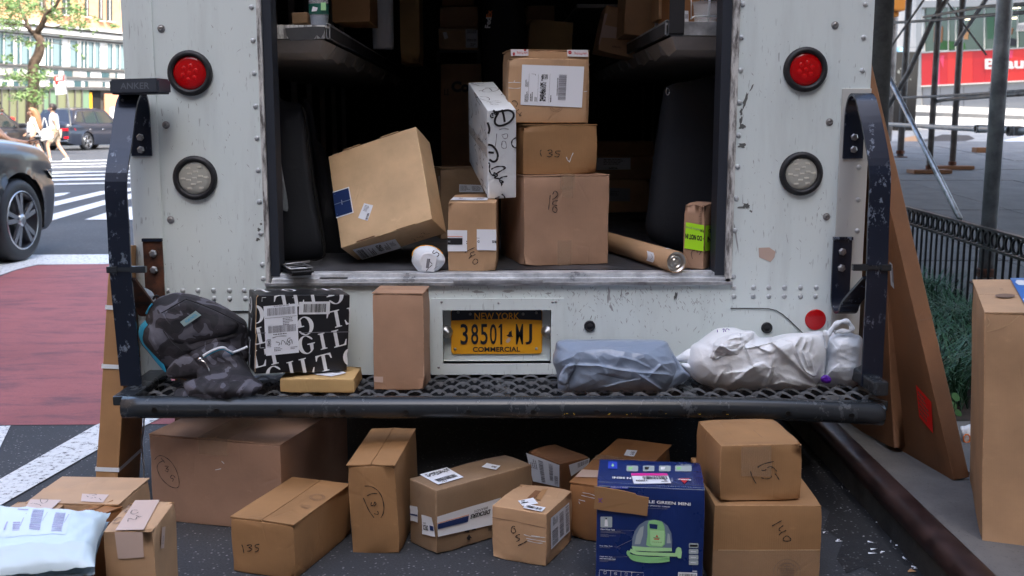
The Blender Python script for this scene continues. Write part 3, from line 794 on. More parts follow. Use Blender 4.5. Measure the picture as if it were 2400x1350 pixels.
# body shell (outside) and the inside lining
b = B()
b.box((XL, .05, ZB), (XL + .02, 6.5, HT)); b.box((XR - .02, .05, ZB), (XR, 6.5, HT)); b.box((XL, -.004, HT), (XR, 6.5, HT + .03)); b.box((XL, 6.5, .45), (XR, 6.55, HT))
b.out('body_shell', 'paint', van)
for a_, c_ in (((XL, .9, .2), (XL + .03, 6.5, ZB)), ((XR - .03, .3, .2), (XR, 6.5, ZB)), ((XL, 6.5, .2), (XR, 6.53, .5))): B().box(a_, c_).out('added_light_skirt', 'rubber', van)  # skirts added below the body to keep light from under the van
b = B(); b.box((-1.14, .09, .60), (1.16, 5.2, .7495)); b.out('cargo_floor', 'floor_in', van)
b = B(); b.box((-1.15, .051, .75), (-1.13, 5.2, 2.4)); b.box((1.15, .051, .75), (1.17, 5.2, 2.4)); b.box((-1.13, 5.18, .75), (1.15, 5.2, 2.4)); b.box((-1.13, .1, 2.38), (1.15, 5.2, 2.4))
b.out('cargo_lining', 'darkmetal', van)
for s in (-1, 1):
    for k in range(9):
        x = -1.128 if s < 0 else 1.128; B().box((x, .5 + k * .5, .75), (x + (.03 if s < 0 else -.03) + (0 if s < 0 else .02), .54 + k * .5, 2.38)).out('wall_rib', 'shelfmetal', van)
# rivets ------------------------------------------------------------------
pr = B().lathe((0, 0, 0), (0, -1, 0), [(.0085, 0), (.0082, .002), (.006, .0042), (.003, .0052), (.0002, .0055)], 12)
rme = None
def rivet(px, py, y=-.004, nm='rivet'):
    global rme
    p = vp(px, py, y)
    if rme is None: o = pr.out('rivet', 'rivet', van, smooth=True, fix=True); rme = o; o.location = p - rl(van) + Vector(rl(van)); o.data.transform(Matrix.Translation(rl(van)))
    else: o = rme.copy(); COL.objects.link(o); o.parent = van; o.name = nm
    o.location = p - rl(van)
rr = [(303, 21), (307, 98), (311, 175), (321, 402), (325, 477), (330, 550), (1719, 649)]
rr += list(zip((589.5, 593, 595.5, 599, 602.5, 605, 608, 612, 615, 617), (17, 95, 172, 249, 324, 399, 473, 547, 620, 653)))
rr += [(1741, 10), (1738, 88), (1736, 165), (1733, 240), (1731, 317), (1729, 391), (1726, 465), (1723, 540), (2028, 10), (2024, 88), (2021, 165)]
rr += [(x, 681) for x in (393, 428.6, 464, 500.6, 537.5, 572.6, 606)] + [(x, 700) for x in (502, 538, 575)]
rr += [(x, 674) for x in (1720, 1766, 1802, 1838.6, 1876, 1913)] + [(x, 694.5) for x in (1720, 1765, 1802, 1838, 1876, 1912)]
for q in rr: rivet(*q)
for q in ((2013, 392), (2011, 468), (2009, 541)): rivet(*q, y=-.0115)
rme2 = None
for px, py in ((378, 67), (389, 293), (400, 515), (1957, 59), (1944, 286), (1937, 508)):
    p = vp(px, py, -.004)
    if rme2 is None:
        rme2 = B().lathe(rl(van), (0, -1, 0), [(.0125, 0), (.012, .002), (.009, .0025), (.0075, .0065), (.005, .0075), (.004, .005), (.0001, .005)], 16).out('bolt', 'bolt', van, smooth=False); o = rme2
    else: o = rme2.copy(); COL.objects.link(o); o.parent = van
    o.location = p - rl(van)
# lamps -------------------------------------------------------------------
def lamp(px, py, red):
    c = vp(px, py, -.004); n = Vector((0, -1, 0))
    g = B().lathe(c, n, [(.072, 0), (.0725, .006), (.068, .015), (.060, .018), (.054, .013), (.0525, .006), (.0520, .002)], 40).out('lamp_gasket', 'rubber', van, smooth=True)
    L_ = B().lathe(c, n, [(.0528, .006), (.050, .0085), (.040, .0105), (.022, .012), (.0001, .0125)], 40).out('lamp_lens', 'redlens' if red else 'clearlens', g, smooth=True)
    pts = [(0, 0)] + [(.021 * math.cos(math.pi * (k / 3 + .1)), .021 * math.sin(math.pi * (k / 3 + .1))) for k in range(6)]
    if not red: pts += [(.038 * math.cos(math.pi * (k / 3 + .35)), .038 * math.sin(math.pi * (k / 3 + .35))) for k in range(6)]
    for dx, dz in pts:
        b = B(); q = c + Vector((dx, -.0115 if math.hypot(dx, dz) < .03 else -.0102, dz))
        if red: b.lathe(q, n, [(.0085, 0), (.006, .0012), (.0001, .0018)], 12)
        else: b.bevbox(q + Vector((-.008, -.0018, -.0032)), q + Vector((.008, .001, .0032)), .001)
        b.out('led', 'redled' if red else 'led', L_, smooth=red)
lamp(446, 171.5, True); lamp(458, 417, False); lamp(1887, 163, True); lamp(1877, 407, False)
for px, py in ((1382, 764), (1797, 768)):
    B().lathe(vp(px, py, 0 if px < 1500 else 0), (0, -1, 0), [(.019, 0), (.0185, .006), (.0145, .0075), (.0125, .004), (.0095, .006), (.0001, .0065)], 24).out('rubber_plug', 'rubber', van, smooth=True)
c = vp(1911, 749, -.0045); o = B().lathe(c, (0, -1, 0), [(.0355, 0), (.0355, .0025), (.034, .0035), (.0001, .0036)], 36).out('round_reflector', 'redlens', van)
# plate recess --------------------------------------------------------------
f0, f1 = vp(1010, 700, -.006), vp(1320, 877, -.006)
b = B()
b.box((f0.x, -.007, hz1), (f1.x, -.0005, f0.z)); b.box((f0.x, -.007, f1.z), (f1.x, -.0005, hz0)); b.box((f0.x, -.007, hz0), (hx0, -.0005, hz1)); b.box((hx1, -.007, hz0), (f1.x, -.0005, hz1))
dp = .05
b.box((hx0 - .002, -.0005, hz0), (hx0, dp, hz1)); b.box((hx1, -.0005, hz0), (hx1 + .002, dp, hz1)); b.box((hx0, -.0005, hz1), (hx1, dp, hz1 + .002)); b.box((hx0, -.0005, hz0 - .002), (hx1, dp, hz0)); b.box((hx0 - .002, dp, hz0 - .002), (hx1 + .002, dp + .003, hz1 + .002))
pf = b.out('plate_recess', 'paint', van)
for px, py in ((1035, 708), (1169, 710), (1295, 708), (1303, 707), (1028, 861), (1312, 862)):
    B().lathe(vp(px, py, -.007), (0, -1, 0), [(.0045, 0), (.004, .002), (.0001, .0028)], 10).out('screw', 'bolt', pf, smooth=True)
for sx in (hx0 + .012, hx1 - .012):
    B().lathe((sx, dp * .4, zz(778, .02)), (.5 if sx < 0 else -.5, -1, 0), [(.022, -.01), (.022, 0), (.018, .006), (.010, .008), (.0085, .014), (.0001, .017)], 20).out('plate_lamp', 'alu', pf, smooth=True)
pc = vp(1164, 777, dp - .006); pw2, ph2 = .1555, .078
plate = thing('licence_plate', 'orange and navy truck licence plate in a white metal recess', 'licence plate', (pc.x, pc.y, pc.z - ph2))
def rrect(cx, cz, w, h, r, y, n=5):
    o = []
    for (sx, sz, a0) in ((1, 1, 0), (-1, 1, 90), (-1, -1, 180), (1, -1, 270)):
        for k in range(n + 1):
            a = math.radians(a0 + 90 * k / n); o.append(Vector((cx + sx * (w - r) + r * math.cos(a), y, cz + sz * (h - r) + r * math.sin(a))))
    return o
B().prism(rrect(pc.x, pc.z, pw2, ph2, .012, pc.y), (0, .0015, 0)).out('plate_sheet', 'plateyel', plate)
PF = Fr((pc.x, pc.y, pc.z - ph2), Matrix.Identity(3), pw2 * 2, 0.0001, ph2 * 2); PF.root = plate
top = [p for p in rrect(pc.x, pc.z, pw2 * .992, ph2 * .985, .011, pc.y - .0004)]
zc = PF.on('front', 1164, 751).z
tp = [p for p in top if p.z > zc]; tp = sorted(tp, key=lambda p: math.atan2(p.z - zc + .002, p.x - pc.x)); tp = [Vector((pc.x + pw2 * .992, pc.y - .0004, zc))] + tp + [Vector((pc.x - pw2 * .992, pc.y - .0004, zc))]
tp += [Vector((pc.x + pw2 * .992 * (-.9 + k * .2), pc.y - .0004, zc + .0045 * (1 - (-.9 + k * .2) ** 2))) for k in range(10)]
B().flat(tp).out('navy_band', 'plateblue', plate, fix=False)
def ptext(st, px0, py0, px1, py1, mat, bold=.0, ext=0.0016, nm='lettering'):
    a = PF.on('front', px0, py0, 0); c = PF.on('front', px1, py1, 0); vs, fs = text2d(st, bold)
    y = pc.y - .0008
    v = [(a.x + (c.x - a.x) * u, y - ext, c.z + (a.z - c.z) * w_) for u, w_ in vs]; m = len(v)
    v2 = [(p[0], y, p[2]) for p in v]; b = B(); b.add(v, fs)
    # side walls from edges used once
    ec = {}
    for f in fs:
        for i in range(len(f)):
            e = (f[i], f[(i + 1) % len(f)]); k = tuple(sorted(e)); ec.setdefault(k, []).append(e)
    b.v += [Vector(p) for p in v2]
    for k, l in ec.items():
        if len(l) == 1: i, j = l[0]; b.f.append((i, j, j + m, i + m)); b.mi.append(0)
    b.out(nm, mat, plate, fix=False)
ptext('NEW YORK', 1112, 733, 1217, 749, 'plateyel', .012, .0004)
for ch, x0, x1 in (('3', 1079, 1097), ('8', 1104, 1121), ('5', 1126, 1143), ('0', 1148, 1164), ('M', 1209, 1226), ('J', 1232, 1247)):
    ptext(ch, x0, 759, x1, 807, 'plateblue', .008, .0022, 'raised_character')
B().prism([PF.on('front', *p, .0008) for p in ((1168, 766), (1173, 759), (1177, 759), (1177, 807), (1172.5, 807), (1172.5, 766), (1169, 769))], (0, -.0022, 0)).out('raised_character', 'plateblue', plate)
ptext('COMMERCIAL', 1108, 813, 1219, 824, 'plateblue', .022, .0005)
st = [(1187, 786), (1192, 783), (1193, 778), (1197, 776), (1199, 774), (1200, 786), (1203, 790), (1199, 789), (1193, 790)]
B().prism([PF.on('front', *p, .0006) for p in st], (0, -.001, 0)).out('state_outline', 'plateblue', plate)
B().flat([PF.on('front', *p, .0009) for p in ((1187, 796), (1192, 791), (1197, 793), (1196, 799), (1190, 804), (1185, 801))]).out('paint_chip', 'papertape', plate, fix=False)
for px, py in ((1074, 732), (1102, 736), (1226, 736), (1257, 733), (1067, 818), (1257, 817)):
    B().lathe(PF.on('front', px, py, .0005), (0, -1, 0), [(.005, 0), (.0045, .0018), (.0001, .0025)], 10).out('plate_screw', 'bolt', plate, smooth=True)
# scuffs and chips with a shape of their own --------------------------------
def blotch(pts, mat, nm='paint_chip', y=-.0052):
    B().flat([P(px, py, y) for px, py in pts]).out(nm, mat, van, fix=False)
rg = random.Random(3)
def jag(cx, cy, rx, ry, n=13, rot=0):
    o = []
    for k in range(n):
        a = 2 * math.pi * k / n; r = rg.uniform(.45, 1.1); x, y = rx * r * math.cos(a), ry * r * math.sin(a)
        c, s = math.cos(rot), math.sin(rot); o.append((cx + x * c - y * s, cy + x * s + y * c))
    return o
MT['scuff'] = M('grey_scuff', (.12, .13, .125), .6).m; MT['scuff2'] = M('pale_scuff', (.34, .36, .36), .6).m
for cx, cy, rx, ry, rot in ((1746, 238, 5, 24, .3), (1737, 262, 4, 10, 0), (1739, 296, 10, 7, 0), (1737, 282, 4, 9, .1), (1739, 341, 10, 8, 0), (1751, 482, 10, 8, .4), (1740, 486, 16, 2.5, 0), (1760, 495, 5, 3, .8), (1762, 205, 2, 12, .5), (612, 525, 4, 4, 0), (607, 538, 5, 5, 0), (604, 561, 6, 5, -.4), (1584, 694, 4, 11, .2), (1385, 745, 1, 6, .3), (1456, 690, 1.2, 14, .1)):
    blotch(jag(cx, cy, rx, ry, 15, rot), 'scuff')
for cx, cy, rx, ry, rot in ((1427, 690, 6, 28, .05), (1433, 722, 5, 18, -.3), (1470, 688, 8, 5, 0), (1120, 684, 24, 5, .05), (1190, 683, 22, 4, -.1), (1285, 688, 14, 4, 0), (1725, 555, 3, 60, -.15), (560, 118, 1, 10, .9), (1842, 430, 1, 18, .1), (1845, 560, 1, 20, -.2)):
    blotch(jag(cx, cy, rx * .7, ry * .8, 15, rot), 'scuff2', 'scrape', -.0048 if cx < 640 or cx > 1711 else -.0008)
rg2 = random.Random(11)
b = B()
for k in range(420):                       # small nicks over the lower panel and the side panels
    if k < 250: px, py, y = rg2.uniform(1325, 1700), 672 + abs(rg2.gauss(0, 55)), -.0006
    elif k < 310: px, py, y = rg2.uniform(1020, 1320), rg2.uniform(668, 697), -.0006
    elif k < 360: px, py, y = rg2.uniform(1735, 1940), rg2.uniform(60, 650), -.0048
    else: px, py, y = rg2.uniform(400, 600), rg2.uniform(40, 660), -.0048
    if py > 860: continue
    l = rg2.uniform(1.5, 6.5); a = rg2.choice((.9, 1.2, 2.0, 1.6)) + rg2.uniform(-.35, .35); w_ = rg2.uniform(.35, .9)
    dx, dy = math.cos(a) * l, math.sin(a) * l; ox, oy = -math.sin(a) * w_, math.cos(a) * w_
    b.flat([P(px - dx, py - dy, y), P(px + ox, py + oy, y), P(px + dx, py + dy, y), P(px - ox, py - oy, y)])
tag(b.out('paint_nicks', 'scuff2', van, fix=False), kind='stuff')
blotch([(1778, 581), (1803, 580), (1818, 590), (1815, 603), (1806, 614), (1779, 603)], MT['papertape'] and 'papertape', 'sticker_remnant', -.0052)
# rear step ------------------------------------------------------------------
ZG = .405; YF, YR = -.355, -.02
step = van
b = B(); b.bevbox((-1.13, YF - .01, ZG - .035), (1.2, YF + .012, ZG - .004), .003); b.bevbox((-1.16, YR - .02, ZG - .07), (1.2, YR, ZG - .012), .003)
for x in (-1.15, -.6, 0, .6, 1.15): b.bevbox((x, YF, ZG - .035), (x + .04, YR, ZG - .014), .003)
b.out('step_frame', 'pipe', van)
per = .0745
for k in range(7):
    yk = YR - .026 - k * .049; b = B(); n = int(2.33 / .0062); ring = []
    for i in range(n + 1):
        x = -1.14 + i * 2.33 / n; c = 2 * abs(math.sin(math.pi * x / per + (math.pi / 2 if k % 2 else 0))) ** .85 - 1
        y = yk + .017 * c; z = ZG - .007 + .0085 * c
        # narrow strap leaning back
        for dy, dz in ((-.0030, -.0030), (-.0012, -.0040), (.0030, .0028), (.0012, .0040)): ring.append(Vector((x, y + dy, z + dz)))
    b.v = ring
    for i in range(n):
        for j in range(4): b.f.append((i * 4 + j, i * 4 + (j + 1) % 4, i * 4 + 4 + (j + 1) % 4, i * 4 + 4 + j)); b.mi.append(0)
    b.out('grating_strand', 'grating', van)
# bumper tube, drooping at its right end
pts = []
for px, py in ((290, 954), (600, 954), (900, 954), (1200, 954), (1500, 954), (1700, 956), (1850, 960), (1960, 965), (2067, 971)):
    pts.append(P(px, py, -.40))
pipe = B().tube(crom(pts, 5), .0335, 24).out('bumper_tube', 'pipe', van, smooth=True)
for px, py in ((362, 960), (508, 962), (655, 963), (804, 964), (951, 965), (1099, 965), (1250, 965), (1399, 965), (1548, 965), (1697, 966), (1847, 968), (1996, 973)):
    p = P(px, py + 1, -.4338); n = Vector((0, -1, -.2)).normalized()
    B().lathe(p + n * -.004, n, [(.0085, .0035), (.0085, .006), (.0068, .0062), (.0066, .0052), (.0001, .0052)], 16).out('drain_hole', 'black', pipe)
B().bevbox((P(2043, 930, -.38).x, -.40, .425), (P(2077, 930, -.38).x, -.02, .47), .008).out('step_end_bracket', 'pipe', van); B().bevbox((-1.165, -.37, .40), (-1.10, -.02, .43), .006).out('step_end_bracket', 'pipe', van)
b = B(); r3 = random.Random(5)
for k in range(26):
    px = r3.uniform(1320, 1830); py = 969 + r3.uniform(-1, 2); 
    if r3.random() < .5 and px < 1600 and px > 1480: continue
    w_ = r3.uniform(1, 5); b.quad(*[P(x, y, -.4316) for x, y in ((px, py), (px + w_, py - .3), (px + w_, py + 1.3), (px, py + 1.6))])
b.out('yellow_paint_mark', 'yellowpaint', pipe, fix=False)
# grab bars -------------------------------------------------------------------
def grab(sx):
    X = 1.172 if sx > 0 else -1.152
    pxs = {1: ((2033, 1.30), (2050, 1.2), (2062, 1.09), (2058, .93), (2054, .75), (2046, .55), (2042, .43)), -1: ((295, 1.29), (285, 1.19), (272, 1.07), (278, .93), (284, .78), (298, .58), (308, .43))}[sx]
    ys = [Yfor(X, z, px) for px, z in pxs]
    path = [(X, -.014, 1.13), (X, -.014, 1.24), (X, -.02, 1.29), (X, -.04, 1.325), (X, -.07, 1.336), (X, -.10, 1.325)] if sx > 0 else [(X, -.014, 1.14), (X, -.014, 1.26), (X, -.02, 1.305), (X, -.04, 1.335), (X, -.07, 1.342), (X, -.10, 1.33)]
    path += [(X, y, z) for (px, z), y in zip(pxs, ys)]
    g = sweep(B(), crom(path, 5), (1, 0, 0), .0655, .0085).out('grab_bar', 'bar', van)
    for z in (1.16, 1.2): B().lathe((X, -.019, z), (0, -1, 0), [(.012, 0), (.012, .006), (.0085, .009), (.0001, .009)], 6).out('bracket_bolt', 'bolt', g)
    # lower hook bracket
    zt, zb = zz(563), zz(735)
    p2 = [(X - sx * .02, -.016, zt), (X - sx * .02, -.016, zb + .09), (X - sx * .02, -.022, zb + .04), (X - sx * .018, -.05, zb + .012), (X - sx * .015, -.085, zb + .02), (X - sx * .012, -.115, zb + .06), (X - sx * .008, ys[4] + .012, zb + .16)]
    o = sweep(B(), crom(p2, 5), (1, 0, 0), .062, .009).out('bar_bracket', 'bar' if sx > 0 else 'rust', van)
    B().bevbox((X - sx * .02 - .033, -.026, zt - .0), (X - sx * .02 + .033, -.012, zt + .011), .002).out('bracket_plate', 'bar', o)
    for py in (590, 628): B().lathe((X - sx * .022, -.0215, zz(py)), (0, -1, 0), [(.013, 0), (.013, .007), (.009, .011), (.0001, .0115)], 6).out('bracket_bolt', 'bolt', o)
    # clamp round the bar
    yc = Yfor(X, zz(628, -.15), 2055 if sx > 0 else 284); zc_ = zz(628, yc)
    b = B(); b.bevbox((X - sx * .078, yc - .012, zc_ - .011), (X - sx * .03, yc + .006, zc_ + .009), .002); b.bevbox((X + sx * .008, yc - .014, zc_ - .011), (X + sx * .040, yc + .008, zc_ + .009), .002); b.bevbox((X - .036, yc - .009, zc_ - .008), (X + .036, yc - .0055, zc_ + .006), .001)
    b.out('bar_clamp', 'pipe', g)
    return X, ys
grab(1); GX, GY = grab(-1)
# lower frame, axle and tyres under the body
b = B(); b.box((-.45, .3, .33), (-.37, 6, .46)); b.box((.37, .3, .33), (.45, 6, .46)); b.box((-1.1, .25, .46), (1.12, 6.3, .6)); b.out('chassis_frame', 'black', van)
for x in (-.98, -.74, .76, 1.0):
    B().lathe((x - .1, 1.9, .38), (1, 0, 0), [(.2, 0), (.36, .01), (.38, .04), (.38, .16), (.36, .19), (.2, .2), (.0001, .2)], 36).out('rear_tyre', 'rubber', van, smooth=True)
B().tube([(-.9, 1.9, .38), (.95, 1.9, .38)], .06).out('axle', 'black', van)
# shelves ---------------------------------------------------------------------
for s, xe, xw, zt in ((-1, -.553, -1.13, 1.567), (1, .566, 1.15, 1.58)):
    h = .047
    sh = B().box((min(xe, xw), .10, zt - .012), (max(xe, xw), 3.6, zt - .004)).out('cargo_shelf', 'shelfmetal', van)
    fx = xe - s * 0 
    B().bevbox((xe + s * .012, .095, zt - h), (xw, .10, zt - .002), .001).out('shelf_front_edge', 'chipped' if s < 0 else 'alu', sh)
    # hollow rail: thin bright loop seen end on
    prof = []
    for k in range(20):
        a = 2 * math.pi * k / 20; prof.append((.006 * math.cos(a), (h / 2 - .004) * (1 if math.sin(a) > 0 else -1) + .006 * math.sin(a)))
    b = B(); zc2 = zt - h / 2 + .002
    for y, sc in ((.092, 1), (3.6, 1), (3.6, .72), (.092, .72)):
        for px_, pz_ in prof: b.v.append(Vector((xe + s * .002 + px_ * (1 if sc == 1 else .65), y, zc2 + pz_ * (1 if sc == 1 else .93))))
    for r_ in range(4):
        for k in range(20): b.f.append((r_ * 20 + k, r_ * 20 + (k + 1) % 20, ((r_ + 1) % 4) * 20 + (k + 1) % 20, ((r_ + 1) % 4) * 20 + k)); b.mi.append(0)
    b.out('shelf_rail', 'alu', sh)
    B().box((xe + s * .004, .11, zt - h + .003), (xe - s * .0045, 3.59, zt - .006)).out('rail_face', 'darkmetal', sh)
    for k in range(11):
        y0 = .11 + k * .31; za = zt - h - .002
        q = [(xe + s * .02, y0, za), (xe + s * .045, y0 + .05, za - .04), (xe + s * .05, y0 + .235, za - .052), (xe + s * .02, y0 + .30, za)]
        b = B(); W_ = [(xw, p[1], p[2]) for p in q]
        b.add(q + W_, [(0, 1, 5, 4), (1, 2, 6, 5), (2, 3, 7, 6), (0, 3, 2, 1), (4, 5, 6, 7), (0, 4, 7, 3)]); b.out('shelf_channel', 'shelfmetal', sh)
# far upper shelf edge seen through the gap
B().box((.45, 2.4, 1.86), (1.1, 4.2, 1.88)).out('cargo_shelf', 'shelfmetal', van)
# worn spots on the left shelf edge
B().flat([P(x, y, .0935) for x, y in ((668, 66), (700, 64), (745, 62), (763, 63), (760, 76), (752, 90), (742, 82), (735, 93), (705, 95), (680, 95), (672, 84))]).out('bare_metal_patch', 'darkmetal', van, fix=False)
# strap and door cord
b = B(); a, c = P(1568, 80, .075), P(1603, 80, .075)
sweep(b, [(a.x / 2 + c.x / 2, .075, 2.3), (a.x / 2 + c.x / 2, .073, 1.9), (a.x / 2 + c.x / 2, .075, c.z + .004), (a.x / 2 + c.x / 2, .079, c.z)], (1, 0, 0), c.x - a.x, .006); b.out('pull_strap', 'strap', van)
# ------------------------------------------------------------------ small things on the van
# charger lying on the left bar
Yc = -.175
p0, p1 = P(256, 184, Yc), P(377, 220.5, Yc); zb = p1.z
ch = thing('power_bank', 'black rectangular power bank resting on top of the left grab bar', 'power bank', ((p0.x + p1.x) / 2, Yc + .05, zb))
Rr = rotm(0, -1.2, -4); fr = Fr(((p0.x + p1.x) / 2, Yc + .053, zb), Rr, p1.x - p0.x, .105, p0.z - p1.z); fr.root = ch
bm = bmesh.new(); bmesh.ops.create_cube(bm, size=1)
for v in bm.verts: v.co = fr.pt(v.co.x * fr.w, v.co.y * fr.d, (v.co.z + .5) * fr.h)
bmesh.ops.bevel(bm, geom=bm.edges[:], offset=.006, segments=4, affect='EDGES'); b = B(); b.bm(bm); b.out('power_bank_case', 'charger', ch, smooth=False)
MT['chargertext'] = M('faint_grey_lettering', (.13, .15, .18), .5).m
q = [(282, 194), (350, 193), (350, 208), (282, 209)]
c = [fr.on('front', *p, .0006) for p in q]; vs, fs = text2d('ANKER', .012)
mesh('lettering', [(c[0] * (1 - u) + c[1] * u) * v + (c[3] * (1 - u) + c[2] * u) * (1 - v) for u, v in vs], fs, 'chargertext', ch)
# handheld scanner on the sill
s = thing('handheld_scanner', 'black handheld scanner lying on the sill beside the left door seal', 'scanner', (-.665, .02, .75))
fr = Fr((-.668, .012, .7505), rotm(0, 0, 24), .082, .15, .022); fr.root = s
bm = bmesh.new(); bmesh.ops.create_cube(bm, size=1)
for v in bm.verts: v.co = fr.pt(v.co.x * fr.w, v.co.y * fr.d, (v.co.z + .5) * fr.h)
bmesh.ops.bevel(bm, geom=bm.edges[:], offset=.008, segments=3, affect='EDGES'); b = B(); b.bm(bm); b.out('scanner_case', 'blackplastic', s, smooth=False)
B().prism([fr.pt(x, y, .0222) for x, y in ((-.03, -.06), (.03, -.06), (.03, .045), (-.03, .045))], (0, 0, .0012)).out('screen', 'glassblack', s)
B().tube([fr.pt(x, y, .024) for x, y in ((-.036, -.068), (.036, -.068), (.036, .055), (-.036, .055), (-.036, -.068))], .0035, 6).out('bumper_rim', 'alu', s, smooth=True)
B().tube([fr.pt(-.03, .03, .027), fr.pt(.06, .06, .029)], .0035, 8).out('stylus', 'alu', s, smooth=True)
# ------------------------------------------------------------------ parcels in the van
def Z(x0, y0, s, pts): return [(x0 + x / s, y0 + y / s) for x, y in pts]
def ZZ(x0, y0, s, sts): return [Z(x0, y0, s, st) for st in sts]
def sc(p, k):
    q = list(p)
    for i in range(3): q[i] = CAM[i] + k * (p[i] - CAM[i])
    for i in (6, 7, 8): q[i] *= k
    return q
SHIP = [('b', .06, .06, .62, .26, 60, 'h'), ('x', .06, .34, .5, .5, 16, 6), ('l', .06, .55, .6, .72, 4, 'h', 'greyink'), ('b', .06, .76, .7, .95, 50, 'h'), ('l', .68, .1, .94, .4, 6, 'h', 'greyink')]
# tilted mailer box
A = carton('large smooth tan box with a navy label, propped up tilted on one corner', sc([-0.373, .350, .821, -27.557, -17.978, -11.611, .362, .142, .387], .968), 'light', amp=.0012, dent=.002)
label(A, 'front', Z(760, 280, 3.857, [(66, 660), (226, 610), (268, 845), (102, 898)]), [('r', .0, .04, .95, .96, 'navyink'), ('r', .0, .47, .93, .5, 'photoprint'), ('r', .42, .40, .47, .58, 'whiteink'), ('r', .1, .1, .12, .14, 'photoprint'), ('r', .08, .85, .12, .9, 'photoprint')], off=.0012)
label(A, 'front', Z(760, 280, 3.857, [(362, 757), (444, 778), (394, 918), (308, 892)]), [('l', .2, .1, .8, .5, 5, 'h', 'greyink'), ('t', '100 71094', .72, .55, .95, .95, 90, .03)], off=.0012)
label(A, 'bottom', Z(760, 280, 3.857, [(254, 1172), (640, 1074), (706, 1162), (342, 1264)]), [('b', .05, .15, .2, .92, 26, 'h'), ('s', [(.25, .05), (.25, .95)], .003), ('l', .3, .15, .42, .9, 3, 'v'), ('x', .5, .15, .62, .75, 10, 20), ('l', .66, .1, .78, .8, 4, 'v'), ('l', .82, .1, .94, .6, 5, 'v', 'greyink')])
pen(A, 'bottom', ZZ(920, 520, 9.643, [[(415, 385), (470, 375), (520, 410), (480, 415)], [(540, 335), (600, 345), (650, 310), (690, 325), (650, 350)], [(635, 270), (690, 235), (740, 270), (840, 250)]]), 1.6, 'brownink')
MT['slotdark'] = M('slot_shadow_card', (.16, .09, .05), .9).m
for q in ([(170, 272), (325, 220), (330, 232), (175, 285)], [(510, 155), (670, 104), (674, 116), (515, 168)], [(292, 1102), (455, 1048), (460, 1060), (296, 1115)], [(652, 994), (822, 942), (826, 952), (656, 1006)]):
    o, c, n = patch(A, 'front', Z(760, 280, 3.857, q), 'slotdark', 'tab_slot', .0018, 1)
    B().tube([c[0] + n * .001, c[1] + n * .001], .0016, 6).out('slot_lip', 'light', o)
# white script box
Bx = carton('white flat box with black script lettering, standing on edge and leaning back', sc([-.017, .5, 1.037, 12.182, -2.067, 7.983, .101, .533, .317], .982), 'whitebox', 'printed_box', 'printed box', amp=.001, dent=.002)
pen(Bx, 'front', ZZ(1080, 180, 4.5, [[(430, 328), (450, 400), (462, 475)], [(340, 352), (372, 378), (400, 368), (440, 360), (500, 352), (548, 375), (556, 420), (520, 470), (460, 505), (400, 515), (362, 490), (362, 440), (395, 380)],
                                     [(278, 480), (295, 520), (300, 560), (290, 600)], [(285, 715), (330, 725), (370, 770), (390, 830), (375, 880), (340, 895), (300, 870)], [(290, 795), (348, 800)]]), 5.0, smooth=True)
pen(Bx, 'front', ZZ(1080, 180, 4.5, [[(375, 360), (380, 385), (360, 395), (345, 375)], [(345, 425), (320, 430), (315, 400), (335, 385), (335, 410)], [(583, 640), (545, 665), (535, 705), (555, 740), (583, 748)],
                                     [(290, 905), (305, 920), (300, 965), (310, 1010), (345, 1040), (390, 1010), (450, 975), (470, 955), (430, 945), (370, 950), (320, 975)],
                                     [(345, 1010), (375, 1020), (385, 1045), (360, 1050), (345, 1020)], [(350, 1060), (400, 1075), (440, 1055), (490, 1048)], [(385, 1065), (420, 1090), (450, 1110), (420, 1115), (405, 1090), (430, 1130), (425, 1150)],
                                     [(430, 1238), (455, 1255), (465, 1290)], [(360, 1285), (385, 1272), (410, 1265)]]), 3.4)
pen(Bx, 'front', ZZ(1080, 180, 4.5, [[(378, 598), (372, 670), (360, 745)], [(405, 556), (450, 545), (505, 552)], [(430, 615), (485, 600), (490, 640), (455, 650), (440, 625)], [(435, 700), (430, 740), (460, 755), (480, 740), (470, 685), (440, 680), (425, 715)]]), 1.8, 'greyink')
pen(Bx, 'front', ZZ(1080, 180, 4.5, [[(465, 812), (430, 835), (385, 858)]]), 1.8, 'whiteink')
pen(Bx, 'top', ZZ(1080, 180, 4.5, [[(255, 120), (300, 125), (330, 155)], [(220, 155), (260, 130), (330, 120), (390, 125), (395, 140), (340, 160), (260, 165), (225, 158)], [(425, 195), (445, 182), (480, 185)], [(190, 155), (215, 148)],
                                   [(200, 215), (260, 215), (300, 232), (295, 250), (250, 250), (200, 235)], [(110, 70), (150, 85), (200, 100), (245, 98)], [(150, 75), (220, 72), (250, 65)], [(270, 270), (330, 262), (405, 258)], [(310, 290), (350, 300), (400, 298)], [(300, 275), (350, 282), (430, 270)]]), 2.2)
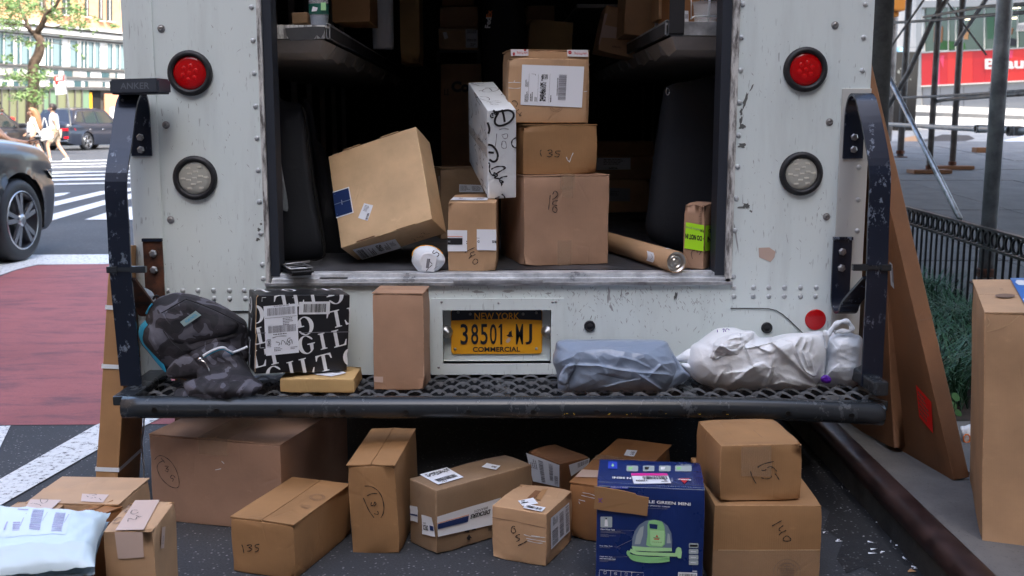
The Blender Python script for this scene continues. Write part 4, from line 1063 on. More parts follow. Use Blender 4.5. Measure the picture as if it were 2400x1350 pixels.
pen(Bx, 'left', ZZ(1080, 180, 4.5, [[(145, 165), (180, 190), (165, 215), (150, 180), (170, 240), (210, 300)], [(180, 205), (200, 240), (230, 280)], [(95, 330), (98, 400), (90, 460), (80, 400), (90, 335)], [(115, 260), (120, 320), (130, 390), (115, 430), (125, 380)],
                                    [(165, 280), (175, 330), (165, 400), (155, 340), (165, 280)], [(185, 340), (195, 390)], [(250, 470), (262, 540), (255, 570)], [(130, 540), (150, 590), (140, 620)], [(215, 500), (240, 600), (230, 690), (200, 640), (215, 560)], [(262, 580), (275, 640), (262, 660), (255, 610)],
                                    [(150, 640), (165, 700), (150, 730)], [(195, 745), (215, 800), (210, 870), (195, 820), (195, 750)], [(155, 760), (175, 830), (180, 930), (165, 900)], [(235, 790), (250, 850), (240, 880)], [(210, 880), (225, 940), (240, 960)], [(100, 800), (110, 860), (120, 920)], [(130, 900), (140, 1000)],
                                    [(215, 1075), (240, 1110), (225, 1160), (210, 1120)], [(255, 1145), (275, 1180)], [(255, 1215), (285, 1250)], [(95, 620), (90, 660)], [(180, 640), (205, 670)], [(185, 600), (200, 640), (185, 660)]]), 2.0)
patch(Bx, 'left', Z(1080, 180, 4.5, [(76, 480), (280, 740), (285, 860), (78, 560)]), 'tape', 'packing_tape', .0022, 2)
# small taped box with 140
Cx = carton('small brown box marked 140, standing on the sill below the white script box', [-.076, .253, .75, 0, 0, -1.96, .164, .421, .234], 'tan', seam=None, amp=.0015)
pen(Cx, 'front', ZZ(1020, 370, 4.823, [[(335, 1068), (385, 1040), (445, 1013)], [(445, 1058), (410, 1068), (395, 1090), (420, 1105), (455, 1090)], [(410, 1108), (380, 1138)], [(450, 1142), (428, 1165), (430, 1195), (455, 1200), (480, 1180), (480, 1155), (455, 1140)]]), 2.0)
label(Cx, 'front', Z(1020, 370, 4.823, [(133, 815), (362, 818), (360, 1056), (133, 1056)]), [('r', 0, .285, .76, .31, 'orangeink'), ('r', 0, .37, .76, .68, 'ink'), ('t', 'RS', .03, .5, .14, .58, 0, .03, 'whiteink'), ('r', .96, .5, .99, .55), ('r', .97, .6, 1, .65)], off=.002)
label(Cx, 'front', Z(1020, 370, 4.823, [(470, 805), (690, 808), (692, 1046), (472, 1042)]), [('t', 'D', .03, .53, .13, .64, 180, .03), ('t', 'RS', .78, .52, 1.0, .64, 180, .03), ('s', [(.0, .42), (.14, .42)], .008)], off=.002, curl=.002)
label(Cx, 'top', Z(1020, 370, 4.823, [(205, 452), (600, 455), (590, 486), (170, 484)]), [('l', .2, .2, .42, .8, 3, 'h', 'greyink'), ('l', .7, .2, .95, .8, 3, 'h', 'greyink')])
# box behind it
Dx = carton('grey-brown box behind the small 140 box, with a white address label', [-.134, 1.164, .75, 0, 0, 14.158, .26, .2, .305], 'olive', seam='w')
label(Dx, 'front', Z(1020, 370, 4.823, [(270, 298), (520, 306), (548, 388), (270, 388)]), [('l', .05, .15, .45, .85, 5, 'h', 'greyink'), ('l', .55, .15, .95, .85, 5, 'h', 'greyink')])
label(Dx, 'left', Z(1020, 370, 4.823, [(46, 210), (102, 212), (104, 440), (64, 432)]), [('b', .3, .2, .7, .8, 30, 'v', 'greyink')])
# stack of three
Ex = carton('square tan box marked 249, lowest of the stack in the middle of the van', [.208, .371, .75, 0, 0, 12.023, .311, .372, .316], 'pink', seam='d', tape=.055)
pen(Ex, 'front', ZZ(1080, 0, 2.045, [[(440, 932), (450, 915), (465, 930), (450, 950), (438, 955)], [(465, 962), (445, 965), (440, 980), (462, 985)], [(462, 1000), (445, 990), (440, 1010), (455, 1018), (462, 1003)], [(428, 935), (424, 970), (420, 1005)]]), 2.1)
patch(Ex, 'front', Z(1080, 0, 2.045, [(485, 842), (540, 842), (538, 948), (484, 946)]), 'tape', 'packing_tape', .0024, 2)
patch(Ex, 'front', Z(1080, 0, 2.045, [(463, 1152), (530, 1150), (528, 1272), (462, 1276)]), 'tape', 'packing_tape', .0024, 2)
Fx = carton('brown box marked 135, middle of the stack in the van', [.194, .364, 1.0665, 0, 0, 12.589, .271, .280, .1745], 'kraft', seam='w', tape=.05)
pen(Fx, 'front', ZZ(1080, 0, 2.045, [[(385, 718), (380, 730), (386, 750)], [(415, 722), (432, 718), (436, 730), (422, 735), (438, 742), (425, 752), (412, 748)], [(478, 724), (455, 725), (458, 736), (472, 740), (465, 752), (448, 750)]]), 2.0)
pen(Fx, 'front', ZZ(1080, 0, 2.045, [[(538, 732), (528, 755), (520, 778)], [(505, 752), (512, 768), (522, 775)]]), 1.8, 'strapwhite', 'tape_glint')
Gx = carton('thin brown box carrying a big white shipping sheet, front of the top of the stack', [.176, .286, 1.2435, -2.3, .5, 7.5, .279, .07, .223], 'tan', amp=.0015)
L0 = label(Gx, 'front', Z(1160, 100, 6.135, [(388, 315), (1282, 345), (1248, 935), (366, 893)]), [('b', .60, .22, .725, .84, 54, 'v', 'greyink'), ('x', .305, .42, .40, .90, 9, 40), ('s', [(.12, .22), (.12, .88)], .0015), ('s', [(.27, .22), (.27, .92)], .0012), ('s', [(.455, .2), (.455, .92)], .0012), ('l', .06, .35, .115, .55, 4, 'v'), ('l', .06, .62, .12, .92, 5, 'v'), ('l', .145, .62, .195, .9, 2, 'v'), ('l', .22, .7, .26, .9, 2, 'v'), ('l', .47, .6, .5, .9, 1, 'v'), ('t', 'FedEx', .315, .22, .345, .38, 90, .04),
        ('s', [(.355, .23), (.415, .23), (.415, .335), (.355, .335), (.355, .23)], .004), ('t', 'G', .37, .245, .405, .32, 90, .04), ('b', .575, .3, .59, .75, 40, 'v'), ('s', [(.16, .22), (.22, .23), (.225, .26)], .003)])
pen(Gx, 'front', ZZ(1160, 100, 6.135, [[(245, 850), (275, 832), (310, 850), (322, 890), (300, 920)], [(345, 960), (310, 985), (320, 1010), (378, 1050), (350, 1050), (380, 1000)]]), 1.7)
pen(Gx, 'front', ZZ(1160, 100, 6.135, [[(1275, 705), (1345, 700)], [(190, 575), (270, 572), (370, 575)], [(195, 650), (300, 658), (370, 650)], [(270, 570), (285, 545)]]), 1.4, 'strapwhite', 'tape_glint')
MTb = Z(1160, 100, 6.135, [(880 + 90 * math.cos(a), 920 + 75 * math.sin(a)) for a in [k * .33 for k in range(1, 10)]])
pen(Gx, 'front', [MTb, [(x * .7 + 1303.5 * .3, y * .7 + 250 * .3) for x, y in MTb]], 1.0, 'brownink', 'round_stamp')
Hx = carton('brown box sealed with white and red printed tape, rear of the top of the stack', [.1815, .455, 1.2415, 0, 0, 8.0, .288, .20, .262], 'tan', seam='w')
for q, side in (([(105, 90), (480, 95), (480, 190), (105, 190)], 0), ([(1033, 92), (1335, 95), (1340, 205), (1040, 200)], 1), ([(100, 190), (190, 190), (180, 760), (85, 640)], 2)):
    its = [('t', 'Label Printing', .35, .3, .95, .75, 180, .0, 'redink')] if side < 2 else [('t', 'Label Printing', .35, .1, .75, .9, 90, .0, 'redink')]
    for u, v_ in (((.17, .7), (.8, .05)) if side == 0 else ((.13, .4),) if side == 1 else ((.2, .36), (.5, .97), (.5, .02))):
        ru, rv = (.07, .25) if side == 0 else (.09, .25) if side == 1 else (.22, .035)
        its.append(('p', [(u + ru * math.cos(a), min(1, max(0, v_ + rv * math.sin(a)))) for a in [k * .628 for k in range(10)]], 'redink')); its.append(('r', u - ru, max(0, v_ - rv * .12), u + ru, min(1, v_ + rv * .12), 'whiteink')); 
    label(Hx, 'front', Z(1160, 100, 6.135, q), its, off=.0016)
# tube
a = P(1586, 602, -.005); r = .0365; a.z = .7495 + r
bq = P(1432, 515, 0); bb = Vector((.335, 1.02, a.z)); dr = (bb - a).normalized()
tb = thing('mailing_tube', 'long cardboard mailing tube with a metal end cap lying on the van floor', 'mailing tube', a)
b = B().lathe(a, dr, [(r * .93, .004), (r * .94, 0), (r, .0005), (r, .3), (r, .6), (r, 1.05), (.001, 1.05)], 40); b.out('tube_body', 'tan', tb, smooth=True, fix=True)
B().lathe(a + dr * .006, -dr, [(r * .93, .004), (r * .88, .0035), (r * .86, -.004), (r * .62, -.004), (r * .60, -.001), (r * .52, -.001), (r * .50, -.005), (r * .3, -.005), (r * .27, -.002), (.0001, -.002)], 40).out('metal_end_cap', 'silver', tb, smooth=True)
up = Vector((0, 0, 1)); sd_ = dr.cross(up).normalized(); u2 = sd_.cross(dr)
def tubepatch(t0, t1, a0, a1, mt, nm, curve=0):
    vs, fs = [], []
    for i in range(9):
        for j in range(9):
            an = math.radians(a0 + (a1 - a0) * j / 8); t = t0 + (t1 - t0) * i / 8 + curve * (abs(j / 4 - 1) ** 2)
            vs.append(a + dr * t + (sd_ * math.cos(an) + u2 * math.sin(an)) * (r + .0006))
    for i in range(8):
        for j in range(8): k = i * 9 + j; fs.append((k, k + 1, k + 10, k + 9))
    mesh(nm, vs, fs, mt, tb, None, True)
tubepatch(.10, .16, 150, 205, 'paper', 'label', .02); tubepatch(.05, .075, 20, 95, 'paper', 'label', .03); tubepatch(.115, .12, 160, 190, 'greyink', 'small_print', .02)
# beeline box
Jx = carton('narrow upright tan box with a lime green tape band, beside the right door seal', [.703, .135, .75, 0, 0, -30.852, .075, .12, .224], 'pink', amp=.001)
W1 = (1560, 440, 6.136)
label(Jx, 'front', Z(*W1, [(296, 495), (560, 540), (548, 912), (270, 870)]), [('t', 'beeline group', .03, .13, .8, .24, 180, .0, 'greyink'), ('t', 'FOR', .8, .17, 1, .28, 180, .03), ('t', 'DO NOT IN', .02, .42, .9, .62, 180, .04), ('r', .95, .5, 1, .53), ], 'lime', 'warning_tape', .0018)
label(Jx, 'right', Z(*W1, [(564, 540), (726, 545), (715, 895), (552, 912)]), [('t', 'HOLD', .25, .14, 1, .28, 180, .04), ('t', 'PEN', .2, .44, 1, .66, 180, .06)], 'lime', 'warning_tape', .0018)
label(Jx, 'front', Z(*W1, [(480, 275), (520, 275), (520, 530), (480, 525)]), [('t', 'eeline', .0, .0, 1, 1, 90, .0, 'brownink')], 'pink', 'printed_name', .0012, 0)
pen(Jx, 'front', ZZ(*W1, [[(348, 760), (365, 790), (400, 800), (410, 770), (380, 740)], [(495, 650), (480, 720), (470, 790)], [(430, 740), (445, 830), (458, 940)], [(375, 850), (410, 870), (420, 900), (385, 910), (370, 950), (388, 1020)], [(500, 835), (465, 868)], [(515, 910), (488, 962)], [(455, 740), (500, 740)]]), 1.6)
# plastic roll with S
c0 = P(1003, 607, .03); Yr = c0.y
rl_ = thing('bagged_tape_roll', 'white roll wrapped in plastic printed with a letter S, on the sill', 'plastic wrapped roll', (c0.x, Yr, .75))
rol = star((1003, 606), Z(920, 520, 9.643, [(445, 780), (480, 650), (560, 580), (700, 545), (860, 550), (990, 600), (1100, 690), (1170, 800), (1185, 900), (1110, 1020), (980, 1130), (820, 1240), (760, 1240), (620, 1150), (500, 1020), (435, 900)]), Yr + .02, .038, 'cluebag', 'roll_wrap', rl_, crumple=.0012, freq=40, pw=3.2, back=2.0, seed=3)
RF = Fr((c0.x, Yr - .019, .7), Matrix.Identity(3), .2, 0.0, .2); RF.root = rl_
b = B().lathe(P(1003, 612, Yr - .019), (0, -1, 0), [(.030, 0), (.029, .0015), (.020, .0015), (.019, 0)], 30); b.out('roll_end', 'paper', rl_, smooth=True)
o, c, n = patch(RF, 'front', Z(920, 520, 9.643, [(690, 735), (1010, 780), (935, 1130), (655, 1085)]), 'paper', 'label', .0035, 1)
def q3(u, v): return (c[0] * (1 - u) + c[1] * u) * (1 - v) + (c[3] * (1 - u) + c[2] * u) * v + n * .0004
B().quad(q3(.32, .22), q3(.55, .22), q3(.55, .82), q3(.32, .82)).out('barcode', 'greyink', o, fix=False)
pen(RF, 'front', ZZ(920, 520, 9.643, [[(945, 645), (915, 670), (920, 710), (965, 700), (1000, 680), (1040, 710), (1045, 750), (1000, 785)]]), 2.2, 'ink', 'printed_letter', .0045)
pen(RF, 'front', ZZ(920, 520, 9.643, [[(840, 830), (845, 890), (900, 950)], [(760, 1115), (820, 1040), (900, 965)]]), 1.5, 'ink', 'pen_mark', .0045)
pen(RF, 'front', ZZ(920, 520, 9.643, [[(440, 770), (480, 640), (600, 555), (740, 525), (900, 545), (1030, 610), (1115, 690), (1128, 720)]]), 2.6, 'plateyel', 'yellow_tape_edge', .002)
for a_, t_ in (('WILL', [(925, 1065), (1010, 985), (1025, 1000), (940, 1085)]),):
    cc = [RF.on('front', *p, .0045) for p in Z(920, 520, 9.643, t_)]; vs, fs = text2d(a_, .01)
    mesh('small_print', [(cc[0] * (1 - u) + cc[1] * u) * v + (cc[3] * (1 - u) + cc[2] * u) * (1 - v) for u, v in vs], fs, 'greyink', rl_)
# --- padded covers left and right, deeper boxes
lc = thing('padded_cover', 'dark grey padded cover folded upright behind the left door seal', 'padded cover', (-.66, .3, .75))
star((705, 430), [(640, 232), (670, 238), (705, 245), (716, 290), (724, 360), (735, 440), (748, 520), (758, 580), (755, 602), (720, 612), (660, 622), (600, 625), (560, 500), (580, 300)], .38, .07, 'fabricgrey', 'cover_panel', lc, crumple=.003, freq=9, pw=5, back=2.0, seed=1, sharp=False)
B().tube(crom([P(x, y, .335) for x, y in ((706, 247), (717, 290), (726, 360), (737, 440), (750, 520), (760, 585), (752, 606), (700, 617))], 4), .003, 6).out('cover_seam', 'black', lc, smooth=True)
star((655, 430), [(645, 350), (652, 342), (662, 400), (676, 488), (660, 492), (648, 490), (640, 420)], .29, .006, 'bubble', 'clear_pocket', lc, crumple=.002, freq=50, seed=8)
pf_ = thing('plastic_sheeting', 'crumpled dark plastic sheeting between the left cover and the tilted box', 'plastic sheeting', (-.5, .5, .75))
star((765, 470), [(708, 240), (730, 250), (740, 320), (765, 360), (790, 480), (830, 600), (850, 625), (760, 628), (745, 540), (725, 380)], .62, .08, 'fabric', 'sheet_folds', pf_, crumple=.012, freq=14, seed=4, back=.6)
rc = thing('padded_cover', 'black padded cover with a metal eyelet standing behind the right door seal', 'padded cover', (.66, .4, .75))
star((1620, 400), [(1562, 205), (1600, 192), (1700, 190), (1740, 300), (1740, 560), (1700, 600), (1600, 590), (1520, 555), (1522, 470), (1532, 380), (1545, 290), (1555, 230)], .50, .07, 'fabric', 'cover_panel', rc, crumple=.003, freq=7, pw=5, back=2.0, seed=6, sharp=False)
B().tube([P(1565 + 4 * math.cos(k * .63), 215 + 8 * math.sin(k * .63), .42) for k in range(11)], .0016, 6).out('eyelet', 'chrome', rc, smooth=True)
def deep(label_, px0, py0, px1, py1, Y, dep, mat, ry=0, rz=0, seam=None, name='cardboard_box', cat='cardboard box', tape=None):
    a, c = P(px0, py0, Y), P(px1, py1, Y)
    return carton(label_, [(a.x + c.x) / 2, Y + dep / 2, c.z, 0, ry, rz, c.x - a.x, dep, a.z - c.z], mat, name, cat, seam=seam, tape=tape)
k1 = deep('dim tan box on the van floor right of the stack, lower of two', 1360, 421, 1522, 499, 2.30, .4, 'light')
label(k1, 'front', Z(1380, 300, 3.97, [(150, 556), (382, 562), (384, 682), (150, 680)]), [('l', .1, .2, .6, .6, 3, 'h', 'greyink')], 'greypaper')
k2 = deep('dim brown box with a blue-white label right of the stack, upper of two', 1352, 366, 1530, 420.3, 2.30, .42, 'tan', seam='w')
label(k2, 'front', Z(1380, 300, 3.97, [(75, 276), (388, 276), (388, 386), (70, 390)]), [('l', .2, .1, .95, .6, 4, 'h', 'greyink'), ('t', 'ABCA', .35, .8, .62, .95, 0, .02)])
deep('flat brown carton lying on the two labelled boxes, right of the stack', 1350, 331, 1533, 365.7, 2.36, .35, 'kraft')
k3 = deep('tall dim carton printed with dark letters at the back of the aisle', 1031, 149, 1130, 566, 2.4, .4, 'tan')
label(k3, 'front', [(1058, 190), (1100, 190), (1100, 216), (1058, 216)], [('t', 'Co', 0, 0, 1, 1, 0, .05)], 'tan', 'printed_name', .0016, 0)
label(k3, 'front', [(1040, 208), (1052, 208), (1052, 222), (1040, 222)], [('s', [(.2, 1), (.2, 0)], .06), ('s', [(.8, 1), (.8, 0)], .06), ('s', [(0, 1), (1, 1)], .05)], 'tan', 'this_way_up_mark', .0016, 0)
rk = thing('metal_rack', 'dark metal rack holding two boxes at the back of the aisle', 'rack', P(1075, 149, 2.45))
a, c = P(1022, 118, 2.4), P(1126, 149, 2.4)
b = B(); b.bevbox((a.x, 2.4, a.z - .012), (c.x, 2.8, a.z), .002); b.out('rack_shelf', 'darkmetal', rk)
for x in (a.x, c.x - .02): B().bevbox((x, 2.4, c.z + .001), (x + .02, 2.8, a.z - .012), .002).out('rack_post', 'darkmetal', rk)
k4 = deep('brown box with a shipping label and clear tape on the rack in the aisle', 1027, 66, 1120, 117.3, 2.4, .35, 'light')
label(k4, 'front', Z(840, 0, 5.625, [(1412, 385), (1572, 388), (1572, 632), (1415, 628)]), [('b', .1, .05, .9, .22, 40, 'h', 'greyink'), ('b', .1, .52, .9, .66, 40, 'h', 'greyink'), ('l', .4, .75, .9, .95, 2, 'h', 'greyink')])
label(k4, 'front', Z(840, 0, 5.625, [(1110, 428), (1160, 420), (1185, 502), (1135, 520)]), [])
patch(k4, 'front', Z(840, 0, 5.625, [(1055, 368), (1570, 360), (1570, 400), (1055, 410)]), 'tape', 'packing_tape', .0026, 3)
deep('plain brown box on top of the labelled box on the rack', 1030, 15, 1120, 65.7, 2.44, .3, 'tan')
deep('brown box at the very top of the rack stack, cut by the frame', 1035, -40, 1111, 13.5, 2.42, .3, 'orange')
k5 = deep('orange-brown box with a paper tag behind the stack, near the black jacket', 1234, 47, 1338, 150, 2.0, .25, 'yellow', ry=4)
deep('smaller carton behind the orange-brown box', 1232, 12, 1300, 60, 2.6, .3, 'tan')
t1 = thing('crate_stack', 'dim stacked crates filling the floor behind the stack', 'crates', P(1290, 560, 2.6)); 
for i, (x0, y0, x1, y1) in enumerate(((1232, 151, 1345, 260), (1236, 261, 1350, 400))):
    a, c = P(x0, y0, 2.0), P(x1, y1, 2.0); B().bevbox((a.x, 2.0, c.z), (c.x, 2.5, a.z), .006).out('crate', 'darkmetal', t1)
a, c = P(1236, 401, 2.0), P(1350, 560, 2.0); B().bevbox((a.x, 2.0, .75), (c.x, 2.5, a.z), .006).out('crate', 'darkmetal', t1)
k6 = deep('tan box with crossed paper tape leaning on the right shelf', 1400, 18, 1487, 128, 1.10, .25, 'tan', ry=11)
patch(k6, 'front', Z(1220, 0, 4.8, [(940, 150), (980, 155), (890, 500), (845, 495)]), 'papertape', 'paper_tape', .002, 2)
patch(k6, 'front', Z(1220, 0, 4.8, [(920, 275), (1230, 340), (1200, 440), (890, 420)]), 'papertape', 'paper_tape', .0024, 2)
label(k6, 'front', Z(1220, 0, 4.8, [(1020, 505), (1150, 520), (1140, 555), (1015, 535)]), [('t', 'REMARKS', .1, .2, .9, .8, 0, .02, 'brownink')], 'tan', 'printed_name', .0016, 0)
k7 = deep('tan box with a barcode strip on the edge of the right shelf', 1463, -60, 1552, 84, .85, .3, 'tan', ry=3)
label(k7, 'front', Z(1220, 0, 4.8, [(1540, 35), (1570, 38), (1552, 300), (1505, 305)]), [('b', .2, .3, .8, .95, 36, 'v', 'greyink')])
k8 = carton('orange-tan box standing at the right end of the right shelf', [.80, .55, 1.577, 0, 0, 0, .34, .3, .3], 'orange')
label(k8, 'front', Z(1220, 0, 4.8, [(1845, 120), (1888, 122), (1890, 250), (1845, 250)]), [('b', .1, .3, .9, .7, 12, 'h', 'greyink')])
label(k8, 'front', [(1640, -10), (1680, -10), (1680, 4), (1640, 4)], [('t', 'SPIN', 0, 0, 1, 1, 180, .04, 'ink')], 'orange', 'printed_name', .0016, 0)
deep('tan carton tucked behind the pull strap on the right shelf', 1545, -60, 1575, 45, .62, .2, 'tan')
# clear tub on the right shelf
tc = P(1653, 48, .2); tub = thing('clear_plastic_tub', 'clear plastic drinks tub on the front of the right shelf', 'plastic tub', (tc.x, .2, 1.577))
MT['clear'] = tapemat('clear_rigid_plastic', (.8, .82, .84), .28)
B().lathe((tc.x, .2, 1.578), (0, 0, 1), [(.001, 0), (.034, 0), (.037, .006), (.044, .066), (.048, .07), (.048, .074), (.043, .074), (.036, .008), (.001, .004)], 32).out('tub_wall', 'clear', tub, smooth=True)
B().tube([(tc.x + .01, .2, 1.584), (tc.x + .012, .195, 1.66)], .004, 8).out('straw', 'whiteink', tub, smooth=True)
wr = thing('white_wire_rack', 'thin white wire frame around the clear tub on the right shelf', 'wire rack', (tc.x, .15, 1.58))
B().tube([P(1619, 44, .13), P(1624, 40, .14), P(1628, 38, .16), P(1720, 38.5, .17)], .0028, 8).out('wire', 'whiteink', wr, smooth=True); B().tube([P(1620, -30, .13), P(1620, 44, .13)], .0015, 6).out('wire', 'whiteink', wr, smooth=True)
# left shelf load
btc = P(748, 56, .14); bt = thing('water_bottle', 'clear water bottle with a green label on the end of the left shelf', 'bottle', (btc.x, .14, 1.563))
prof = [(.001, .0), (.026, 0), (.029, .006), (.029, .018), (.0315, .024), (.0325, .03), (.031, .034), (.0325, .038), (.0325, .11), (.030, .13), (.018, .16), (.013, .17), (.013, .185), (.001, .186)]
B().lathe((btc.x, .14, 1.5635), (0, 0, 1), prof, 28).out('bottle_body', 'clear', bt, smooth=True)
B().lathe((btc.x, .14, 1.5635), (0, 0, 1), [(.027, .003), (.028, .022), (.0295, .036), (.0001, .036)], 24).out('water', 'tankprint', bt, smooth=True)
MT['bottlelabel'] = M('green_bottle_label', (.02, .12, .09), .3).m
b = B().lathe((btc.x, .14, 1.5635), (0, 0, 1), [(.0332, .038), (.0332, .072)], 28); b.out('bottle_label', 'bottlelabel', bt, smooth=True, fix=False)
B().quad(*[P(x, y, .105) for x, y in ((752, 6), (764, 6), (764, 24), (752, 24))]).out('label_emblem', 'greenlight', bt, fix=False); B().quad(*[P(x, y, .105) for x, y in ((733, 15), (745, 18), (742, 26), (730, 27))]).out('label_emblem', 'whiteink', bt, fix=False)
deep('small grey carton beside the water bottle on the left shelf', 681, 28, 722, 57.5, .35, .15, 'olive')
deep('tall brown carton behind the water bottle on the left shelf', 775, -50, 868, 52, .75, .3, 'kraft')
pb = thing('clear_film_roll', 'tall roll wrapped in shiny clear film on the left shelf', 'wrapped roll', P(897, 122, 1.2))
a = P(897, 122, 1.25); B().lathe((a.x, 1.28, 1.565), (0, 0, 1), [(.001, 0), (.045, 0), (.047, .02), (.047, .4), (.001, .4)], 20).out('roll_body', 'cluebag', pb, smooth=True)
b = deep('tall reddish-brown carton standing deep on the left shelf', 935, -40, 985, 150, 1.9, .3, 'yellow')
# hanging jacket with courier emblem
jk = thing('hanging_jacket', 'black work jacket with a white and orange courier wordmark hanging in the aisle', 'jacket', P(1180, 190, 1.75))
star((1182, 60), [(1148, -40), (1215, -40), (1226, 0), (1233, 60), (1234, 110), (1225, 150), (1215, 200), (1170, 230), (1140, 200), (1131, 150), (1129, 95), (1131, 40), (1138, 0)], 1.75, .07, 'strap', 'jacket_body', jk, crumple=.006, freq=12, pw=3, back=.8, seed=2, sharp=False)
JF = Fr((0, 1.662, 1), Matrix.Identity(3), 4, 0.0, 3); JF.root = jk
# reads upwards: quad order = bottom-right, top-right ... mapped by hand
def up_text(st, x0, y0, x1, y1, lean, mt):
    vs, fs = text2d(st, .035); out = []
    for u, v in vs: out.append(JF.on('front', x1 - (x1 - x0) * v + lean * u, y1 + (y0 - y1) * u, .006))
    mesh('wordmark', out, fs, mt, jk)
up_text('Fed', 1136, 41, 1149, 66, 3, 'whiteink'); up_text('Ex', 1139, 24, 1152, 41, 2, 'orangeink')
# ------------------------------------------------------------------ parcels on the rear step
ZT = ZG + .003
FL = carton('flat yellow-brown box lying under the black lettered box on the rear step', [-.566, -.164, ZT - .001, 0, 0, -1.665, .237, .178, .047], 'yellow', amp=.001)
label(FL, 'top', Z(560, 660, 4.82, [(745, 1040), (1150, 1008), (1215, 1040), (1045, 1078)]), [('l', .6, .4, .85, .7, 1, 'h')])
gilt = sc([-0.664, -0.057, 0.441, 0.385, 3.612, 23.389, 0.307, 0.129, 0.257], .968)
GB = carton('black box printed with big white serif lettering, on the step beside the backpack', gilt, 'blackbox', 'printed_box', 'printed box', amp=.0012, dent=.003)
def serif():
    L = {}
    L['I'] = ([[(0, 0), (.42, 0), (.42, .05), (.31, .07), (.31, .93), (.42, .95), (.42, 1), (0, 1), (0, .95), (.11, .93), (.11, .07), (0, .05)]], .42)
    L['L'] = ([[(0, 0), (.72, 0), (.80, .34), (.75, .34), (.62, .10), (.52, .07), (.31, .07), (.31, .93), (.42, .95), (.42, 1), (0, 1), (0, .95), (.11, .93), (.11, .07), (0, .05)]], .76)
    L['T'] = ([[(.25, 0), (.67, 0), (.67, .05), (.56, .07), (.56, .93), (.68, .93), (.80, .88), (.88, .68), (.93, .68), (.90, 1), (.02, 1), (0, .68), (.05, .68), (.13, .88), (.25, .93), (.36, .93), (.36, .07), (.25, .05)]], .93)
    o = []; a0, a1 = math.radians(38), math.radians(322)
    for k in range(19): a = a0 + (a1 - a0) * k / 18; o.append((.46 + .46 * math.cos(a), .5 + .52 * math.sin(a)))
    o.append((.85, .46)); o += [(.95, .48), (.95, .53), (.52, .53), (.52, .48), (.65, .46), (.65, .12)]
    for k in range(15, -1, -1): a = math.radians(55) + (math.radians(300) - math.radians(55)) * k / 15; o.append((.48 + .25 * math.cos(a), .5 + .47 * math.sin(a)))
    o.append((.80, .72)); o.append((.86, .72))
    L['G'] = ([o], .95); return L
SER = serif()
def clip(poly, w, h):
    for ax, lim, sg in ((0, 0, 1), (0, w, -1), (1, 0, 1), (1, h, -1)):
        out = []; n = len(poly)
        for i in range(n):
            a, b = poly[i], poly[(i + 1) % n]; ia, ib = sg * (a[ax] - lim) >= 0, sg * (b[ax] - lim) >= 0
            if ia: out.append(a)
            if ia != ib: t = (lim - a[ax]) / (b[ax] - a[ax]); out.append((a[0] + (b[0] - a[0]) * t, a[1] + (b[1] - a[1]) * t))
        poly = out
        if len(poly) < 3: return None
    return poly
def facemap(fr, f):
    if f == 'front': return fr.pt(-fr.w / 2, -fr.d / 2, 0), fr.X, fr.Z, fr.w, fr.h, -fr.Y
    if f == 'left': return fr.pt(-fr.w / 2, fr.d / 2, 0), -fr.Y, fr.Z, fr.d, fr.h, -fr.X
    if f == 'top': return fr.pt(-fr.w / 2, -fr.d / 2, fr.h), fr.X, fr.Y, fr.w, fr.d, fr.Z
def serif_on(fr, f, items, hpx=0.0):
    """items: (char, px, py of the letter's middle, angle deg (image, counter-clockwise), height m)"""
    o, U, V, w, h, n = facemap(fr, f)
    for chh, px, py, ang, H in items:
        p = PL(px, py, o, n) - o; cu, cv = p.dot(U), p.dot(V); polys, wd = SER[chh]; a = math.radians(ang); b = B()
        for pl in polys:
            q = []
            for x, y in pl:
                x = (x - wd / 2) * H; y = (y - .5) * H; q.append((cu + x * math.cos(a) - y * math.sin(a), cv + x * math.sin(a) + y * math.cos(a)))
            q = clip(q, w, h)
            if q: b.flat([o + U * x + V * y + n * .0013 for x, y in q])
        if b.v: b.out('printed_letter', 'whiteink', fr.root, fix=False)
K = (560, 660, 4.82)
def zk(c, x, y, a, H): return (c, K[0] + x / K[2], K[1] + y / K[2], a, H)
serif_on(GB, 'front', [zk('G', 400, 1055, 13, .058), zk('I', 590, 990, 13, .051), zk('L', 765, 955, 13, .056), zk('T', 965, 915, 13, .056), zk('G', 1270, 850, 13, .058),
                       zk('L', 215, 870, 13, .056), zk('T', 390, 835, 13, .056), zk('G', 762, 712, 13, .058), zk('I', 945, 672, 13, .053), zk('L', 1130, 635, 13, .056),
                       zk('T', 230, 610, 193, .053), zk('G', 745, 500, 193, .058), zk('L', 1075, 425, 193, .056), zk('T', 1270, 380, 193, .053), zk('G', 185, 370, 193, .056),
                       zk('L', 480, 240, 193, .053), zk('T', 640, 190, 193, .053), zk('I', 830, 160, 193, .051), zk('G', 1085, 150, 193, .058)])
serif_on(GB, 'left', [zk('G', 135, 260, 170, .05), zk('I', 140, 480, 170, .04), zk('L', 120, 720, 170, .05), zk('I', 125, 900, 170, .045)])
serif_on(GB, 'top', [zk('L', 260, 110, 190, .05), zk('G', 560, 100, 190, .05), zk('T', 250, 70, 190, .05), zk('I', 440, 60, 190, .04), zk('L', 940, 90, 190, .05), zk('T', 620, 58, 190, .05), zk('G', 1100, 85, 190, .05), zk('I', 780, 62, 190, .04)])
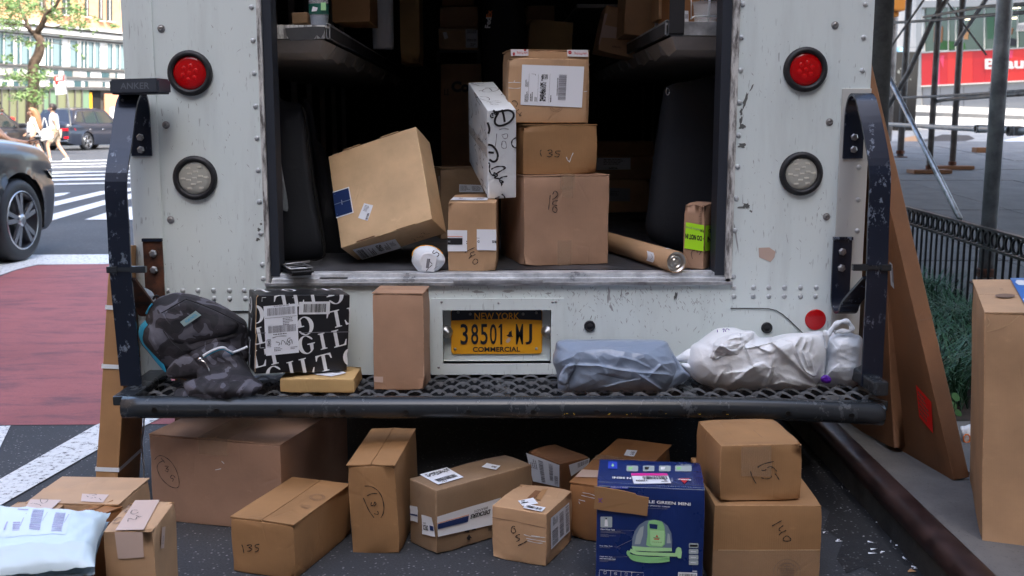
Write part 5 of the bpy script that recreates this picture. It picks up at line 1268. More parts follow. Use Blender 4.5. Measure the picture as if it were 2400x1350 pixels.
label(GB, 'front', Z(*K, [(276, 278), (655, 245), (676, 800), (304, 838)]), [('b', .1, .05, .93, .2, 60, 'h', 'greyink'), ('t', '00 00 000 000 000', .3, .005, .75, .03, 0, .0), ('s', [(.03, .245), (.97, .245)], .003), ('l', .55, .26, .93, .42, 5, 'h', 'greyink'), ('b', .1, .41, .93, .55, 60, 'h', 'greyink'), ('l', .25, .57, .8, .6, 1, 'h'),
      ('s', [(.05, .68), (.16, .68), (.16, .79), (.05, .79), (.05, .68)], .005), ('t', 'S', .08, .70, .135, .775, 0, .03), ('t', 'TUES', .05, .81, .17, .83, 0, .0), ('l', .25, .84, .6, .93, 3, 'h', 'greyink'), ('l', .75, .86, .97, .92, 2, 'h', 'greyink'),
      ('p', [(.17 + .1 * math.cos(k * .628), .355 + .035 * math.sin(k * .628)) for k in range(10)], 'paper')])
pen(GB, 'front', ZZ(*K, [[(415, 680), (458, 690), (445, 720)], [(475, 710), (480, 670), (500, 665), (520, 690), (530, 705), (545, 660)], [(580, 635), (555, 640), (545, 665), (575, 690), (565, 715), (545, 705), (560, 680), (590, 650), (600, 700)], [(375, 635), (450, 615), (535, 612)]]), 1.4, off=.0030)
label(GB, 'front', Z(*K, [(678, 228), (1028, 222), (1022, 365), (674, 370)]), [('b', .15, .18, .88, .84, 26, 'h')], 'whiteink', 'barcode_panel', .0026, 0)
for q in ([(258, 225), (260, 180), (305, 178)], [(630, 215), (640, 178), (600, 182)], [(237, 705), (237, 748), (285, 745)]): pen(GB, 'front', ZZ(*K, [q]), 1.2, 'whiteink', 'corner_mark', .0022, False)
pen(GB, 'front', ZZ(*K, [[(195, 580), (300, 578)], [(680, 578), (900, 572), (1250, 566)]]), 1.6, 'greyink', 'fold_crease', .0024, False)
pen(GB, 'front', ZZ(*K, [[(207, 140), (215, 160), (195, 185), (190, 300), (185, 560), (195, 600), (190, 700), (182, 1020)]]), 2.0, 'light', 'worn_edge', .0016)
TB = carton('plain tall tan box standing on the step, just left of the licence plate', [-.306, -.155, ZT, 0, 0, -4.471, .163, .148, .313], 'pink', seam='w', amp=.0012)
patch(TB, 'front', Z(560, 620, 3.077, [(972, 806), (1040, 808), (1040, 850), (974, 846)]), 'papertape', 'paper_sticker', .0016, 1)
# soft bags
gb = thing('grey_poly_mailer', 'crumpled grey-blue plastic mailer lying on the step right of the plate', 'plastic mailer', P(1450, 915, -.2))
Kg = (1280, 740, 6.667)
star((1448, 860), Z(*Kg, [(205, 400), (600, 393), (1000, 388), (1500, 388), (1850, 400), (1925, 480), (2010, 620), (2110, 800), (2080, 960), (2000, 1090), (1890, 1200), (1700, 1215), (1300, 1212), (900, 1212), (450, 1218), (210, 1200), (178, 1000), (155, 860), (100, 700), (140, 540)]), -.17, .105, 'greybag', 'bag_body', gb, rings=64, per=12, pw=3.4, back=.9, crumple=.006, freq=12, seed=21, folds=[(Z(*Kg, p), a, w) for p, a, w in (([(230, 710), (380, 650), (480, 570), (700, 530), (1000, 510)], .016, 18), ([(1000, 510), (1300, 570), (1600, 600), (1780, 740)], .012, 16), ([(380, 770), (800, 780), (1150, 850), (1500, 890), (1900, 915)], .011, 15), ([(960, 930), (1250, 1000), (1480, 980)], -.010, 12), ([(920, 1120), (1150, 1050), (1480, 980)], .010, 10), ([(1500, 950), (1750, 1120), (1880, 1210)], .012, 14), ([(820, 690), (960, 930)], .007, 9), ([(1650, 900), (1800, 760), (1980, 730)], .010, 10), ([(350, 1180), (360, 1000), (460, 780)], -.010, 9), ([(600, 1180), (900, 1100)], .006, 8), ([(1150, 640), (1400, 700), (1600, 800)], .006, 8))], yfun=lambda p, s, sd: (.05 * sm(.49, .575, p.z) * (1 - s ** 6) if sd > 0 else 0))
star((1593, 868), [(1570, 835), (1580, 832), (1600, 862), (1618, 884), (1590, 902), (1562, 922), (1548, 915), (1560, 880)], -.20, .02, 'greybag', 'bag_flap', gb, rings=10, crumple=.004, freq=26, seed=5)
star((1325, 870), Z(*Kg, [(240, 860), (330, 760), (430, 740), (455, 820), (400, 900), (350, 980), (340, 1060), (280, 1090), (200, 1060), (190, 980)]), -.255, .022, 'greybag', 'bag_knot', gb, rings=10, crumple=.006, freq=45, seed=9)
wb = thing('white_poly_mailer', 'crumpled white plastic mailer marked 170 in purple, between the grey mailer and the tied bag', 'plastic mailer', P(1780, 912, -.2))
Kw = (1570, 740, 4.898)
star((1745, 845), Z(*Kw, [(240, 370), (330, 300), (450, 210), (560, 150), (740, 140), (850, 172), (960, 180), (1040, 250), (1220, 250), (1400, 210), (1600, 200), (1760, 190), (1800, 300), (1780, 660), (1700, 780), (1670, 840), (1450, 855), (1100, 850), (620, 850), (380, 790), (250, 700), (190, 560)]), -.16, .10, 'whitebag', 'bag_body', wb, rings=66, per=12, pw=2.8, back=.8, crumple=.008, freq=11, seed=33, folds=[(Z(*Kw, p), a, w) for p, a, w in (([(610, 850), (740, 750), (960, 580), (890, 420)], .013, 14), ([(1680, 780), (1550, 660), (1350, 470), (1170, 300)], .018, 18), ([(1080, 820), (1170, 620), (1160, 430), (1050, 380)], .013, 11), ([(1130, 840), (1190, 640), (1180, 440)], -.010, 9), ([(1160, 310), (920, 370)], .010, 10), ([(700, 650), (860, 640), (960, 580)], .009, 9), ([(730, 760), (710, 650)], .007, 8), ([(1050, 830), (1290, 760), (1480, 800)], .005, 12), ([(500, 820), (560, 700), (600, 640)], .006, 8), ([(960, 590), (1080, 540), (1160, 620)], .008, 9))])
star((1625, 838), Z(*Kw, [(60, 490), (120, 440), (240, 375), (420, 420), (430, 590), (240, 545), (90, 528)]), -.17, .018, 'whitebag', 'bag_corner', wb, rings=9, crumple=.004, freq=28, seed=12)
star((1625, 868), Z(*Kw, [(130, 550), (260, 545), (420, 590), (400, 690), (380, 790), (250, 700), (170, 620)]), -.18, .018, 'whitebag', 'bag_corner', wb, rings=9, crumple=.004, freq=28, seed=14)
star((1702, 812), Z(*Kw, [(470, 560), (430, 520), (480, 380), (520, 290), (700, 200), (850, 180), (965, 190), (950, 290), (880, 430), (780, 560), (620, 615), (500, 620)]), -.225, .026, 'whitebag', 'bag_fold', wb, rings=34, per=9, crumple=.012, freq=18, folds=[(Z(*Kw, p), a, w) for p, a, w in (([(480, 540), (520, 400), (620, 290), (760, 250)], .010, 8), ([(620, 350), (700, 410), (780, 390), (840, 330)], .010, 7), ([(520, 500), (640, 440), (720, 480), (780, 540)], .009, 7), ([(800, 200), (830, 360)], .008, 6))], seed=15, pw=3)
star((1875, 820), Z(*Kw, [(1160, 310), (1250, 260), (1450, 215), (1700, 210), (1780, 330), (1775, 500), (1700, 660), (1640, 710), (1520, 650), (1400, 530), (1270, 400)]), -.22, .026, 'whitebag', 'bag_fold', wb, rings=34, per=9, crumple=.006, freq=12, folds=[(Z(*Kw, p), a, w) for p, a, w in (([(1500, 250), (1440, 350), (1490, 500), (1560, 640), (1650, 700)], .014, 10), ([(1560, 300), (1520, 400), (1560, 500)], .010, 8), ([(1630, 280), (1600, 420), (1640, 560)], .008, 8))], seed=16, pw=3)
WF = Fr((0, -.262, 0), Matrix.Identity(3), 8, 0.0, 3); WF.root = wb
pen(WF, 'front', ZZ(*Kw, [[(545, 160), (548, 190)], [(605, 160), (625, 150), (615, 190)], [(640, 185), (642, 158), (665, 150), (683, 165)]]), 1.8, 'purple', 'purple_writing', .0)
tbg = thing('tied_plastic_bag', 'thin white plastic bag with knotted handles, leaning on the right grab bar', 'plastic bag', P(1975, 910, -.15))
star((1980, 840), Z(*Kw, [(1790, 300), (1830, 235), (1900, 190), (2030, 185), (2120, 210), (2210, 265), (2215, 500), (2190, 700), (2150, 790), (2060, 830), (1900, 820), (1700, 795), (1770, 660)]), -.13, .085, 'cluebag', 'bag_body', tbg, rings=34, per=9, pw=3.0, back=.7, crumple=.006, freq=13, seed=41)
hp = Z(*Kw, [(1800, 250), (1850, 160), (1920, 90), (1990, 65), (2050, 75), (2090, 145), (2050, 180), (1960, 180), (1890, 190)])
B().tube(crom([P(x, y, -.21 + .01 * i / 8) for i, (x, y) in enumerate(hp)], 4), [.0078 + .002 * math.sin(i) for i in range(33)], 9).out('tied_handle', 'cluebag', tbg, smooth=True)
B().tube(crom([P(x, y, -.225) for x, y in Z(*Kw, [(1770, 170), (1790, 210), (1800, 270), (1795, 340), (1790, 380)])], 4), [.004, .006, .008, .009, .01, .01, .009, .009, .008, .007, .006, .006, .005, .005, .004, .004, .003], 8).out('knot', 'cluebag', tbg, smooth=True)
star((1937, 889), Z(*Kw, [(1740, 700), (1800, 680), (1850, 720), (1840, 770), (1780, 775), (1735, 750)]), -.232, .014, 'purple', 'purple_tape', tbg, rings=8, crumple=.004, freq=60, seed=2)
# backpack
bp = thing('backpack', 'dark camouflage backpack with bright blue piping slumped at the left end of the step', 'backpack', P(450, 930, -.25))
Kb = (300, 660, 4.2195)
star((430, 800), Z(*Kb, [(190, 310), (240, 220), (300, 160), (380, 130), (480, 112), (620, 130), (800, 185), (960, 260), (1080, 340), (1170, 420), (1190, 600), (1190, 760), (1120, 860), (900, 950), (700, 980), (545, 960), (420, 950), (370, 890), (280, 800), (200, 700), (120, 600), (105, 480), (165, 390)]), -.16, .095, 'camo', 'bag_body', bp, rings=30, per=6, pw=3.4, back=.9, crumple=.006, freq=8, folds=[(Z(*Kb, p), a, w) for p, a, w in (([(330, 310), (420, 420), (560, 560), (610, 680)], .008, 10), ([(1170, 520), (1000, 560), (820, 620), (640, 680)], .012, 12), ([(200, 330), (230, 560), (330, 760)], .008, 9))], seed=51)
star((432, 765), Z(*Kb, [(360, 320), (440, 240), (570, 185), (760, 250), (950, 330), (1100, 420), (1020, 530), (820, 590), (610, 650), (440, 610), (340, 470)]), -.238, .026, 'camo', 'front_panel', bp, rings=16, pw=4, crumple=.004, freq=9, seed=52)
star((515, 872), Z(*Kb, [(600, 700), (700, 640), (860, 590), (980, 600), (1100, 690), (1200, 850), (1240, 930), (1330, 1010), (1300, 1080), (1180, 1170), (1050, 1212), (900, 1236), (800, 1230), (680, 1190), (600, 1130), (550, 1000), (680, 960), (640, 830)]), -.235, .068, 'camo', 'front_pocket', bp, rings=28, per=6, pw=3, crumple=.008, freq=10, folds=[(Z(*Kb, p), a, w) for p, a, w in (([(800, 950), (900, 1000), (960, 1080)], .012, 12), ([(960, 1090), (1020, 1010), (1130, 960)], .014, 12), ([(1090, 1180), (1110, 1080), (1180, 1000)], .012, 10), ([(560, 1000), (700, 1060), (820, 1200)], .010, 10), ([(760, 850), (820, 930), (800, 1000)], -.01, 9))], seed=55, yfun=lambda p, s, sd: -.13 * sm(.50, .40, p.z))
star((470, 872), Z(*Kb, [(380, 890), (450, 790), (560, 720), (640, 740), (760, 850), (800, 950), (700, 970), (540, 955), (420, 960)]), -.248, .03, 'camo', 'side_pocket', bp, rings=14, pw=3.2, crumple=.004, freq=12, seed=57)
def trim(pts, Ys, r, mt, nm): B().tube(crom([P(x, y, Y_) for (x, y), Y_ in zip(pts, Ys)], 6), r, 8).out(nm, mt, bp, smooth=True)
tp = Z(*Kb, [(178, 385), (125, 440), (110, 520), (150, 620), (215, 700), (280, 790), (330, 850), (372, 895)])
bcy = B(); cp = crom([P(x, y, -.205) for x, y in tp], 6); n_ = len(cp)
for i in range(n_):
    wdt = .0145 * math.sin(math.pi * min(1, (i + 3) / (n_ + 3)) ** .8) + .003; t = (cp[min(i + 1, n_ - 1)] - cp[max(i - 1, 0)]).normalized(); s_ = Vector((t.z, 0, -t.x))
    if s_.x < 0: s_ = -s_
    bcy.v += [cp[i] - s_ * .002, cp[i] + s_ * wdt + Vector((0, -.012, 0)), cp[i] + s_ * wdt * 2 + Vector((0, -.012, 0))]
for i in range(n_ - 1):
    for j in (0, 1): bcy.f.append((i * 3 + j, i * 3 + j + 1, i * 3 + j + 4, i * 3 + j + 3)); bcy.mi.append(0)
bcy.out('blue_piping', 'cyan', bp, smooth=True, fix=False)
trim(Z(*Kb, [(240, 220), (210, 260), (180, 320)]), [-.19] * 3, .003, 'cyan', 'blue_piping')
trim(Z(*Kb, [(745, 735), (820, 690), (900, 658), (950, 655), (985, 680), (1035, 705)]), [-.315, -.318, -.318, -.315, -.308, -.29], .0042, 'strapwhite', 'zip')
trim(Z(*Kb, [(750, 748), (825, 703), (905, 671), (955, 668), (990, 692), (1035, 716)]), [-.314, -.317, -.317, -.314, -.307, -.289], .003, 'cyan', 'zip_edge')
trim(Z(*Kb, [(1040, 700), (1100, 680), (1180, 645)]), [-.285, -.27, -.25], .0042, 'strapwhite', 'zip')
trim(Z(*Kb, [(715, 775), (760, 800), (790, 850), (805, 900), (795, 950)]), [-.318, -.32, -.322, -.322, -.318], .0028, 'chrome', 'zip_pull_chain')
B().lathe(P(300 + 715 / 4.2195, 660 + 770 / 4.2195, -.315), (0, -1, 0), [(.007, 0), (.008, .003), (.005, .006), (.0001, .007)], 14).out('zip_slider', 'chrome', bp, smooth=True)
trim(Z(*Kb, [(330, 310), (440, 250), (570, 175)]), [-.245, -.262, -.255], .0016, 'bagblack', 'seam'); trim(Z(*Kb, [(570, 172), (760, 240), (950, 325), (1150, 430)]), [-.255, -.262, -.258, -.24], .0016, 'bagblack', 'seam')
trim(Z(*Kb, [(345, 480), (430, 600), (540, 690)]), [-.262, -.268, -.27], .0014, 'bagblack', 'seam')
PFr = Fr((0, -.272, 0), rotm(0, 0, 0), 8, 0.0, 3); PFr.root = bp
label(PFr, 'front', Z(*Kb, [(515, 400), (670, 288), (725, 332), (555, 445)]), [('t', 'FORTNITE', .22, .3, .86, .72, 0, .02, 'cyan')], 'teal', 'brand_patch', 0, .0)
trim(Z(*Kb, [(250, 175), (262, 150), (285, 140), (310, 155)]), [-.17] * 4, .0035, 'bagblack', 'haul_loop')
# crumpled clear film behind the left bar
cf = thing('crumpled_clear_film', 'crumpled clear plastic stuck behind the left grab bar', 'plastic scrap', P(350, 735, -.03))
star((342, 698), [(325, 672), (345, 676), (362, 690), (366, 715), (355, 735), (330, 730), (320, 705)], -.06, .03, 'bubble', 'film_folds', cf, rings=10, crumple=.009, freq=45, seed=3)
# ------------------------------------------------------------------ parcels on the road
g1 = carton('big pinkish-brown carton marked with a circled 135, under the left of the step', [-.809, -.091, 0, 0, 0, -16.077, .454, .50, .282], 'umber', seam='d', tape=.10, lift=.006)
pen(g1, 'front', ZZ(0, 950, 3.375, [[(1225, 430), (1250, 402), (1290, 400), (1350, 440), (1395, 510), (1418, 590), (1415, 640), (1390, 652), (1340, 635), (1285, 585), (1255, 530), (1245, 490), (1260, 455), (1300, 435)], [(1275, 415), (1305, 452)], [(1305, 480), (1335, 482), (1315, 502), (1335, 505), (1325, 525), (1308, 512)], [(1388, 570), (1365, 550), (1350, 572), (1375, 582), (1365, 600)]]), 1.5)
pen(g1, 'front', ZZ(0, 950, 3.375, [[(1755, 440), (1775, 460)], [(1705, 510), (1750, 500)]]), 1.6, 'strapwhite', 'tape_glint')
g2 = carton('brown box marked 135 lying on the road in front of the big carton', [-.599, -.535, 0, 0, 0, -18.786, .200, .350, .162], 'kraft', seam='d')
pen(g2, 'front', ZZ(0, 950, 3.375, [[(1915, 1100), (1925, 1130), (1932, 1168)], [(1955, 1108), (1985, 1100), (1990, 1115), (1970, 1125), (1995, 1135), (1980, 1150), (1955, 1152)], [(2055, 1098), (2025, 1102), (2022, 1120), (2048, 1130), (2040, 1150), (2018, 1158)]]), 2.4)
MO = [(755 + 60 * math.cos(k * .4), 730 + 24 * math.sin(k * .4)) for k in range(17)]
pen(g2, 'top', ZZ(520, 950, 3.375, [MO, [(x * .75 + 189, y * .75 + 182) for x, y in MO], [(620, 790), (700, 800)], [(615, 800), (700, 812)], [(625, 808), (690, 822)]]), 1.6, 'brownink', 'printed_stamp')
g3 = carton('upright brown box marked with a circled 133, standing on the road', [-0.340, -0.386, 0.004, 2.229, -1.770, -6.618, .143, .330, .275], 'kraft', seam='d')
pen(g3, 'front', ZZ(520, 950, 3.375, [[(1130, 637), (1180, 640), (1230, 670), (1265, 720), (1282, 790), (1278, 850), (1258, 888)], [(1120, 730), (1145, 790), (1170, 840), (1205, 888)], [(1150, 715), (1185, 698), (1230, 697)], [(1185, 765), (1180, 790), (1200, 788), (1210, 762), (1220, 780), (1205, 795)], [(1205, 855), (1225, 860), (1240, 855), (1232, 835)]]), 2.0)
g4 = carton('long grey-brown box sealed with white lettered tape, left of the small labelled box', [-0.078, -0.406, 0, 0, 0, 38.774, .374, .138, .202], 'olive', r=.006, amp=.003, dent=.01)
K4 = (940, 1040, 4.355)
label(g4, 'top', Z(*K4, [(188, 320), (440, 236), (640, 348), (378, 424)]), [('x', .1, .12, .85, .36, 40, 6), ('x', .86, .05, .95, .3, 5, 6), ('b', .12, .62, .88, .86, 40, 'h'), ('l', .2, .9, .6, .97, 1, 'h')])
label(g4, 'top', Z(*K4, [(875, 203), (1016, 232), (968, 273), (822, 242)]), [('t', '07G', .55, .35, .85, .7, 20, .04)])
lt = label(g4, 'front', Z(*K4, [(338, 745), (1010, 545), (935, 820), (368, 945)]), [('r', 0, .36, .5, .62, 'navyink'), ('s', [(0, .33), (.5, .33)], .015, 'orangeink'), ('t', 'DECKERS', .53, .34, .86, .52, 180, .04), ('t', 'BRANDS', .58, .2, .80, .30, 180, .0)], 'whiteink', 'lettered_tape', .0024, .003)
label(g4, 'left', Z(*K4, [(222, 720), (330, 748), (364, 948), (228, 918)]), [('t', 'DECK', .12, .48, .55, .75, 180, .04), ('r', .7, .45, 1, .7, 'navyink'), ('t', 'ERS', .15, .35, .4, .44, 180, .0)], 'whiteink', 'lettered_tape', .0024, .003)
label(g4, 'left', Z(*K4, [(104, 628), (180, 640), (190, 800), (110, 780)]), [('r', 0, .5, 1, .62, 'navyink')], 'whiteink', 'lettered_tape', .0024, .003)
def tri(cx, cy, s, ang):
    p = [(0, -.5), (.5, .1), (.18, .1), (.18, .42), (-.18, .42), (-.42, .1)]; a = math.radians(ang)
    return [(cx + s * (x * math.cos(a) - y * math.sin(a)), cy + s * (x * math.sin(a) + y * math.cos(a))) for x, y in p]
for cx, cy, an in ((735, 862, 120), (668, 885, 240), (690, 955, 0)):
    b = B(); b.flat([g4.on('front', *p, .0018) for p in Z(*K4, tri(cx, cy, 62, an))]); b.out('recycling_arrow', 'ink', g4.root, fix=False)
for st, q in (('9X6', [(795, 800), (905, 770), (905, 812), (795, 838)]), ('H', [(890, 850), (918, 843), (918, 885), (890, 890)])):
    cc = [g4.on('front', *p, .0018) for p in Z(*K4, q)]; vs, fs = text2d(st, .04)
    mesh('lettering', [(cc[0] * (1 - u) + cc[1] * u) * (1 - v) + (cc[3] * (1 - u) + cc[2] * u) * v for u, v in [(1 - a_, b_) for a_, b_ in vs]], fs, 'ink', g4.root)
g5 = carton('small tan box with several labels and a handwritten 140, on the road', [.102, -.527, 0, 0, 0, -24.877, .172, .215, .160], 'tan', r=.004)
pen(g5, 'front', ZZ(*K4, [[(1165, 845), (1145, 840), (1128, 865), (1130, 900), (1150, 910), (1172, 895), (1165, 870), (1150, 862)], [(1215, 925), (1190, 930), (1172, 952), (1195, 960), (1212, 968), (1208, 980), (1180, 998)], [(1285, 992), (1245, 1015), (1195, 1038)]]), 2.2)
label(g5, 'right', Z(*K4, [(1520, 758), (1708, 597), (1716, 890), (1525, 1078)]), [('b', .06, .45, .36, .95, 34, 'v', 'greyink'), ('b', .45, .1, .66, .9, 50, 'v', 'greyink'), ('b', .78, .05, .95, .95, 44, 'v', 'greyink'), ('l', .1, .05, .35, .3, 4, 'v')])
label(g5, 'top', Z(*K4, [(1348, 557), (1398, 616), (1240, 642), (1192, 588)]), [('l', .1, .55, .6, .85, 2, 'v'), ('r', .5, .5, .62, .95)], off=.0014)
label(g5, 'top', Z(*K4, [(1270, 622), (1476, 662), (1438, 706), (1244, 666)]), [('b', .12, .3, .9, .8, 22, 'h')], off=.003)
patch(g5, 'top', Z(*K4, [(1370, 478), (1432, 486), (1360, 568), (1284, 560)]), 'brown', 'brown_tape', .0014, 1)
patch(g5, 'top', Z(*K4, [(1440, 470), (1500, 462), (1420, 580), (1370, 570)]), 'kraft', 'torn_patch', .0013, 1)
pen(g5, 'front', ZZ(*K4, [[(1255, 925), (1330, 945), (1475, 955)], [(1280, 965), (1400, 985), (1480, 1000)], [(1290, 985), (1380, 1010), (1450, 1012)], [(1330, 935), (1420, 948)]]), 1.6, 'strapwhite', 'tape_glint')
pen(g5, 'front', ZZ(*K4, [[(930, 750), (1200, 800), (1480, 862)]]), 1.5, 'brownink', 'fold_crease', .001)
g6 = carton('dark brown box wrapped in two shipping labels, behind the long taped box', [.206, -.02, 0, 0, 0, -54.766, .184, .127, .131], 'brown')
label(g6, 'front', Z(1120, 950, 3.376, [(385, 375), (650, 472), (648, 645), (440, 600)]), [('b', .36, .1, .5, .95, 30, 'v', 'greyink'), ('b', .68, .1, .8, .8, 30, 'v', 'greyink'), ('b', .84, .55, .96, .95, 20, 'v', 'greyink'), ('l', .05, .1, .3, .5, 4, 'v', 'greyink')])
label(g6, 'right', Z(1120, 950, 3.376, [(716, 470), (880, 418), (872, 470), (735, 560)]), [('b', .4, .1, .95, .6, 20, 'h', 'greyink')])
g7 = carton('long crumpled orange-brown box reaching under the van behind the blue box', [.399, -.268, 0, 0, 0, -24.425, .190, .482, .180], 'orange', seam='w', tape=.06, r=.007, amp=.005, dent=.014, lift=.007)
label(g7, 'top', Z(1120, 950, 3.376, [(1178, 356), (1262, 362), (1236, 410), (1155, 400)]), [('x', .5, .3, .85, .8, 5, 5, 'greyink')])
patch(g7, 'top', Z(1120, 950, 3.376, [(800, 508), (970, 520), (970, 575), (770, 570)]), 'papertape', 'paper_tape', .002, 3)
pen(g7, 'front', ZZ(1120, 950, 3.376, [[(830, 690), (890, 700), (940, 720)], [(820, 710), (880, 725), (930, 735)], [(800, 745), (850, 757)], [(800, 760), (808, 778)]]), 1.5, 'strapwhite', 'tape_glint')
# blue appliance box
g9 = carton('dark blue printed appliance box showing a green carpet cleaner, on the road', [.412, -.739, 0, 0, 0, -7.681, .283, .226, .303], 'bluebox', 'appliance_box', 'appliance box', r=.003, amp=.0012, dent=.003)
K9 = (1380, 1060, 4.655)
FQ = Z(*K9, [(105, 372), (1275, 404), (1245, 1350 + 190), (60, 1350 + 170)])
def fz(x, y):       # zoomed pixel -> label uv on the front quad (plane hit, inverse of the bilinear map is not needed)
    return g9.on('front', 1380 + x / 4.655, 1060 + y / 4.655, .0014)
def fpoly(pts, mt, nm, off=0.0, smooth=False, face='front'):
    q = [g9.on(face, 1380 + x / 4.655, 1060 + y / 4.655, .0013 + off) for x, y in pts]
    if smooth: q = crom(q, 4, True)
    return B().flat(q).out(nm, mt, g9.root, fix=False)
def ftext(st, q, mt, bold=.02, face='front', rot=0, nm='lettering', off=.0016):
    cc = [g9.on(face, 1380 + x / 4.655, 1060 + y / 4.655, off) for x, y in q]; vs, fs = text2d(st, bold)
    if rot: vs = [(1 - u, 1 - v) for u, v in vs]
    mesh(nm, [(cc[0] * (1 - u) + cc[1] * u) * v + (cc[3] * (1 - u) + cc[2] * u) * (1 - v) for u, v in vs], fs, mt, g9.root)
ftext('LE GREEN MINI', [(655, 520), (1110, 548), (1110, 582), (655, 552)], 'whiteink', .03)
ftext('CARPET & UPHOLSTERY CLEANER', [(560, 568), (888, 588), (888, 600), (560, 580)], 'whiteink', .02)
ftext('Clean Water Tank', [(127, 828), (285, 838), (285, 852), (127, 842)], 'whiteink', .03)
ftext('Dirty Water Tank', [(118, 1010), (260, 1018), (260, 1032), (118, 1024)], 'whiteink', .03)
ftext('Tough Stain Tool', [(117, 1128), (256, 1136), (256, 1148), (117, 1140)], 'whiteink', .03)
ftext('with Removable Lens', [(117, 1148), (292, 1158), (292, 1170), (117, 1160)], 'whiteink', .03)
for x0, y0, x1 in ((127, 855, 350), (127, 868, 400), (127, 890, 215), (127, 902, 297), (127, 914, 220), (118, 1035, 230), (117, 1172, 285), (117, 1184, 210), (600, 604, 860)):
    fpoly([(x0, y0), (x1, y0 + (x1 - x0) * .04), (x1, y0 + (x1 - x0) * .04 + 4), (x0, y0 + 4)], 'greyink', 'small_print')
for q in ([(300, 846), (490, 852)], [(275, 1028), (310, 1030), (475, 950)], [(265, 1142), (420, 1136)]): pen(g9, 'front', ZZ(*K9, [q]), .7, 'greyink', 'pointer_line', .0016, False)
# the cleaner
def ov(cx, cy, rx, ry, n=18, a0=0, a1=6.2832): return [(cx + rx * math.cos(a0 + (a1 - a0) * k / n), cy + ry * math.sin(a0 + (a1 - a0) * k / n)) for k in range(n)]
fpoly([(470, 1030), (475, 940), (500, 860), (550, 790), (620, 745), (700, 733), (790, 745), (860, 800), (900, 880), (910, 960), (905, 1060)], 'tankprint', 'printed_picture', .0002)
fpoly([(500, 1000), (520, 900), (560, 820), (600, 800), (590, 900), (560, 1000)], 'photoprint', 'printed_picture', .0005); fpoly([(850, 990), (860, 880), (880, 890), (895, 990)], 'photoprint', 'printed_picture', .0005)
fpoly([(625, 1010), (640, 900), (640, 790), (655, 745), (720, 735), (800, 755), (822, 800), (835, 900), (830, 1000), (800, 1030), (660, 1025)], 'greenprint', 'printed_picture', .0008)
fpoly([(660, 775), (750, 785), (745, 835), (665, 828)], 'bluebox' if 0 else 'navyink', 'printed_picture', .0011)
fpoly([(668, 845), (825, 852), (822, 940), (815, 1000), (790, 1020), (690, 1012), (672, 990)], 'greenlight', 'printed_picture', .0011)
fpoly([(470, 1020), (620, 1030), (905, 1040), (908, 1075), (700, 1080), (480, 1070)], 'greenlight', 'printed_picture', .0011)
fpoly([(742, 898), (728, 918), (757, 920)], 'redink', 'printed_picture', .0014); fpoly([(713, 937), (769, 940), (768, 950), (713, 947)], 'redink', 'printed_picture', .0014)
ftext('BISSELL', [(706, 922), (780, 926), (780, 936), (706, 932)], 'ink', .02, off=.0028); ftext('LITTLE GREEN MINI', [(688, 970), (798, 974), (798, 981), (688, 977)], 'ink', .0, off=.0028)
pen(g9, 'front', ZZ(*K9, [[(440, 1075), (430, 1100), (470, 1130), (600, 1150), (750, 1155), (880, 1150)], [(450, 1130), (500, 1165), (620, 1185), (760, 1185), (880, 1170)]]), 8.0, 'greenprint', 'printed_hose', .0022)
pen(g9, 'front', ZZ(*K9, [[(450, 1062), (520, 1095), (650, 1105), (800, 1110), (960, 1115)]]), 8.5, 'greenlight', 'printed_hose', .0026)
fpoly([(940, 1100), (950, 1050), (975, 1028), (1005, 1040), (1015, 1090), (1005, 1150), (975, 1150)], 'greenlight', 'printed_hose', .0016)
# small pictures
def rr_(x0, y0, x1, y1, mt, off=0, face='front'): fpoly([(x0 + 6, y0), (x1 - 6, y0 + 1), (x1, y0 + 8), (x1, y1 - 8), (x1 - 6, y1), (x0 + 6, y1), (x0, y1 - 8), (x0, y0 + 8)], mt, 'small_picture', off, face=face)
rr_(127, 700, 255, 818, 'photoprint'); fpoly([(170, 805), (175, 740), (185, 720), (195, 720), (205, 745), (210, 805)], 'whiteink', 'small_picture', .0003); fpoly([(182, 730), (182, 712), (198, 714), (198, 730)], 'ink', 'small_picture', .0006)
for y in (990, 1055, 1118, 1175): rr_(1092, y, 1195, y + 52, 'photoprint'); fpoly([(1110, y + 20), (1170, y + 24), (1170, y + 32), (1110, y + 28)], 'whiteink' if y > 1000 else 'ink', 'small_picture', .0003)
rr_(1100, 1005, 1190, 1028, 'ink', .0006)
pen(g9, 'front', ZZ(*K9, [[(112, 1350), (118, 1280), (600, 1312), (598, 1350)], [(240, 1290), (238, 1350)], [(352, 1297), (350, 1350)], [(470, 1304), (468, 1350)], ov(178, 1310, 14, 16) + [(192, 1310)], ov(292, 1323, 14, 15) + [(306, 1323)], [(283, 1315), (303, 1332)], [(395, 1312), (418, 1313), (418, 1342), (395, 1341), (395, 1312)], [(520, 1340), (545, 1330)]]), .9, 'whiteink', 'feature_row', .0016, False)
label(g9, 'front', Z(*K9, [(975, 1305), (1182, 1312), (1180, 1400), (973, 1395)]), [('b', .06, .15, .94, .95, 24, 'h')], 'whiteink', 'barcode_panel', .0014, 0)
fpoly([(1130, 1290), (1182, 1292), (1182, 1301), (1130, 1299)], 'whiteink', 'small_print')
ftext("AMERICA'S #1 BRAND", [(240, 372), (425, 378), (425, 390), (240, 384)], 'whiteink', .02); fpoly([(232, 366), (432, 372), (430, 398), (232, 392)], 'brightblue', 'blue_strip', .0001)
fpoly([(945, 366), (1155, 376), (1155, 396), (945, 386)], 'brightblue', 'blue_strip', .0001)
T = 'top'
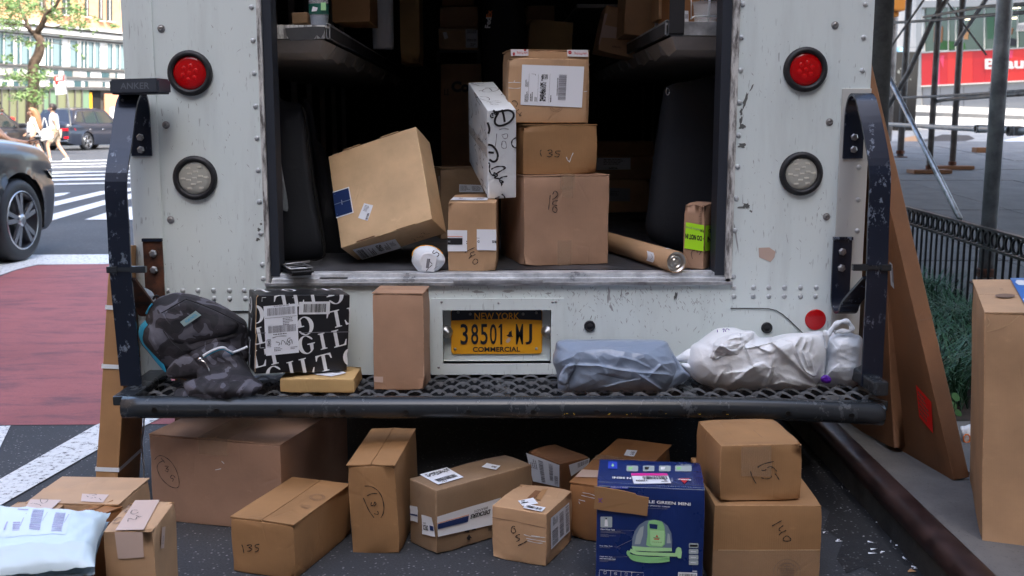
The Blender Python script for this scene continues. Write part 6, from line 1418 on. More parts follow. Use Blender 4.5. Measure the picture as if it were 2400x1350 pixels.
ftext('N MINI', [(258, 270), (462, 278), (462, 300), (258, 292)], 'whiteink', .03, T, 1); pen(g9, 'top', ZZ(*K9, [[(908, 282), (908, 325)]]), 1, 'whiteink', 'printed_line', .0016)
label(g9, 'top', Z(*K9, [(458, 242), (855, 243), (900, 348), (492, 354)]), [('r', 0, 0, 1, .24, 'magenta'), ('b', .28, .3, .96, .62, 34, 'h'), ('t', 'BISSELL', .08, .66, .4, .8, 0, .03), ('t', '28', .84, .62, .9, .76, 0, .03), ('l', .75, .8, .96, .9, 1, 'h')], off=.002, curl=.001)
fpoly([(978, 290), (1100, 290), (1045, 345)], 'redink', 'printed_emblem', .0, face=T); ftext('BISSELL', [(965, 297), (1115, 303), (1115, 316), (965, 310)], 'whiteink', .04, T, 1, off=.0022)
fpoly([(212, 105), (310, 108), (310, 185), (210, 182)], 'brightblue', 'small_picture', .0, face=T); fpoly([(245, 150), (262, 125), (275, 152), (262, 165)], 'greenlight', 'small_picture', .0003, face=T)
for x0, x1 in ((412, 538), (590, 715), (765, 893), (940, 1122)): rr_(x0, 150, x1, 212, 'photoprint', face=T); fpoly([(x0 + 20, 165), (x0 + 70, 165), (x0 + 60, 195), (x0 + 20, 195)], 'greenprint' if x0 in (412, 940) else 'ink' if x0 == 590 else 'whiteink', 'small_picture', .0003, face=T)
ftext('TOUGH ON', [(1000, 132), (1118, 136), (1118, 152), (1000, 148)], 'photoprint', .02, T, 1)
pen(g9, 'front', ZZ(*K9, [[(110, 355), (300, 362), (500, 372), (800, 385), (1275, 402)]]), 1.3, 'photoprint', 'worn_edge', .0012); pen(g9, 'top', ZZ(*K9, [[(110, 325), (300, 338), (600, 360), (900, 375), (1270, 396)]]), 1.2, 'photoprint', 'worn_edge', .0012)
# torn cardboard flap stuck on it
vs = [(85, 350), (130, 370), (300, 395), (450, 428), (505, 440), (525, 462), (655, 485), (635, 685), (480, 660), (300, 640), (140, 620), (75, 605), (90, 500)]
q = [g9.on('front', 1380 + x / 4.655, 1060 + y / 4.655, .004) for x, y in vs]; q = [p + (Vector((-.006, 0, 0)) if i in (0, 11, 12) else Vector((0, 0, 0))) for i, p in enumerate(q)]
fl = B().prism(q, -g9.Y * .004).out('torn_cardboard_strip', 'kraft', g9.root)
pen(g9, 'front', ZZ(*K9, [[(105, 490), (125, 510), (105, 535)], [(150, 488), (125, 510), (148, 538)]]), 1.5, 'purple', 'faded_letter', .0098)
# stack at the right
g11 = carton('brown box marked 140 with a round printed seal, under the box marked 155', [.728, -.596, 0, 0, 0, -1.75, .292, .42, .236], 'kraft', amp=.003)
pen(g11, 'front', ZZ(1760, 1220, 10.385, [[(510, 128), (620, 65), (745, -5)], [(785, 115), (720, 160), (680, 200), (695, 240), (720, 245)], [(855, 235), (770, 270), (710, 310), (685, 350)], [(870, 365), (810, 400), (780, 450), (810, 490), (880, 498), (950, 485), (970, 450), (930, 400), (880, 368)]]), 2.4)
SE = (1760, 1220, 10.385)
ring = [(875 + 325 * math.cos(k * .2), 1250 + 310 * math.sin(k * .2)) for k in range(32)]; ring2 = [(875 + 240 * math.cos(k * .2), 1250 + 225 * math.sin(k * .2)) for k in range(32)]
pen(g11, 'front', ZZ(*SE, [ring, ring2]), 1.5, 'brownink', 'printed_seal')
pen(g11, 'front', ZZ(*SE, [[(700, 1170 + 40 * k), (1050, 1170 + 40 * k)] for k in range(5)] + [[(870, 1060), (870, 1240)], [(780, 1110), (960, 1110)], [(720, 1110), (800, 1050), (870, 1040), (960, 1050), (1040, 1110)]]), 2.2, 'brownink', 'printed_seal')
pen(g11, 'front', ZZ(*SE, [[(-800, 712), (0, 715), (700, 712), (1680, 708)]]), 1.6, 'light', 'tape_edge', .0018)
patch(g11, 'front', [(1668, 1288), (1921, 1288), (1919, 1372), (1667, 1372)], 'tape', 'packing_tape', .0016, 2)
g10 = carton('brown box marked 155, on top of the box with the round seal', [.6975, -.655, .2365, 0, 0, 3.725, .229, .25, .160], 'kraft', amp=.003)
K5 = (1600, 950, 3.374)
pen(g10, 'front', ZZ(*K5, [[(590, 488), (640, 462), (720, 442)], [(622, 512), (645, 514), (660, 505)], [(668, 492), (690, 482), (712, 488), (700, 495)], [(715, 490), (730, 505), (745, 522)], [(620, 570), (650, 580), (690, 575), (702, 555)], [(535, 520), (550, 565), (580, 618)], [(728, 538), (745, 560), (762, 588)], [(592, 485), (600, 490)]]), 2.2)
patch(g10, 'front', Z(*K5, [(462, 330), (700, 320), (700, 560), (462, 560)]), 'tape', 'packing_tape', .0015, 2)
pen(g10, 'top', ZZ(*K5, [[(560, 200), (590, 225), (630, 260)], [(320, 305), (500, 300), (740, 296)]]), 1.2, 'brownink', 'crease_line')
patch(g10, 'front', Z(*K5, [(555, 293), (735, 293), (735, 302), (555, 303)]), 'papertape', 'paper_tape', .002, 1)
# boxes at the lower left
g12 = carton('tan box with paper tape and scribbled figures, nearest of the lower-left group', [-.878, -1.014, 0, 0, 0, 1.9, .118, .20, .30], 'tan', r=.003)
K1 = (0, 950, 3.375)
o_, c_, n_ = patch(g12, 'top', Z(*K1, [(1075, 750), (1265, 750), (1130, 998), (910, 996)]), 'papertape', 'paper_tape', .0022, 3)
patch(g12, 'front', Z(*K1, [(908, 1000), (1130, 1000), (1140, 1200), (935, 1212)]), 'papertape', 'paper_tape', .002, 3)
pen(g12, 'top', ZZ(*K1, [[(1090, 840), (1050, 840), (1035, 865), (1065, 870), (1095, 855)], [(1075, 880), (1105, 895)], [(1125, 890), (1085, 893), (1070, 915), (1020, 905), (1012, 930)]]), 1.8, off=.0036)
label(g12, 'right', Z(*K1, [(1275, 965), (1302, 957), (1290, 1130), (1264, 1133)]), [('l', .3, .2, .7, .8, 1, 'v', 'greyink')], 'papertape', 'small_label')
tag(pen(g12, 'top', ZZ(*K1, [[(900, 920), (930, 895), (960, 890)], [(890, 935), (925, 935), (950, 925)], [(1005, 810), (1030, 790)], [(985, 850), (1010, 830)]]), 4.0, 'brownink', 'printed_mark'))
g13 = carton('wide tan box behind the nearest lower-left box, with a paper tape patch', [-1.07, -.83, 0, 0, 0, -4, .243, .20, .30], 'tan', seam='w')
patch(g13, 'top', Z(*K1, [(650, 705), (862, 712), (815, 775), (640, 765)]), 'papertape', 'paper_tape', .0022, 2)
pen(g13, 'top', ZZ(*K1, [[(685, 725), (700, 735)], [(705, 712), (740, 710), (765, 718), (730, 722)], [(715, 745), (735, 740)], [(745, 735), (760, 742)], [(785, 745), (800, 760)]]), 1.6, off=.0036)
g14 = carton('tan box at the far lower left with paper tape across its top', [-1.165, -.985, 0, 0, 0, -4, .135, .16, .30], 'tan')
patch(g14, 'top', Z(*K1, [(290, 715), (530, 720), (400, 832), (190, 828)]), 'papertape', 'paper_tape', .002, 2)
pen(g14, 'top', ZZ(*K1, [[(325, 745), (360, 738), (380, 755), (365, 775), (335, 785), (320, 765), (325, 748)], [(240, 788), (270, 785), (310, 795), (325, 805)]]), 1.6, off=.0034)
g15 = carton('small open reddish-brown box wedged between the lower-left boxes', [-1.005, -.955, 0, 0, 0, -32, .07, .10, .292], 'orange', seam='d', lift=.012)
g16 = carton('low brown box mostly hidden beneath the pale padded mailer', [-1.12, -1.2, 0, 0, 0, -6, .26, .16, .235], 'orange')
label(g16, 'right', Z(*K1, [(760, 1130), (810, 1110), (812, 1350), (755, 1350)]), [('b', .2, .2, .8, .4, 12, 'v', 'greyink'), ('b', .2, .5, .8, .9, 12, 'v', 'greyink')], 'greypaper')
# pale mailer pillow resting on the boxes
ml = thing('padded_mailer', 'pale padded mailer with purple-grey barcodes lying on the lower-left boxes', 'padded mailer', (-1.15, -1.15, .3))
cTL, cTR, cBR, cBL = P(-95, 1192, -1.02), P(259, 1213, -1.00), P(222, 1338, -1.30), P(-110, 1372, -1.34)
def pil(u, v, side):
    p = (cTL * (1 - u) + cTR * u) * (1 - v) + (cBL * (1 - u) + cBR * u) * v
    n = (cTR - cTL).cross(cBL - cTL).normalized(); n = -n if n.z < 0 else n
    e = max(0, 1 - abs(2 * u - 1) ** 3.4) ** .5 * max(0, 1 - abs(2 * v - 1) ** 2.6) ** .55
    T_ = (.046 if side > 0 else -.03) * e
    d = (1 - 2 * abs(nz((u * 6, v * 5, side), 3))) * .006 * (1 - e * .5) + .007 * sm(.72, .95, u) * (1 - 2 * abs(nz((u * 9, v * 5 + u * 3, 2), 8))) + .008 * math.exp(-abs(v - .80 - .05 * nz((u * 5, 1, 1))) * 45) + .004 * nz((u * 3, v * 3, 1), 9) * e + (1 - 2 * abs(nz((u * 22, v * 4, side), 5))) * .002 * (1 - e)
    inn = (cTL + cTR + cBL + cBR) / 4 - p
    edge_in = (abs(2 * u - 1) ** 6) * (1 - abs(2 * v - 1) ** 2) * .06 + (abs(2 * v - 1) ** 6) * (1 - abs(2 * u - 1) ** 2) * .07
    return p + n * (T_ + d * side) + inn * edge_in
vs, fs = [], []; N_ = 40
for side in (1, -1):
    for i in range(N_ + 1):
        for j in range(N_ + 1): vs.append(pil(j / N_, i / N_, side))
M2 = (N_ + 1) ** 2
for s_ in (0, 1):
    for i in range(N_):
        for j in range(N_):
            a = s_ * M2 + i * (N_ + 1) + j; f = (a, a + N_ + 1, a + N_ + 2, a + 1); fs.append(f if s_ == 0 else f[::-1])
o = mesh('mailer_body', vs, fs, 'mailer', ml, None, True)
bm = bmesh.new(); bm.from_mesh(o.data); bmesh.ops.remove_doubles(bm, verts=bm.verts[:], dist=.0012); bm.to_mesh(o.data); bm.free()
MT['mailerink'] = M('soft_violet_print', (.36, .36, .54), .5).m
MT['mailersheet'] = M('mailer_label_sheet', (.60, .70, .77), .45).m
def pquad(u0, v0, u1, v1, mt, nm, n=6, off=.0012, sk=0):
    vs, fs = [], []
    for i in range(n + 1):
        for j in range(n + 1):
            v_ = v0 + (v1 - v0) * i / n; u_ = u0 + (u1 - u0) * j / n - sk * (v_ - v0); p = pil(u_, v_, 1); e = .01
            nn = (pil(u_ + e, v_, 1) - p).cross(pil(u_, v_ - e, 1) - p).normalized(); vs.append(p + nn * off)
    for i in range(n):
        for j in range(n): a = i * (n + 1) + j; fs.append((a, a + n + 1, a + n + 2, a + 1))
    return mesh(nm, vs, fs, mt, ml, None, True)
pquad(.22, .16, .76, .66, 'mailersheet', 'label', 12, .0009, 0)
rr5 = random.Random(4)
for (u0, v0, u1, v1) in ((.50, .22, .575, .58), (.655, .26, .725, .62), (.385, .46, .435, .58)):
    v_ = v0
    while v_ < v1: d = rr5.choice((.006, .012, .02)); pquad(u0, v_, u1, min(v1, v_ + d), 'mailerink', 'barcode_bar', 2, .0016, .12); v_ += d + rr5.choice((.005, .009))
for (u0, v0, u1, v1) in ((.40, .2, .47, .23), (.60, .26, .603, .6), (.46, .3, .465, .52), (.745, .3, .75, .52), (.34, .46, .35, .58)): pquad(u0, v0, u1, v1, 'mailerink', 'small_print', 2, .0016, .12)
# tall flat cartons leaning at the left and right
t1 = carton('tall narrow carton bound with white straps, leaning beside the left grab bar', [-1.285, -.046, .008, -8.458, 4.411, 4.344, .073, .30, .841], 'kraft', 'leaning_carton', 'cardboard carton', amp=.003, dent=.008)
for (pa, pb) in (((248, 718), (262, 724)), ((237, 856), (278, 862)), ((219, 1097), (277, 1108))):
    ca = t1.face('front')[0]; z_ = (PL(pa[0], pa[1] + 2, ca, -t1.Y) - t1.O).dot(t1.Z); b = B(); q = .0012
    ring = [t1.pt(-t1.w / 2 - q, -t1.d / 2 - q, z_), t1.pt(t1.w / 2 + q, -t1.d / 2 - q, z_), t1.pt(t1.w / 2 + q, t1.d / 2 + q, z_ + .02), t1.pt(-t1.w / 2 - q, t1.d / 2 + q, z_ + .02)]
    for i in range(4):
        a, c = ring[i], ring[(i + 1) % 4]; b.quad(a - t1.Z * .007, c - t1.Z * .007, c + t1.Z * .007, a + t1.Z * .007)
    b.out('binding_strap', 'strapwhite', t1.root, fix=False)
t2 = carton('second narrow reddish carton leaning behind the strapped one at the left', [-1.16, .36, 0, -5, 2, 3, .05, .25, .80], 'brown', 'leaning_carton', 'cardboard carton')
fl_ = thing('loose_strap', 'loop of white plastic strapping hanging behind the strapped carton', 'plastic strap', (-1.19, .15, .0))
B().tube(crom([P(338, 975, .12), P(336, 1010, .12), P(332, 1040, .1), P(337, 1090, .06), P(336, 1130, .04), P(326, 1160, .0), P(332, 1168, -.03)], 5), .003, 6).out('strap_loop', 'strapwhite', fl_, smooth=True)
# right leaning flat carton: bottom near corner on the pavement, top against the van
Pb = G(2236, 1127, .133); Pt = P(2000, 127, .10); ez = (Pt - Pb).normalized(); dd_ = (G(2157, 1081, .133) - Pb); ey = (dd_ - ez * dd_.dot(ez)).normalized(); ex = ey.cross(ez).normalized()
Rm = Matrix((ex, ey, ez)).transposed(); W_, D_, H_ = .058, .36, (Pt - Pb).length
fr1 = Fr(Pb + ex * W_ / 2 + ey * D_ / 2, Rm, W_, D_, H_)
r1 = carton('tall flat brown carton with a red notice leaning against the right side of the van', [*fr1.O, 0, 0, 0, W_, D_, H_], 'brown', 'leaning_carton', 'cardboard carton', amp=.003, dent=.006, frame=fr1)
label(r1, 'left', Z(2020, 560, 1.708, [(218, 583), (280, 652), (287, 778), (232, 712)]), [('l', .1, .1, .9, .9, 6, 'h', 'brownink')], 'redlabel', 'red_notice', .002, .0)
pen(r1, 'front', ZZ(2020, 560, 1.708, [[(229, 326), (262, 320), (298, 308)]]), 1.4, 'brownink', 'fold_line', .0016)
lb = thing('hanging_tag', 'grey transparent tag hanging behind the right grab bar', 'tag', P(2095, 640, -.05))
B().slab(*[P(x, y, -.05) for x, y in ((2085, 614), (2105, 630), (2106, 690), (2088, 668))], (0, 1, 0), .001).out('tag_sheet', 'greypaper', lb)
B().slab(*[P(x, y, -.051) for x, y in ((2089, 626), (2101, 636), (2102, 674), (2091, 660))], (0, 1, 0), .0004).out('tag_print', 'greyink', lb)
r4 = carton('dark flat carton made tall to fill the shadow between the van and the leaning carton', [1.36, .16, .133, -4, -4, 4, .05, .42, 1.0], 'brown', 'leaning_carton', 'cardboard carton')  # carton enlarged and dark, standing in for the deep shadow in this gap
r2 = carton('big tan box with blue printed tape standing on the pavement at the right edge', [1.678, -.667, .1335, 1.339, -2.968, -21.161, .6, .531, .648], 'tan', seam='w', amp=.0025)
K2 = (2230, 640, 8.435)
def r2uv(pts): return Z(*K2, pts)
label(r2, 'top', r2uv([(1150, 112), (1500, 105), (1800, 600), (1430, 615)]), [('p', [(.15, .2), (.3, .1), (.7, .12), (.9, .25), (.6, .34), (.25, .32)], 'whiteink'), ('s', [(0, .06), (1, .06)], .012, 'photoprint'), ('s', [(.05, .9), (.4, .85)], .02, 'whiteink')], 'bluetape', 'blue_printed_tape', .0045, 0)
pen(r2, 'top', ZZ(*K2, [[(945, 335), (1020, 335)], [(955, 350), (1030, 350)], [(965, 368), (1035, 368)]]), 2.2, 'brownink', 'printed_stamp', .0045)
b = B(); b.flat([r2.on('top', *p, .0045) for p in r2uv([(860 + 200 + 200 * math.cos(k * .5236) , 475 + 40 * math.sin(k * .5236)) for k in range(12)])]); b.out('printed_stamp', 'brownink', r2.root, fix=False)
pen(r2, 'front', ZZ(*K2, [[(700, 1150), (830, 1130), (980, 1080), (1100, 1030), (1200, 960), (1330, 850)], [(720, 880), (760, 980), (700, 1060)]]), 1.6, 'light', 'crease')
# ------------------------------------------------------------------ right side: bed, fence, scaffold, shop
rg = random.Random(21)
def blades(b, n, region, hmin, hmax, wd):
    for k in range(n):
        x, y = region(); h = rg.uniform(hmin, hmax); a = rg.uniform(0, 6.28); bend = rg.uniform(.5, 1.1) * h; z0 = .122
        dx, dy = math.cos(a), math.sin(a); sx, sy = -dy * wd, dx * wd; P0 = []
        for i in range(5):
            t = i / 4; r = bend * t ** 1.6; z = z0 + h * (t - .45 * t * t * t); w_ = (1 - t) ** .7
            P0 += [Vector((x + dx * r - sx * w_, y + dy * r - sy * w_, z)), Vector((x + dx * r + sx * w_, y + dy * r + sy * w_, z))]
        k0 = len(b.v); b.v += P0
        for i in range(4): b.f.append((k0 + 2 * i, k0 + 2 * i + 1, k0 + 2 * i + 3, k0 + 2 * i + 2)); b.mi.append(0)
cl = [(rg.uniform(1.56, 2.6), rg.uniform(.45, 6.2)) for _ in range(60)]
def reg(): c = rg.choice(cl); return c[0] + rg.gauss(0, .07), c[1] + rg.gauss(0, .07)
b = B(); blades(b, 9000, reg, .18, .46, .0045); tag(b.out('border_grass', 'grass', fix=False), kind='stuff')
for i, (px, py, s) in enumerate(((2240, 930, .03), (2234, 950, .028), (2246, 968, .026))):
    t = thing('leafy_plant', ['bright broad leaf between the red-notice carton and the big box, uppermost', 'bright broad leaf between the red-notice carton and the big box, middle one', 'bright broad leaf between the red-notice carton and the big box, lowest'][i], 'plant', G(px, py + 60, .12), 'broad leaves beside the bed')
    c = P(px, py, .35 + i * .05); b = B()
    pts = [c + Vector((s * math.cos(a) * .5, s * .5 * math.sin(a), s * math.sin(a) * .45)) for a in [k * .6 for k in range(11)]]
    b.flat(pts); b.out('leaf_blade', 'bigleaf', t, fix=False); B().tube([c, (c.x, c.y + .02, .13)], .002, 5).out('stalk', 'bigleaf', t)
# white bag with orange print
wbg = thing('printed_white_bag', 'white plastic bag with orange lettering squeezed between the leaning carton and the big box', 'plastic bag', G(2265, 1070, .13))
star((2262, 1030), [(2250, 1003), (2262, 998), (2280, 996), (2290, 1030), (2288, 1066), (2270, 1066), (2258, 1040)], .12, .03, 'whitebag', 'bag_body', wbg, rings=10, crumple=.006, freq=25, seed=7)
B().tube([P(2266 + 8 * math.cos(k * .63), 1028 + 10 * math.sin(k * .63), .078) for k in range(11)], .003, 6).out('printed_letter', 'orangeink', wbg)
# low iron fence
fx0, fy0 = P(2139, 489, 3.4), P(2400, 557, 1.7)
A = Vector((2.745, 3.35, 0)); Bd = Vector((2.60, 1.68, 0)); D = (Bd - A); Ln = D.length; D = D / Ln
A2 = A - D * 2.6; L2 = 2.6 + Ln + .5; ZTp = .69
fn = thing('iron_fence', 'low black iron fence with a row of rings, bordering the planting bed', 'fence', (A2.x, A2.y, .12))
def fpt(s, z): p = A2 + D * s; return Vector((p.x, p.y, z))
def bar(s0, s1, z0, z1, t, nm):
    n_ = Vector((-D.y, D.x, 0)); b = B(); q = [fpt(s0, z0), fpt(s1, z0), fpt(s1, z1), fpt(s0, z1)]; b.slab(*[p - n_ * t / 2 for p in q], n_, t); return b.out(nm, 'blackplastic', fn)
bar(0, L2, ZTp - .012, ZTp, .03, 'top_rail'); bar(0, L2, ZTp - .115, ZTp - .103, .022, 'middle_rail'); bar(0, L2, .17, .182, .022, 'bottom_rail')
ns = int(L2 / .095); pm = None; rm_ = None
for i in range(ns):
    s = .03 + i * .095; p = fpt(s, 0)
    if pm is None:
        pm = bar(s - .0055, s + .0055, .12, ZTp - .1, .011, 'picket'); s0 = s
        rr0 = B(); nf = Vector((-D.y, D.x, 0))
        cc = fpt(s + .0475, ZTp - .057)
        for t_ in (-.006, .006):
            for R_ in (.0445, .034):
                for k in range(20): a = 2 * math.pi * k / 20; rr0.v.append(cc + nf * t_ + D * (R_ * math.cos(a)) + Vector((0, 0, R_ * math.sin(a))))
        for k in range(20):
            k2 = (k + 1) % 20
            for a_, b_ in ((0, 20), (20, 60), (60, 40), (40, 0)): rr0.f.append((a_ + k, a_ + k2, b_ + k2, b_ + k)); rr0.mi.append(0)
        rm_ = rr0.out('ring', 'blackplastic', fn)
    else:
        for src in (pm, rm_): o = src.copy(); COL.objects.link(o); o.parent = fn; o.location = src.location + D * (s - s0)
# scaffold
def gz(px, d): x = CAM.x + ray(px, 285).x / ray(px, 285).y * (d - 0); return x
def column(px, d, r, label_, base=True, mat='pipegrey', top=4.2):
    y = d - 3.5; v = ray(px, 400); x = CAM.x + v.x / v.y * d; z0 = rise(x, y) + .13
    t = thing('scaffold_post', label_, 'scaffold post', (x, y, z0), 'scaffold posts')
    B().tube([(x, y, z0 + .02), (x, y, top)], r, 18).out('post_tube', mat, t, smooth=True)
    B().lathe((x, y, z0 + .06), (0, 0, 1), [(r * 1.25, 0), (r * 1.25, .05), (r, .06)], 16).out('base_collar', 'rust', t)
    if base:
        bb = B(); bb.bevbox((x - .28, y - .14, z0), (x + .28, y + .14, z0 + .055), .006); bb.out('timber_pad', 'brown', t)
    else: B().bevbox((x - .09, y - .09, z0), (x + .09, y + .09, z0 + .015), .003).out('base_plate', 'rust', t)
    return x, y, z0, t
c1 = column(2327, 7.2, .052, 'thickest grey scaffold post, nearest, at the right edge behind the fence', False, 'galv')
c2 = column(2231, 15.9, .046, 'middle scaffold post standing on a dark timber pad')
c3 = column(2178, 15.3, .043, 'scaffold post left of the middle one, on a rusty timber pad')
c4 = column(2108, 18.0, .055, 'far left scaffold post partly behind the leaning carton', False)
t = thing('timber_block', 'small dark timber block on the pavement behind the thickest scaffold post', 'timber block', P(2296, 355, 16)); q = P(2296, 353, 15.5); zq = rise(q.x, q.y) + .13
B().bevbox((q.x - .1, q.y - .1, zq), (q.x + .16, q.y + .1, zq + .09), .005).out('block', 'brown', t)
def rod(name, label_, pts, r, mat='pipegrey', clamp=None):
    q = [P(px, py, y) for px, py, y in pts]; t = thing(name, label_, 'scaffold pipe', q[0])
    B().tube(q, r, 12).out('pipe_tube', mat, t, smooth=True)
    for k, (px, py, y) in enumerate(clamp or []):
        c = P(px, py, y); b = B(); b.lathe(c - Vector((.05, 0, 0)), (1, 0, 0), [(r, 0), (r * 1.3, 0), (r * 1.3, .08), (r, .08)], 12); b.bevbox(c + Vector((-.03, -r * 1.9, -.03)), c + Vector((.03, -r, .03)), .004); b.out('coupler', 'galv', t)
rod('scaffold_ledger', 'horizontal galvanised scaffold pipe crossing the posts at knee height', [(2060, 290, 12.5), (2240, 300, 6.9), (2345, 303, 4.05), (2470, 312, 2.9)], .026, 'galv', [(2300, 302, 5.1), (2380, 307, 3.6)])
rod('scaffold_brace', 'thick diagonal scaffold brace sloping down to the left', [(2260, -60, 11.6), (2185, 49, 11.7), (2130, 169, 12), (2080, 252, 12.5)], .036)
rod('scaffold_brace', 'thin diagonal rod at the left of the scaffold', [(2210, -60, 12), (2165, 0, 12.1), (2081, 120, 12.4)], .016)
rod('scaffold_brace', 'diagonal brace between the middle and the thickest post', [(2345, -60, 9.0), (2310, 0, 10), (2240, 104, 12)], .028)
rod('scaffold_brace', 'thin crossing rod running down to the thickest post', [(2190, -40, 12), (2221, 7, 12), (2311, 128, 10)], .013)
rod('scaffold_ledger', 'upper horizontal scaffold rod', [(2075, 54, 13), (2170, 49, 12.0), (2310, 36, 9), (2420, 28, 7)], .020)
rod('scaffold_ledger', 'thin horizontal scaffold rod above the window band', [(2165, 40, 12), (2311, 15, 9), (2420, 8, 7)], .018)
rod('scaffold_ledger', 'thin dark horizontal rod in front of the shop base', [(2079, 231, 13), (2170, 227, 12), (2310, 219, 9), (2420, 212, 7)], .018)
rod('scaffold_ledger', 'flattened dark tie rod just below the thin one', [(2185, 239, 12), (2215, 234, 11.5), (2225, 233, 11.3), (2310, 226, 9), (2420, 218, 7)], .026)
rod('conduit_pipe', 'pale galvanised conduit leaning diagonally down onto the iron fence', [(2084, 182, 4.3), (2250, 513, 2.75)], .017, 'alu')
# tree trunk beside the van
v = ray(2056, 300); y = 3.6; x = CAM.x + v.x / v.y * (y + 3.5)
tr = thing('street_tree', 'grey-brown tree trunk rising right beside the van, behind the leaning carton', 'tree', (x, y, .12))
B().tube([(x + .03, y, .1), (x + .01, y, .5), (x, y, 1.3), (x, y, 2.5), (x - .1, y, 4.5)], [.11, .085, .068, .064, .06], 20).out('trunk', 'barkgrey', tr, smooth=True)
# shop across the side street
SO = P(2280, 250, 36.5); SO.z = rise(SO.x, SO.y); n_s = Vector((-.794, -.608, 0)); u_s = Vector((-.608, .794, 0))
shop = thing('shopfront', 'white-fronted shop with green-tinted windows over a red lettered panel band', 'shop', (SO.x, SO.y, SO.z))
def sp(px, py): return PL(px, py, SO, n_s)
def sq(pts, nm, mat, depth=.08, off=0.0, parent=None):
    q = [sp(*p) + n_s * off for p in pts]; b = B(); b.prism(q, -n_s * depth); return b.out(nm, mat, parent or shop)
MT['wallw'] = M('cream_painted_wall', (.60, .585, .54), .8).m
MT['glassg'] = M('green_tinted_glass', (.03, .06, .045), .08, 0.0, **{'Specular IOR Level': .8}).m
MT['shopred'] = M('glossy_red_panel', (.48, .018, .022), .3).m; MT['shopred2'] = M('brighter_red_panel', (.60, .03, .025), .3).m; MT['pinkred'] = M('pinkish_red_panel', (.62, .05, .12), .3).m
MT['baseg'] = M('grey_shop_base', (.23, .24, .25), .6).m; MT['frameg'] = M('brushed_frame', (.34, .34, .33), .45, .5).m; MT['lamp'] = M('shop_ceiling_lights', (.6, .5, .3), .5).m
MT['lamp'].node_tree.nodes['Principled BSDF'].inputs['Emission Color'].default_value = (1, .85, .55, 1); MT['lamp'].node_tree.nodes['Principled BSDF'].inputs['Emission Strength'].default_value = 1.0
sq([(1950, -300), (2152, -300), (2150, 300), (1950, 300)], 'wall', 'wallw', .6, .0)
sq([(1950, 118), (2150, 110), (2150, 111), (1950, 119.5)], 'wall_joint', 'frameg', .01, .012)
sq([(2152, -300), (2165, -300), (2163, 300), (2150, 300)], 'corner_frame', 'frameg', .3, .10)
sq([(2163, -300), (2700, -300), (2700, -6), (2163, 6)], 'wall', 'wallw', .4, -.01)
sq([(2163, 2), (2700, -10), (2700, 8), (2163, 18)], 'window_head', 'frameg', .3, .12)
for x0, x1 in ((2168, 2222), (2224, 2238), (2241, 2306), (2308, 2384), (2386, 2480), (2482, 2600)):
    f = sq([(x0, 14), (x1, 12), (x1, 118), (x0, 121)], 'window', 'glassg', .02, -.02)
    sq([(x0 - 1.2, 10), (x0, 10), (x0, 122), (x0 - 1.2, 122)], 'mullion', 'frameg', .06, .05, f)
for p, m_ in (([(2190, 60), (2210, 62), (2208, 100), (2188, 98)], 'brown'), ([(2258, 60), (2272, 68), (2268, 92), (2256, 92)], 'kraft'), ([(2212, 95), (2260, 100), (2262, 116), (2190, 116)], 'bigleaf'), ([(2340, 60), (2375, 66), (2372, 80), (2338, 84)], 'brown'), ([(2350, 85), (2382, 92), (2380, 108), (2350, 108)], 'rubber'), ([(2312, 40), (2330, 38), (2330, 90), (2314, 92)], 'grass')):
    sq(p, 'display', m_, .02, .003)
for p in ([(2352, 20), (2392, 17), (2392, 19), (2352, 22)], [(2352, 33), (2390, 30), (2390, 33), (2352, 35)], [(2360, 42), (2385, 40), (2382, 44), (2362, 45)], [(2262, 45), (2285, 43), (2282, 46), (2262, 47)]): sq(p, 'ceiling_light', 'lamp', .01, .004)
sq([(2386, 55), (2420, 50), (2420, 72), (2382, 73)], 'striped_display', 'wallw', .03, .02)
for k in range(4): sq([(2388 + k * 5, 59), (2391 + k * 5, 59), (2386 + k * 5, 71), (2383.5 + k * 5, 71)], 'display_stripe', 'baseg', .01, .035)
sq([(2163, 122), (2700, 98), (2700, 101), (2163, 125)], 'panel_trim', 'frameg', .12, .13)
cols = ['shopred', 'shopred2', 'pinkred', 'shopred', 'shopred2', 'shopred2', 'shopred', 'shopred', 'shopred2', 'shopred', 'shopred']
xs_ = [2162, 2192, 2195, 2206, 2224, 2241, 2283, 2312, 2345, 2420, 2520, 2700]
for i in range(11):
    x0, x1 = xs_[i], xs_[i + 1] - .4; f = lambda x, y0: y0 - (x - 2163) * .052
    sq([(x0, f(x0, 125.5)), (x1, f(x1, 125.5)), (x1, f(x1, 201)), (x0, f(x0, 201))], 'red_panel', cols[i], .1, .1)
for p, m_ in (([(2283, 146), (2345, 128), (2345, 134), (2283, 150)], 'shopred'), ([(2345, 125), (2378, 118), (2376, 136), (2348, 138)], 'pinkred'), ([(2380, 118), (2440, 112), (2440, 140), (2385, 128)], 'shopred2'), ([(2210, 130), (2216, 130), (2214, 160), (2207, 140)], 'pinkred')): sq(p, 'panel_graphic', m_, .004, .106)
vs, fs = text2d('Beauty', .04)
cc = [sp(*p) + n_s * .115 for p in ((2312, 138), (2446, 132), (2446, 168), (2312, 170))]
mesh('sign_lettering', [(cc[0] * (1 - u) + cc[1] * u) * v + (cc[3] * (1 - u) + cc[2] * u) * (1 - v) for u, v in vs], fs, 'wallw', shop)
sq([(2162, 201), (2700, 173), (2700, 176), (2162, 204)], 'panel_trim', 'wallw', .12, .13)
sq([(2155, 203), (2700, 176), (2700, 262), (2155, 262)], 'base_panel', 'baseg', .2, .05)
for x in (2205, 2260, 2320): sq([(x, 204), (x + .8, 204), (x + .8, 250), (x, 250)], 'base_joint', 'rubber', .01, .056)
